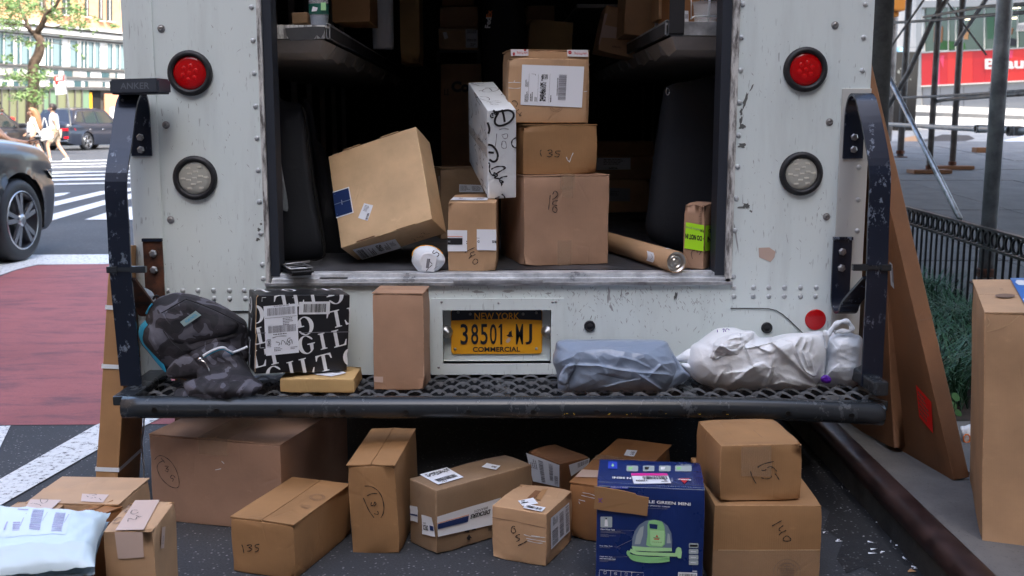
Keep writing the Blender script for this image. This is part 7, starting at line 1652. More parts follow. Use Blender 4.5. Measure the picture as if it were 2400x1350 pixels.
# far pavement in front of the shop and side-street features
fp = []
for k in range(-12, 26):
    s = k * 1.0; p = SO - u_s * s; fp.append((p.x, p.y, p.x + n_s.x * 5.5, p.y + n_s.y * 5.5))
b = B()
for i in range(len(fp) - 1):
    a, c = fp[i], fp[i + 1]; q = [(a[0], a[1]), (c[0], c[1]), (c[2], c[3]), (a[2], a[3])]; up = [Vector((x, y, rise(x, y) + .13)) for x, y in q]; dn = [p - Vector((0, 0, .13)) for p in up]; b.add(up + dn, [(0, 1, 2, 3), (2, 3, 7, 6)])
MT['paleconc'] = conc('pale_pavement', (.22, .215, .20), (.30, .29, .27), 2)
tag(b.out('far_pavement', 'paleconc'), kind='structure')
def gsp(px, py):          # intersection with the rising ground
    v = ray(px, py); lo = 3.
    for k in range(4000):
        d = 3 + k * .02; p = CAM + v * d
        if p.z <= rise(p.x, p.y): return p
    return p
for pts, nm, mt in (([(2160, 330), (2210, 316), (2270, 318), (2285, 326), (2240, 338), (2185, 337)], 'road_patch', 'soil'), ([(2350, 330), (2400, 320), (2420, 330), (2400, 345)], 'crossing_bar', 'roadwhite'), ([(2110, 326), (2150, 318), (2160, 330), (2120, 338)], 'road_patch', 'kraft')):
    q = [gsp(*p) + Vector((0, 0, .012)) for p in pts]; tag(B().flat(q).out(nm, mt, fix=False), kind='structure')
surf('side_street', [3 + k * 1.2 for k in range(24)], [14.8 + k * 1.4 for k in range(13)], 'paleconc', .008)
# black street cabinet, blue litter dome, signal
cb = P(2112, 240, 24); zc_ = rise(cb.x, cb.y)
cab = thing('street_cabinet', 'black metal street cabinet covered in worn stickers, beyond the scaffold', 'street cabinet', (cb.x, cb.y, zc_))
a, c = P(2083, 121, 24), P(2148, 246, 24)
B().bevbox((a.x, 24, zc_), (c.x, 24.8, a.z), .02).out('cabinet_body', 'black', cab)
for k in range(9):
    px, py = rg.uniform(2095, 2142), rg.uniform(158, 192); s = rg.uniform(2, 6)
    B().flat([P(px + s * rg.uniform(.5, 1.2) * math.cos(t), py + s * rg.uniform(.5, 1.4) * math.sin(t), 23.985) for t in (0, 1, 2, 3, 4, 5)]).out('worn_sticker', 'scuff', cab, fix=False)
dm = P(2117, 121, 25); dome = thing('blue_dome_bin', 'blue domed bin top showing above the black cabinet', 'bin', (dm.x, 25, zc_))
MT['bluebin'] = M('dull_blue_plastic', (.10, .22, .32), .5).m
B().lathe((dm.x, 25.3, zc_), (0, 0, 1), [(.17, 0), (.17, dm.z - zc_ - .02), (.165, dm.z - zc_ + .02), (.13, dm.z - zc_ + .09), (.07, dm.z - zc_ + .13), (.001, dm.z - zc_ + .14)], 24).out('bin_body', 'bluebin', dome, smooth=True)
sg = thing('signal_pole', 'grey pole carrying an orange-yellow signal housing at the top edge', 'traffic signal', (P(2096, 120, 20).x, 20, .8))
a = P(2096, 60, 20); B().tube([(a.x, 20, rise(a.x, 20)), (a.x, 20, 5)], .078, 16).out('pole', 'pipegrey', sg, smooth=True)
MT['signal'] = M('orange_signal_paint', (.50, .19, .02), .5).m
a, c = P(2080, -60, 19.7), P(2115, 27, 19.7); o = B().bevbox((a.x, 19.5, c.z), (c.x, 19.85, a.z), .03).out('signal_housing', 'signal', sg)
a, c = P(2080, 28, 19.7), P(2103, 40, 19.7); B().bevbox((a.x, 19.6, c.z), (c.x, 19.8, a.z), .02).out('housing_bracket', 'signal', sg)
# the tall building behind and right of the camera that shades the street
MT['brickb'] = conc('shade_building_brick', (.26, .17, .12), (.34, .24, .18), 2)
sb = thing('corner_building', 'tall plain masonry building on the right behind the viewpoint, shading the street', 'building', (8, -9, 0))
b = B(); b.box((9.0, -70, 0), (40, -8, 46)); b.out('wall', 'brickb', sb)
wb_ = None
for zf in range(12):
    for k in range(14):
        y0 = -12 - k * 4.1; z0 = 2 + zf * 3.6
        if wb_ is None: wb_ = B().box((8.95, y0 - 1.4, z0), (9.02, y0, z0 + 2)).out('window', 'glassg', sb); w0 = (y0, z0)
        else: o = wb_.copy(); COL.objects.link(o); o.parent = sb; o.location = (0, y0 - w0[0], z0 - w0[1])

dk = thing('scaffold_deck', 'plank deck of the pavement scaffold overhead, shading the pavement', 'scaffold deck', (5, 5, 3.9))
for k in range(22):
    x0 = 2.3 + k * .31; B().bevbox((x0, -7, 3.9), (x0 + .3, 15.5, 3.95), .004).out('deck_plank', 'brown', dk)
lbld = thing('unseen_sky_blocker', 'unseen masonry row added left of the avenue to cut side sky light', 'building', (-34, -10, 0))
B().box((-60, -70, 0), (-30, 18, 44)).out('wall', 'brickb', lbld)  # added out of view so less sky light comes from the left
w1 = None
for zf in range(11):
    for k in range(16):
        if w1 is None: w1 = B().box((-30.05, 12, 2), (-29.98, 13.5, 4)).out('window', 'glassg', lbld)
        else: o = w1.copy(); COL.objects.link(o); o.parent = lbld; o.location = (0, -k * 4.6, zf * 3.8)

bbld = thing('unseen_sky_blocker', 'unseen masonry block added behind the viewpoint to cut low sky light', 'building', (-15, -48, 0))
B().box((-60, -75, 0), (8.5, -46, 44)).out('wall', 'brickb', bbld)  # added behind the camera, tall enough to block low sky light
w1 = None
for zf in range(11):
    for k in range(14):
        if w1 is None: w1 = B().box((6, -46.02, 2), (4, -45.95, 4)).out('window', 'glassg', bbld)
        else: o = w1.copy(); COL.objects.link(o); o.parent = bbld; o.location = (-k * 4.6, 0, zf * 3.8)

fbld = thing('far_building', 'plain masonry building closing the avenue far beyond the van', 'building', (0, 70, 0))
B().box((-16, 70, 0), (15, 84, 30)).out('wall', 'brickb', fbld)
w1 = None
for zf in range(7):
    for k in range(9):
        if w1 is None: w1 = B().box((-14.4, 69.95, 3), (-12.6, 70.05, 5.2)).out('window', 'glassg', fbld)
        else: o = w1.copy(); COL.objects.link(o); o.parent = fbld; o.location = (k * 3.4, 0, zf * 3.8)
# ------------------------------------------------------------------ left side: avenue, cars, walkers, building, tree
FQ_ = P(150, 340, 52.5); FQ_.z = 0; n_f = Vector((.878, -.479, 0))
fac = thing('street_building', 'long building across the avenue with tall teal windows, white cornice and orange brick above', 'building', (FQ_.x, FQ_.y, 0))
def fp_(px, py): return PL(px, py, FQ_, n_f)
def fq(pts, nm, mat, depth=.12, off=0.0, parent=None, s=3.373):
    q = [fp_(x / s, y / s) + n_f * off for x, y in pts]; return B().prism(q, -n_f * depth).out(nm, mat, parent or fac)
MT['brickor'] = conc('orange_brick', (.42, .22, .12), (.52, .29, .17), 3); MT['whitestone'] = conc('white_stone', (.55, .54, .51), (.66, .65, .62), 2)
MT['tealglass'] = M('teal_glass', (.02, .06, .075), .08, 0, **{'Specular IOR Level': .9}).m; MT['paleglass'] = M('pale_blind_glass', (.15, .21, .22), .3).m
MT['greypanel'] = M('grey_panel', (.26, .25, .23), .6).m; MT['darkband'] = M('dark_band', (.09, .085, .08), .5).m; MT['glassol'] = M('olive_ground_glass', (.14, .15, .085), .12, 0, **{'Specular IOR Level': .7}).m
MT['glassol2'] = M('green_ground_glass', (.12, .19, .12), .15).m; MT['mural'] = M('orange_mural', (.55, .26, .14), .7).m; MT['glassdk'] = M('dark_window_glass', (.03, .035, .035), .1).m
def ln(y0, x1, y1, x): return y0 + (y1 - y0) * x / x1                 # helper for the sloping courses
X1 = 1300
def course(ya, yb, nm, mat, depth, off, x0=-300):                      # ya,yb: (y at x=0, y at x=985)
    f = lambda c, x: c[0] + (c[1] - c[0]) * x / 985
    return fq([(x0, f(ya, x0)), (X1, f(ya, X1)), (X1, f(yb, X1)), (x0, f(yb, x0))], nm, mat, depth, off)
course((-700, -400), (150, 262), 'brick_wall', 'brickor', .5, -.2); course((150, 262), (172, 275), 'cornice', 'whitestone', .9, .45); course((172, 275), (190, 290), 'cornice', 'greypanel', .5, .1)
course((190, 290), (228, 322), 'cornice', 'whitestone', .7, .30); course((228, 322), (246, 338), 'cornice', 'whitestone', .5, .12); course((246, 338), (258, 352), 'soffit', 'darkband', .4, -.02)
course((258, 352), (500, 553), 'wall', 'whitestone', .4, -.05)
course((500, 553), (514, 565), 'band', 'darkband', .3, .08); course((514, 565), (528, 574), 'band', 'greypanel', .3, .02)
course((528, 574), (590, 618), 'wall', 'whitestone', .3, -.05); course((590, 618), (604, 632), 'band', 'darkband', .3, .08)
course((604, 632), (680, 690), 'wall', 'whitestone', .3, -.05); course((680, 690), (694, 700), 'band', 'darkband', .3, .10); course((694, 700), (706, 712), 'band', 'greypanel', .3, .04)
course((706, 712), (1030, 985), 'ground_floor_back', 'darkband', .3, -.35); course((1030, 985), (1100, 1060), 'plinth', 'greypanel', .4, 0)
ft = lambda x: 262 + (352 - 262) * x / 985 + 4; fb = lambda x: 500 + (553 - 500) * x / 985 - 2
for x0, x1 in ((-60, 28), (30, 108), (128, 160), (163, 235), (238, 300), (352, 378), (381, 408), (410, 492), (548, 615), (634, 660), (663, 690), (692, 742), (745, 792), (842, 892), (905, 945), (948, 1000), (1040, 1090)):
    f = fq([(x0, ft(x0)), (x1, ft(x1)), (x1, fb(x1)), (x0, fb(x0))], 'window', 'tealglass', .06, -.02)
    wd = x1 - x0
    if wd > 34: fq([(x0 + wd * .15, ft(x0) + 12), (x1 - wd * .3, ft(x1) + 12), (x1 - wd * .3, fb(x1) - 6), (x0 + wd * .15, fb(x0) - 6)], 'blind', 'paleglass', .02, .0, f)
    fq([(x0 - 2.5, ft(x0)), (x0, ft(x0)), (x0, fb(x0)), (x0 - 2.5, fb(x0))], 'frame', 'whitestone', .12, .05, f)
for x0, y0, x1, y1 in ((425, 550, 465, 588), (510, 556, 575, 606), (690, 564, 718, 612), (806, 570, 832, 616), (834, 571, 865, 616), (915, 576, 930, 618), (590, 636, 645, 685), (674, 640, 700, 686), (815, 645, 835, 686), (398, 628, 425, 682), (110, 545, 140, 590), (20, 640, 60, 682), (320, 548, 360, 590), (110, 640, 150, 680), (250, 545, 300, 590), (180, 628, 230, 676)):
    fq([(x0, y0), (x1, y0 + 2), (x1, y1 + 2), (x0, y1)], 'window', 'tealglass', .06, -.02)
for x0, y0, x1, y1 in ((578, 558, 632, 608), (868, 574, 912, 618), (700, 642, 812, 688), (900, 655, 985, 690), (60, 530, 108, 590), (150, 610, 180, 676)):
    fq([(x0, y0), (x1, y0 + 2), (x1, y1 + 2), (x0, y1)], 'grey_infill_panel', 'greypanel', .06, -.01)
gx = [-160, -60, -10, 15, 78, 140, 210, 280, 345, 395, 455, 530, 596, 652, 716]
for i, (x0, x1) in enumerate(zip(gx[:-1], gx[1:])):
    fq([(x0 + 3, 708), (x1 - 3, 709), (x1 - 3, 990), (x0 + 3, 995)], 'shop_window', 'glassol' if i % 5 < 3 or i < 8 else 'glassol2', .06, -.08)
    fq([(x0 - 2, 708), (x0 + 2, 708), (x0 + 2, 1000), (x0 - 2, 1000)], 'mullion', 'darkband', .1, .02)
fq([(716, 712), (822, 714), (822, 985), (716, 985)], 'doorway', 'black', .1, -.25); fq([(722, 730), (740, 732), (745, 960), (726, 960)], 'door_leaf', 'plateyel', .04, -.12)
fq([(828, 740), (1200, 760), (1200, 985), (830, 985)], 'mural', 'mural', .05, .0)
fq([(870, 850), (940, 840), (960, 900), (930, 965), (860, 960)], 'mural_figure', 'whitestone', .02, .03)
for x0, y1, w_ in ((800, 160, 30), (862, 165, 42), (510, 115, 60), (690, 130, 30), (420, 95, 30), (330, 70, 30)):
    f = fq([(x0, -120), (x0 + w_, -118), (x0 + w_, y1 + 5), (x0, y1)], 'window', 'glassdk', .05, -.15); fq([(x0 - 6, y1), (x0 + w_ + 6, y1 + 6), (x0 + w_ + 6, y1 + 12), (x0 - 6, y1 + 6)], 'window_sill', 'whitestone', .3, .0, f)
    fq([(x0 + w_ * .45, -120), (x0 + w_ * .52, -120), (x0 + w_ * .52, y1), (x0 + w_ * .45, y1)], 'glazing_bar', 'whitestone', .04, -.12, f)
fq([(52, 925), (105, 928), (105, 952), (52, 950)], 'red_sign', 'redlabel', .05, .12)
# -- tree in the avenue
ty = 36.0
tree = thing('street_tree', 'slender street tree with feathery light green leaves in front of the teal windows', 'tree', (P(76, 330, ty).x, ty, 0))
T3 = lambda pts, rs, dy=0: B().tube(crom([P(x / 3.373, y / 3.373, ty + dy * i) for i, (x, y) in enumerate(pts)], 4), [rs[0] + (rs[1] - rs[0]) * k / (4 * (len(pts) - 1)) for k in range(4 * (len(pts) - 1) + 1)], 9)
T3([(250, 1240), (252, 1000), (255, 830), (268, 640), (262, 520), (305, 430), (320, 330), (285, 268)], (.24, .14)).out('trunk', 'bark', tree, smooth=True)
for pts, rs, dy in (([(285, 268), (235, 235), (205, 160), (160, 60), (120, -60)], (.10, .04), .2), ([(285, 268), (330, 200), (375, 105), (430, 60), (480, -30)], (.12, .05), -.2), ([(375, 105), (350, 40), (360, -60)], (.07, .03), .3), ([(235, 235), (180, 200), (60, 190), (-60, 150)], (.05, .02), -.3),
                    ([(330, 200), (420, 215), (520, 200), (640, 225)], (.04, .012), .3), ([(268, 640), (180, 600), (80, 600)], (.03, .01), -.3), ([(265, 560), (330, 520), (400, 560)], (.03, .01), .2), ([(400, 90), (560, 60), (700, 130)], (.035, .01), .2), ([(260, 800), (160, 760), (80, 790)], (.02, .008), -.2), ([(310, 350), (230, 330), (180, 370)], (.03, .01), -.2), ([(305, 420), (400, 340), (560, 380), (650, 450)], (.02, .006), .3), ([(700, 120), (800, 150), (930, 210)], (.015, .005), .2)):
    T3(pts, rs, dy).out('branch', 'bark', tree, smooth=True)
b = B(); rt = random.Random(2)
blobs = [(90, 60, 160, 80, 900), (60, 170, 140, 70, 700), (250, 60, 160, 80, 600), (440, 120, 100, 70, 420), (600, 90, 90, 80, 520), (660, 200, 70, 60, 240), (540, 210, 80, 35, 150), (120, 320, 120, 60, 180), (240, 340, 50, 35, 180), (60, 460, 60, 40, 160), (150, 610, 120, 50, 420), (270, 620, 90, 60, 330), (340, 570, 80, 45, 180), (160, 770, 90, 50, 260), (250, 740, 80, 70, 380), (300, 790, 50, 50, 160), (390, 690, 60, 50, 120), (380, 350, 40, 30, 60), (480, 290, 30, 15, 30), (590, 390, 25, 40, 70), (650, 450, 20, 25, 30), (750, 150, 70, 25, 70), (910, 205, 60, 20, 70), (30, 620, 60, 60, 130), (260, 860, 40, 30, 120), (510, -20, 140, 50, 300), (200, -30, 200, 60, 500)]
for cx, cy, rx, ry, n in blobs:
    for k in range(int(n * 1.1)):
        if k % 9 == 0: sx, sy, sd_ = rt.gauss(0, .5), rt.gauss(0, .5), rt.gauss(0, .8)
        c = P((cx + rx * (sx + rt.gauss(0, .13))) / 3.373, (cy + ry * (sy + rt.gauss(0, .18))) / 3.373, ty + sd_ + rt.gauss(0, .15))
        a, e, s = rt.uniform(0, 6.28), rt.uniform(-.6, .6), rt.uniform(.035, .075)
        u = Vector((math.cos(a) * math.cos(e), math.sin(a) * .5, math.sin(e))) * s; v = Vector((rt.uniform(-1, 1), rt.uniform(-1, 1), rt.uniform(-1, 1))).cross(u).normalized() * s * .38
        b.quad(c - u, c + v, c + u, c - v)
tag(b.out('crown', 'leaf', tree, fix=False), kind='stuff')
# -- parking sign
sy = 30.0; sgn = thing('parking_sign', 'red and white parking sign on a thin post left of the avenue tree gap', 'street sign', P(150, 330, sy))
q = lambda x, y, yy=sy: P(x / 3.373, y / 3.373, yy)
B().slab(q(430, 600), q(505, 592), q(525, 740), q(440, 750), (0, 1, 0), .01).out('sign_plate', 'whiteink', sgn)
B().slab(q(430, 600, sy - .012), q(505, 592, sy - .012), q(509, 638, sy - .012), q(433, 650, sy - .012), (0, 1, 0), .006).out('red_header', 'redlabel', sgn)
B().slab(q(434, 645, sy - .012), q(458, 642, sy - .012), q(461, 668, sy - .012), q(437, 671, sy - .012), (0, 1, 0), .006).out('red_square', 'redlabel', sgn)
for k in range(3):
    b = B(); b.quad(q(440, 608 + k * 13, sy - .02), q(498, 602 + k * 13, sy - .02), q(498, 606 + k * 13, sy - .02), q(440, 612 + k * 13, sy - .02)); b.out('print_line', 'whiteink', sgn, fix=False)
B().tube([q(516, 590, sy + .03), q(560, 1000, sy + .03)], .02, 8).out('post', 'pipegrey', sgn)

# -- cars ---------------------------------------------------------------------
def carpaint(name, c): 
    m = M(name, c, .3, .0); m.b.inputs['Coat Weight'].default_value = .35; m.b.inputs['Coat Roughness'].default_value = .04; return m.m
MT['carblack'] = carpaint('black_car_paint', (.012, .013, .017)); MT['cargrey'] = carpaint('dark_graphite_car_paint', (.007, .0085, .011)); MT['carnavy'] = carpaint('midnight_car_paint', (.012, .016, .028))
MT['carglass'] = M('dark_car_glass', (.02, .03, .03), .05, 0, **{'Specular IOR Level': 1.0}).m; MT['tail'] = M('tail_lamp_red', (.55, .01, .02), .15).m; MT['head'] = M('headlamp_clear', (.45, .45, .45), .1, .3).m
MT['rimdark'] = M('dark_rim', (.03, .03, .035), .3, .6).m; MT['rimlight'] = M('silver_rim_face', (.45, .46, .48), .25, .9).m
def car(label_, wheelpos, front, heading, paint, L=5.0, W=1.95, H=1.75, wb=2.95, wr=.37, oh=.90, hood=1.05, belt=1.05, rim='rimlight', coupe=0, text=None, group=None):
    h = math.radians(heading); f = Vector((math.cos(h), math.sin(h), 0)); r = Vector((math.sin(h), -math.cos(h), 0))
    lf = L / 2 - oh; lr = lf - wb; lw = lf if front else lr
    O = Vector((wheelpos[0], wheelpos[1], 0)) - f * lw - r * (W / 2 - .02)
    c = thing('parked_car' if group else 'car', label_, 'car', O, group)
    T = lambda l, w, z: O + f * l + r * w + Vector((0, 0, z))
    Ra = wr + .055
    def hw(l):
        e = abs(l) / (L / 2); return (W / 2) * (1 - .16 * max(0, (e - .62) / .38) ** 2.2 - .10 * max(0, (e - .93) / .07) ** 2)
    def sh(l):      # shoulder height
        e = l / (L / 2); fr_ = max(0, (e - .40) / .6)
        return belt - .10 * fr_ ** 1.5 - .20 * max(0, (e - .86) / .14) ** 2 - .16 * max(0, (-e - .93) / .07) ** 2 + .03 * max(0, -e)
    def sill(l):
        e = abs(l) / (L / 2); return .24 + .10 * max(0, (e - .85) / .15)
    N = 110; R = 16; HR = 7
    st = [-L / 2 + L * i / N for i in range(N + 1)]
    for side in (1, -1):
        vs, fs = [], []; grid = []
        for l in st:
            row = []
            for k in range(R + 1):
                t = k / R; z = sill(l) + (sh(l) - sill(l)) * t
                w_ = hw(l) * (1 - .045 * (2 * t - 1.05) ** 2 - .02 * sm(.55, .62, t) * (1 - sm(.62, .9, t))) - .06 * max(0, (t - .88) / .12) ** 2
                l2, z2 = l, z
                for lc in (lf, lr):
                    d = math.hypot(l2 - lc, z2 - wr)
                    if abs(d - Ra) < .045 and z2 > .1: l2, z2 = lc + (l2 - lc) * Ra / d, wr + (z2 - wr) * Ra / d; w_ += .012
                    elif Ra < d < Ra + .12: w_ += .012 * (1 - (d - Ra) / .12)
                row.append(len(vs)); vs.append((l2, side * w_, z2))
            if l > .15 * L or l < -.36 * L or True:
                for k in range(1, HR + 1):
                    t = k / HR; cr_ = (hood - sh(l) + (-.0)) if l > 0 else .03
                    cr_ = max(.0, (hood + .0 - belt) + .05 - (.16 * max(0, (l / (L / 2) - .72) / .28) ** 2 if l > 0 else 0) * 0)
                    w_ = (hw(l) - .06) * (1 - t); row.append(len(vs)); vs.append((l, side * w_, sh(l) + cr_ * (1 - (1 - t) ** 2.2)))
            grid.append(row)
        for i in range(N):
            for k in range(len(grid[0]) - 1):
                q = (grid[i][k], grid[i + 1][k], grid[i + 1][k + 1], grid[i][k + 1])
                cl_, cz = sum(vs[a][0] for a in q) / 4, sum(vs[a][2] for a in q) / 4
                if k < R and any(math.hypot(cl_ - lc, cz - wr) < Ra - .004 for lc in (lf, lr)): continue
                fs.append(q)
        fs.append(tuple(grid[0])); fs.append(tuple(grid[N]))
        b = B(); b.add([T(*v) for v in vs], fs); b.out('body_side', paint, c, smooth=True)
    # arch liners
    b = B()
    for lc in (lf, lr):
        for side in (1, -1):
            k0 = len(b.v); n = 20
            for j in range(n + 1):
                a = math.pi * (-.08 + 1.16 * j / n)
                for dw, rr__ in ((.0, Ra), (-.012, Ra + .0), (-.35, Ra)): b.v.append(T(lc + rr__ * math.cos(a), side * (W / 2 - .035 + dw), wr + rr__ * math.sin(a)))
            for j in range(n):
                for m_ in range(2): b.f.append((k0 + j * 3 + m_, k0 + j * 3 + m_ + 1, k0 + j * 3 + 4 + m_, k0 + j * 3 + 3 + m_)); b.mi.append(0)
    b.out('arch_liner', 'black', c, fix=False)
    B().box(T(0, 0, 0) * 0 + Vector((-1, -1, 0)), Vector((-1, -1, 0)) + Vector((.001, .001, .001)))  # noop
    b = B(); b.add([T(l, w_, z) for l, w_, z in ((-L / 2 + .3, -W / 2 + .38, .22), (L / 2 - .3, -W / 2 + .38, .22), (L / 2 - .3, W / 2 - .38, .22), (-L / 2 + .3, W / 2 - .38, .22), (-L / 2 + .3, -W / 2 + .38, belt - .1), (L / 2 - .3, -W / 2 + .38, belt - .25), (L / 2 - .3, W / 2 - .38, belt - .25), (-L / 2 + .3, W / 2 - .38, belt - .1))],
                   [(0, 1, 2, 3), (0, 1, 5, 4), (1, 2, 6, 5), (2, 3, 7, 6), (3, 0, 4, 7)]); b.out('underbody', 'black', c)
    # greenhouse
    lb0, lb1 = lf - .55, -L / 2 + .18; lt0, lt1 = lf - 1.35, -L / 2 + .55 + coupe
    zb = belt + .0
    wt = W / 2 - .28; wbm = W / 2 - .09
    roofp = [(lb0, zb - .02), (lt0, H - .06), (lt0 - .5, H), (lt0 - 1.3, H + .01), (lt1 + .3, H - .03), (lt1, H - .08), (lb1, zb)]
    def wv(z): return wbm + (wt - wbm) * (z - zb) / (H - zb)
    b = B(); k = len(b.v); n = len(roofp)
    for l, z in roofp:
        for s in (-1, -.85, 0, .85, 1): b.v.append(T(l, s * wv(z), z + (.0 if abs(s) == 1 else .02 if abs(s) < 1 else 0) + (.02 if s == 0 else 0)))
    for i in range(n - 1):
        for j in range(4): b.f.append((i * 5 + j, i * 5 + j + 1, i * 5 + 6 + j, i * 5 + 5 + j)); b.mi.append(0)
    for s in (0, 4): b.f.append(tuple(i * 5 + s for i in range(n))); b.mi.append(0)
    b.out('roof', paint, c, smooth=False)
    for side in (1, -1):
        def gq(pts, nm='side_window'):
            b = B(); b.flat([T(l, side * (wv(z) + .006), z) for l, z in pts]); b.out(nm, 'carglass', c, fix=False)
        zt = H - .13; x = lt0 - .1; mid = (lb0 + lb1) / 2 + .15; q1 = mid - .95 if not coupe else mid - .8
        gq([(lb0 - .38, zb + .04), (x + .05, zt), (mid + .04, zt), (mid + .04, zb + .04)]); gq([(mid - .04, zb + .04), (mid - .04, zt), (q1 + .05, zt), (q1 + .05, zb + .04)]); gq([(q1 - .05, zb + .06), (q1 - .05, zt), (lt1 + .28, zt - .03), (lb1 + .35, zb + .10)])
        b = B(); b.tube([T(l, side * (wv(z) + .008), z) for l, z in ((lb0 - .42, zb + .02), (x + .0, zt + .035), (lt1 + .2, zt + .01), (lb1 + .25, zb + .08))], .010, 6); b.out('window_trim', 'chrome' if paint != 'cargrey' else 'blackplastic', c, smooth=True)
        b = B(); b.bevbox(Vector((-.07, -.12, -.07)), Vector((.07, .12, .07)), .03, 0, Matrix.Translation(T(lb0 - .35, side * (W / 2 + .08), zb + .08)) @ Matrix.Rotation(h + math.pi / 2 * 0, 4, 'Z')); b.out('door_mirror', paint, c, smooth=True)
        for l in (mid + .25, q1 + .25): B().tube([T(l - .10, side * (hw(l) + .005), .9), T(l + .10, side * (hw(l) + .005), .91)], .014, 6).out('door_handle', 'chrome', c, smooth=True)
        # lamps
        b = B(); b.flat([T(l, side * (hw(l) - .012), z) for l, z in ((-L / 2 + .04, .86), (-L / 2 + .42, .88), (-L / 2 + .36, .97), (-L / 2 + .05, .97))]); b.out('tail_lamp', 'tail', c, fix=False)
        b = B(); b.flat([T(-L / 2 - .012, side * w_, z) for w_, z in ((.42, .86), (.86, .86), (.86, .97), (.42, .95))]); b.out('tail_lamp', 'tail', c, fix=False)
        b = B(); b.flat([T(-L / 2 - .012, side * w_, z) for w_, z in ((.62, .52), (.86, .54), (.86, .62), (.62, .6))]); b.out('reflector', 'tail', c, fix=False)
        b = B(); b.flat([T(l, side * (hw(l) + .004), z) for l, z in ((L / 2 - .05, .66), (L / 2 - .24, .72), (L / 2 - .40, .80), (L / 2 - .20, .80), (L / 2 - .06, .76))]); b.out('headlamp', 'head', c, fix=False)
    b = B(); b.flat([T(l, w_, z) for l, w_, z in ((lb1 + .02, -.72, zb + .03), (lb1 + .02, .72, zb + .03), (lt1 - .03, .60, H - .10), (lt1 - .03, -.60, H - .10))]); b.out('rear_window', 'carglass', c, fix=False)
    b = B(); b.flat([T(l, w_, z) for l, w_, z in ((lb0 + .015, -.76, zb + .03), (lb0 + .015, .76, zb + .03), (lt0 + .02, .62, H - .08), (lt0 + .02, -.62, H - .08))]); b.out('windscreen', 'carglass', c, fix=False)
    b = B(); b.tube([T(-L / 2 - .01, -.8, .42), T(-L / 2 - .015, .8, .42)], .02, 8); b.out('bumper_trim', 'chrome', c)
    # wheels
    for lc in (lf, lr):
        for side in (1, -1):
            cw = T(lc, side * (W / 2 - .02), wr); ax = r * side
            t = B().lathe(cw, -ax, [(wr * .70, -.005), (wr * .74, -.01), (wr * .86, -.012), (wr * .95, .0), (wr, .03), (wr, .19), (wr * .95, .22), (wr * .6, .22)], 44).out('tyre', 'rubber', c, smooth=True)
            B().lathe(cw, -ax, [(wr * .72, -.004), (wr * .70, -.014), (wr * .67, -.006), (wr * .65, .05), (.001, .06)], 44).out('rim_barrel', 'rimdark', t, smooth=True)
            B().lathe(cw, -ax, [(wr * .715, -.008), (wr * .70, -.017), (wr * .68, -.012)], 44).out('rim_lip', rim, t, smooth=True)
            u1 = f; u2 = Vector((0, 0, 1))
            if side > 0:
                for k in range(5):
                    a0 = 2 * math.pi * k / 5 + .45
                    for da in (-.17, .17):
                        b = B(); q = []
                        for rad, aa, wd in ((.045, a0 + da * .6, .018), (wr * .66, a0 + da * 1.0, .021)):
                            d = u1 * math.cos(aa) + u2 * math.sin(aa); s_ = u1 * -math.sin(aa) + u2 * math.cos(aa); q += [cw + d * rad - s_ * wd + ax * .006, cw + d * rad + s_ * wd + ax * .006]
                        b.slab(q[0], q[2], q[3], q[1], -ax, .03); b.out('spoke', rim, t)
                B().lathe(cw, ax, [(.06, -.01), (.055, .012), (.03, .016), (.001, .016)], 20).out('hub_cap', rim, t, smooth=True)
    if text:
        vs, fs = text2d(text, .02); b = B(); l0 = lf - .62
        b.add([T(l0 + .16 * u, hw(l0) + .004, .80 + .055 * v) for u, v in vs], fs); b.out('badge', 'chrome', c, fix=False)
    return c
wp = G(50, 600, 0); d_ = 9.75
wp = Vector((CAM.x + ray(52, 520).x * 9.6 / ray(52, 520).y, CAM.y + 9.6, 0))
car('dark graphite crossover whose front wheel shows beside the red lane', wp, True, 85, 'cargrey', L=4.95, W=1.96, H=1.72, wb=2.9, wr=.372, oh=.95, hood=1.13, belt=1.08, text='3.5')
v = ray(89, 350); k = 34.3 / v.y; car('black car behind the walking woman, only its front half in view', (CAM.x + v.x * k, CAM.y + v.y * k), True, 83, 'carblack', L=4.8, H=1.60, wb=2.8, wr=.345, oh=.9)
v = ray(206, 333); k = 47.5 / v.y; car('midnight blue large sports utility vehicle with lit-looking red tail lamps, right of the walking man', (CAM.x + v.x * k, CAM.y + v.y * k), False, 76, 'carnavy', L=5.15, W=2.0, H=1.82, wb=3.1, wr=.385, oh=.9, belt=1.15, hood=1.2)

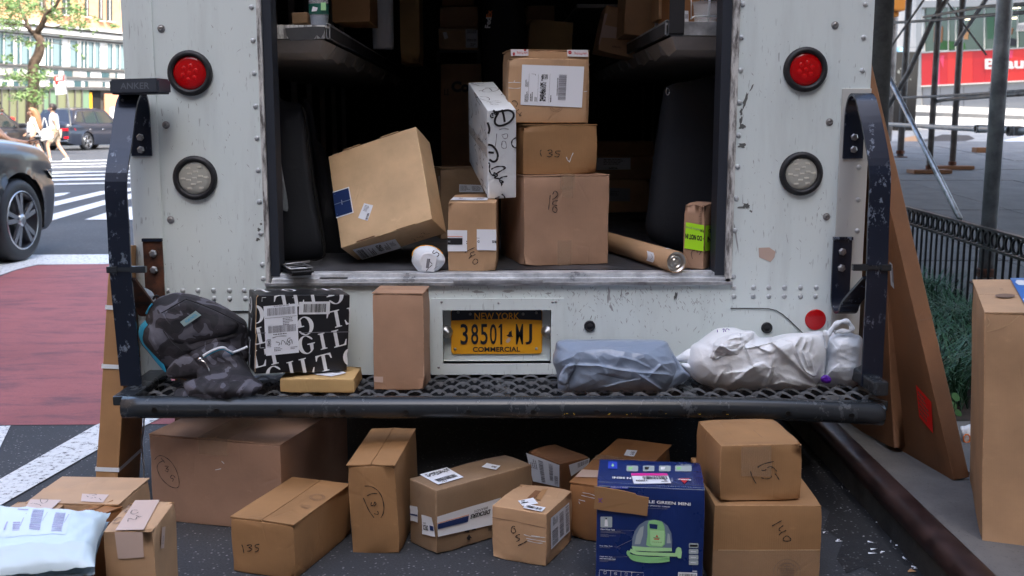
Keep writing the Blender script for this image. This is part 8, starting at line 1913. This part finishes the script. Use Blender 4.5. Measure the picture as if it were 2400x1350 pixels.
# -- people ----------------------------------------------------------------
MT['skin'] = M('light_skin', (.52, .30, .20), .5).m; MT['skin2'] = M('tanned_skin', (.42, .24, .15), .5).m
MT['whitecloth'] = M('white_cloth', (.78, .78, .78), .8).m; MT['beige'] = M('beige_shorts', (.50, .40, .29), .8).m; MT['darkcloth'] = M('dark_hem', (.03, .03, .035), .8).m; MT['redcloth'] = M('bright_red_shirt', (.62, .02, .03), .7).m
MT['hairbrown'] = M('long_brown_hair', (.22, .11, .05), .5).m; MT['hairdark'] = M('short_dark_hair', (.03, .02, .015), .6).m; MT['shoe'] = M('white_shoes', (.7, .7, .7), .6).m; MT['bagw'] = M('white_canvas_bag', (.62, .62, .6), .8).m
def skin(name, pts, links, mat, parent, sub=2):
    keys = list(pts); me = bpy.data.meshes.new('sk'); me.from_pydata([pts[k][0] for k in keys], [(keys.index(a), keys.index(b)) for a, b in links], [])
    o = bpy.data.objects.new('sk', me); COL.objects.link(o); md = o.modifiers.new('s', 'SKIN'); md.use_smooth_shade = True
    for i, k in enumerate(keys):
        r = pts[k][1]; r = r if isinstance(r, tuple) else (r, r); me.skin_vertices[0].data[i].radius = r
    me.skin_vertices[0].data[0].use_root = True
    s2 = o.modifiers.new('u', 'SUBSURF'); s2.levels = sub; s2.render_levels = sub
    dg = bpy.context.evaluated_depsgraph_get(); em = bpy.data.meshes.new_from_object(o.evaluated_get(dg))
    vs = [tuple(v.co) for v in em.vertices]; fs = [tuple(p.vertices) for p in em.polygons]
    bpy.data.objects.remove(o); bpy.data.meshes.remove(em)
    return mesh(name, vs, fs, mat, parent, None, True)
def person(label_, base, H, face, pose, skinm, top, bottom, hair, female=False, upper_only=False, **kw):
    """pose: joint -> (side, forward, up) in units of height; face: heading angle"""
    a = math.radians(face); fw = Vector((math.cos(a), math.sin(a), 0)); rt_ = Vector((math.sin(a), -math.cos(a), 0))
    root = thing('person', label_, 'person', base)
    J = {}
    for k, (s, f, u) in pose.items(): J[k] = Vector(base) + (rt_ * s + fw * f + Vector((0, 0, u))) * H
    g = lambda k: J[k]
    R = dict(pelvis=.085, belly=.075, chest=.088, neck=.032, head0=.038, head=.058, crown=.040, shl=.042, shr=.042, ell=.025, elr=.025, wrl=.018, wrr=.018, hal=.020, har=.020, hil=.058, hir=.058, knl=.036, knr=.036, anl=.024, anr=.024, tol=.018, tor=.018)
    if female: R.update(belly=.062, chest=.072, pelvis=.085, shl=.034, shr=.034)
    pts = {k: (tuple(J[k]), R[k] * H * .93) for k in R if k in J}
    links = [('pelvis', 'belly'), ('belly', 'chest'), ('chest', 'neck'), ('neck', 'head0'), ('head0', 'head'), ('head', 'crown')]
    for s in 'lr': links += [('chest', 'sh' + s), ('sh' + s, 'el' + s), ('el' + s, 'wr' + s), ('wr' + s, 'ha' + s)] + ([('pelvis', 'hi' + s), ('hi' + s, 'kn' + s), ('kn' + s, 'an' + s), ('an' + s, 'to' + s)])
    skin('body', pts, links, skinm, root)
    tp = {k: (tuple(J[k]), R[k] * H * 1.12 + .008) for k in ('pelvis', 'belly', 'chest', 'shl', 'shr')}
    tp['nk'] = (tuple(J['chest'] + (J['neck'] - J['chest']) * .6), .05 * H)
    lk = [('pelvis', 'belly'), ('belly', 'chest'), ('chest', 'nk'), ('chest', 'shl'), ('chest', 'shr')]
    for s in 'lr':
        tp['e' + s] = (tuple(J['sh' + s] + (J['el' + s] - J['sh' + s]) * kw.get('sleeve', .6)), .035 * H); lk.append(('sh' + s, 'e' + s))
    skin('shirt', tp, lk, top, root)
    if bottom:
        bt = {'pelvis': (tuple(J['pelvis'] + Vector((0, 0, .02 * H))), .092 * H)}; lk = []
        for s in 'lr':
            bt['h' + s] = (tuple(J['hi' + s]), .068 * H); bt['k' + s] = (tuple(J['hi' + s] + (J['kn' + s] - J['hi' + s]) * kw.get('leg', .8)), .056 * H); lk += [('pelvis', 'h' + s), ('h' + s, 'k' + s)]
        skin('shorts', bt, lk, bottom, root)
        for s in 'lr': B().tube([J['an' + s] - Vector((0, 0, .02 * H)) - fw * .02 * H, J['to' + s] + fw * .01 * H], [.028 * H, .024 * H], 10).out('shoe', 'shoe', root, smooth=True)
    hd = J['head']
    bm = bmesh.new(); bmesh.ops.create_uvsphere(bm, u_segments=20, v_segments=12, radius=.068 * H)
    for v in bm.verts:
        v.co.z = v.co.z * 1.05 + .018 * H; v.co += -fw * .012 * H
        if v.co.dot(fw) > .02 * H and v.co.z < .035 * H: v.co -= fw * .05 * H
        v.co += hd
    b = B(); b.bm(bm); b.out('hair', hair, root, smooth=True)
    B().tube([hd + fw * .052 * H - Vector((0, 0, .004 * H)), hd + fw * .068 * H - Vector((0, 0, .018 * H))], [.008 * H, .010 * H], 8).out('nose', skinm, root, smooth=True)
    for s in (-1, 1):
        B().lathe(hd + fw * .054 * H + rt_ * s * .022 * H + Vector((0, 0, .004 * H)), fw, [(.008 * H, 0), (.006 * H, .003 * H), (.0001, .004 * H)], 8).out('eye', 'hairdark', root, smooth=True)
        B().lathe(hd + rt_ * s * .058 * H - Vector((0, 0, .004 * H)), rt_ * s, [(.014 * H, 0), (.012 * H, .006 * H), (.0001, .007 * H)], 8).out('ear', skinm, root, smooth=True)
    B().tube([hd + fw * .055 * H + rt_ * -.014 * H - Vector((0, 0, .036 * H)), hd + fw * .055 * H + rt_ * .014 * H - Vector((0, 0, .036 * H))], .004 * H, 6).out('mouth', 'redink', root)
    # hands: palm and five bent fingers
    for s, sg_ in (('l', -1), ('r', 1)):
        d = (J['ha' + s] - J['wr' + s]).normalized(); w0 = rt_.cross(d).normalized() if rt_.cross(d).length > .1 else fw; side = fw if abs(d.dot(fw)) < .8 else rt_
        for k in range(4):
            b0 = J['ha' + s] + side * (k - 1.5) * .011 * H; L_ = (.040, .046, .043, .034)[k] * H; bend = d.cross(side).normalized() * .012 * H
            B().tube([b0, b0 + d * L_ * .55, b0 + d * L_ + bend], [.0062 * H, .0056 * H, .0045 * H], 7).out('finger', skinm, root, smooth=True)
        b0 = J['ha' + s] - d * .015 * H; B().tube([b0, b0 + side * .025 * H + d * .014 * H, b0 + side * .028 * H + d * .036 * H], [.008 * H, .0065 * H, .005 * H], 7).out('thumb', skinm, root, smooth=True)
    return root, J, fw, rt_
ST = dict(pelvis=(0, 0, .52), belly=(0, .01, .62), chest=(0, .01, .73), neck=(0, .01, .83), head0=(0, .02, .87), head=(0, .025, .925), crown=(0, .01, .965), shl=(-.105, .0, .80), shr=(.105, .0, .80),
          ell=(-.125, -.06, .64), elr=(.125, .05, .64), wrl=(-.13, -.02, .50), wrr=(.13, .14, .54), hal=(-.13, .0, .455), har=(.13, .17, .51),
          hil=(-.055, 0, .50), hir=(.055, 0, .50), knl=(-.055, .13, .28), knr=(.055, -.03, .27), anl=(-.05, .10, .045), anr=(.05, -.17, .06), tol=(-.05, .18, .02), tor=(.05, -.10, .015))
v = ray(131, 340); k = 34.2 / v.y; bm_ = Vector((CAM.x + v.x * k, CAM.y + v.y * k, 0))
person('man in a white T-shirt and beige shorts walking across the avenue', bm_, 1.80, 190, ST, 'skin', 'whitecloth', 'beige', 'hairdark')
FS = dict(ST); FS.update(shl=(-.088, 0, .80), shr=(.088, 0, .80), hal=(-.12, .02, .47), knl=(-.045, .10, .28), anl=(-.045, .06, .045), tol=(-.045, .13, .02), knr=(.045, -.05, .27), anr=(.045, -.20, .07), tor=(.045, -.13, .02))
v = ray(82, 340); k = 33.0 / v.y; bw_ = Vector((CAM.x + v.x * k, CAM.y + v.y * k, 0))
rw, JW, fw_, rt2 = person('woman with long brown hair in a loose white top carrying a white tote', bw_, 1.66, 195, FS, 'skin', 'whitecloth', 'darkcloth', 'hairbrown', True, leg=.25)
hd = JW['head']; b = B(); b.tube(crom([hd - fw_ * .05 + Vector((0, 0, .08)), hd - fw_ * .11 - Vector((0, 0, .05)), hd - fw_ * .16 - Vector((0, 0, .28)), hd - fw_ * .22 - Vector((0, 0, .56))], 5), [.08, .1, .105, .105, .11, .115, .115, .12, .12, .12, .115, .11, .10, .09, .07, .03], 12); b.out('long_hair', 'hairbrown', rw, smooth=True)
tp = JW['chest']; B().tube([tp + Vector((0, 0, .02)), tp - Vector((0, 0, .2)), tp - Vector((0, 0, .42))], [.15, .18, .22], 16).out('loose_top', 'whitecloth', rw, smooth=True)
tt = thing('tote_bag', 'white canvas tote hanging behind the walking woman', 'bag', bw_ - fw_ * .3 + Vector((0, 0, .75)))
cb_ = bw_ - fw_ * .30 + rt2 * .1 + Vector((0, 0, .86)); b = B(); b.bevbox(Vector((-.2, -.06, -.18)), Vector((.2, .06, .17)), .05, 0, Matrix.Translation(cb_) @ Matrix.Rotation(math.radians(20), 4, 'Z') @ Matrix.Rotation(-.25, 4, 'Y')); b.out('bag_body', 'bagw', tt, smooth=True)
B().tube(crom([cb_ + Vector((-.1, 0, .15)), cb_ + Vector((0, 0, .5)), cb_ + Vector((.1, 0, .15))], 5), .012, 8).out('bag_strap', 'bagw', tt, smooth=True)
# red shirted person reaching out behind the near car
v = ray(-48, 300); k = 12.6 / v.y; br_ = Vector((CAM.x + v.x * k, CAM.y + v.y * k, 0))
RP = dict(ST); RP.update(belly=(0, .02, .62), chest=(0, .05, .71), neck=(0, .07, .79), head0=(0, .09, .84), head=(0, .11, .895), crown=(0, .11, .935), shl=(-.10, .05, .77), shr=(.10, .06, .765), ell=(-.13, .16, .66), wrl=(-.10, .30, .64), hal=(-.09, .34, .645), elr=(.10, .24, .66), wrr=(.09, .39, .565), har=(.09, .44, .545))
rr_p, JR, fr_, rx_ = person('person in a red shirt reaching over the car bonnet with a phone', br_, 1.56, 8, RP, 'skin2', 'redcloth', 'darkcloth', 'hairdark', sleeve=.35)
ph = thing('phone', 'dark phone held by the person in red at the left edge', 'phone', JR['hal']); b = B(); b.bevbox(Vector((-.075, -.038, -.005)), Vector((.075, .038, .005)), .004, 0, Matrix.Translation(JR['hal'] + Vector((.04, 0, .03))) @ Matrix.Rotation(-.25, 4, 'Y')); b.out('phone_case', 'blackplastic', ph)
# mirror-like round cap on the near car's corner
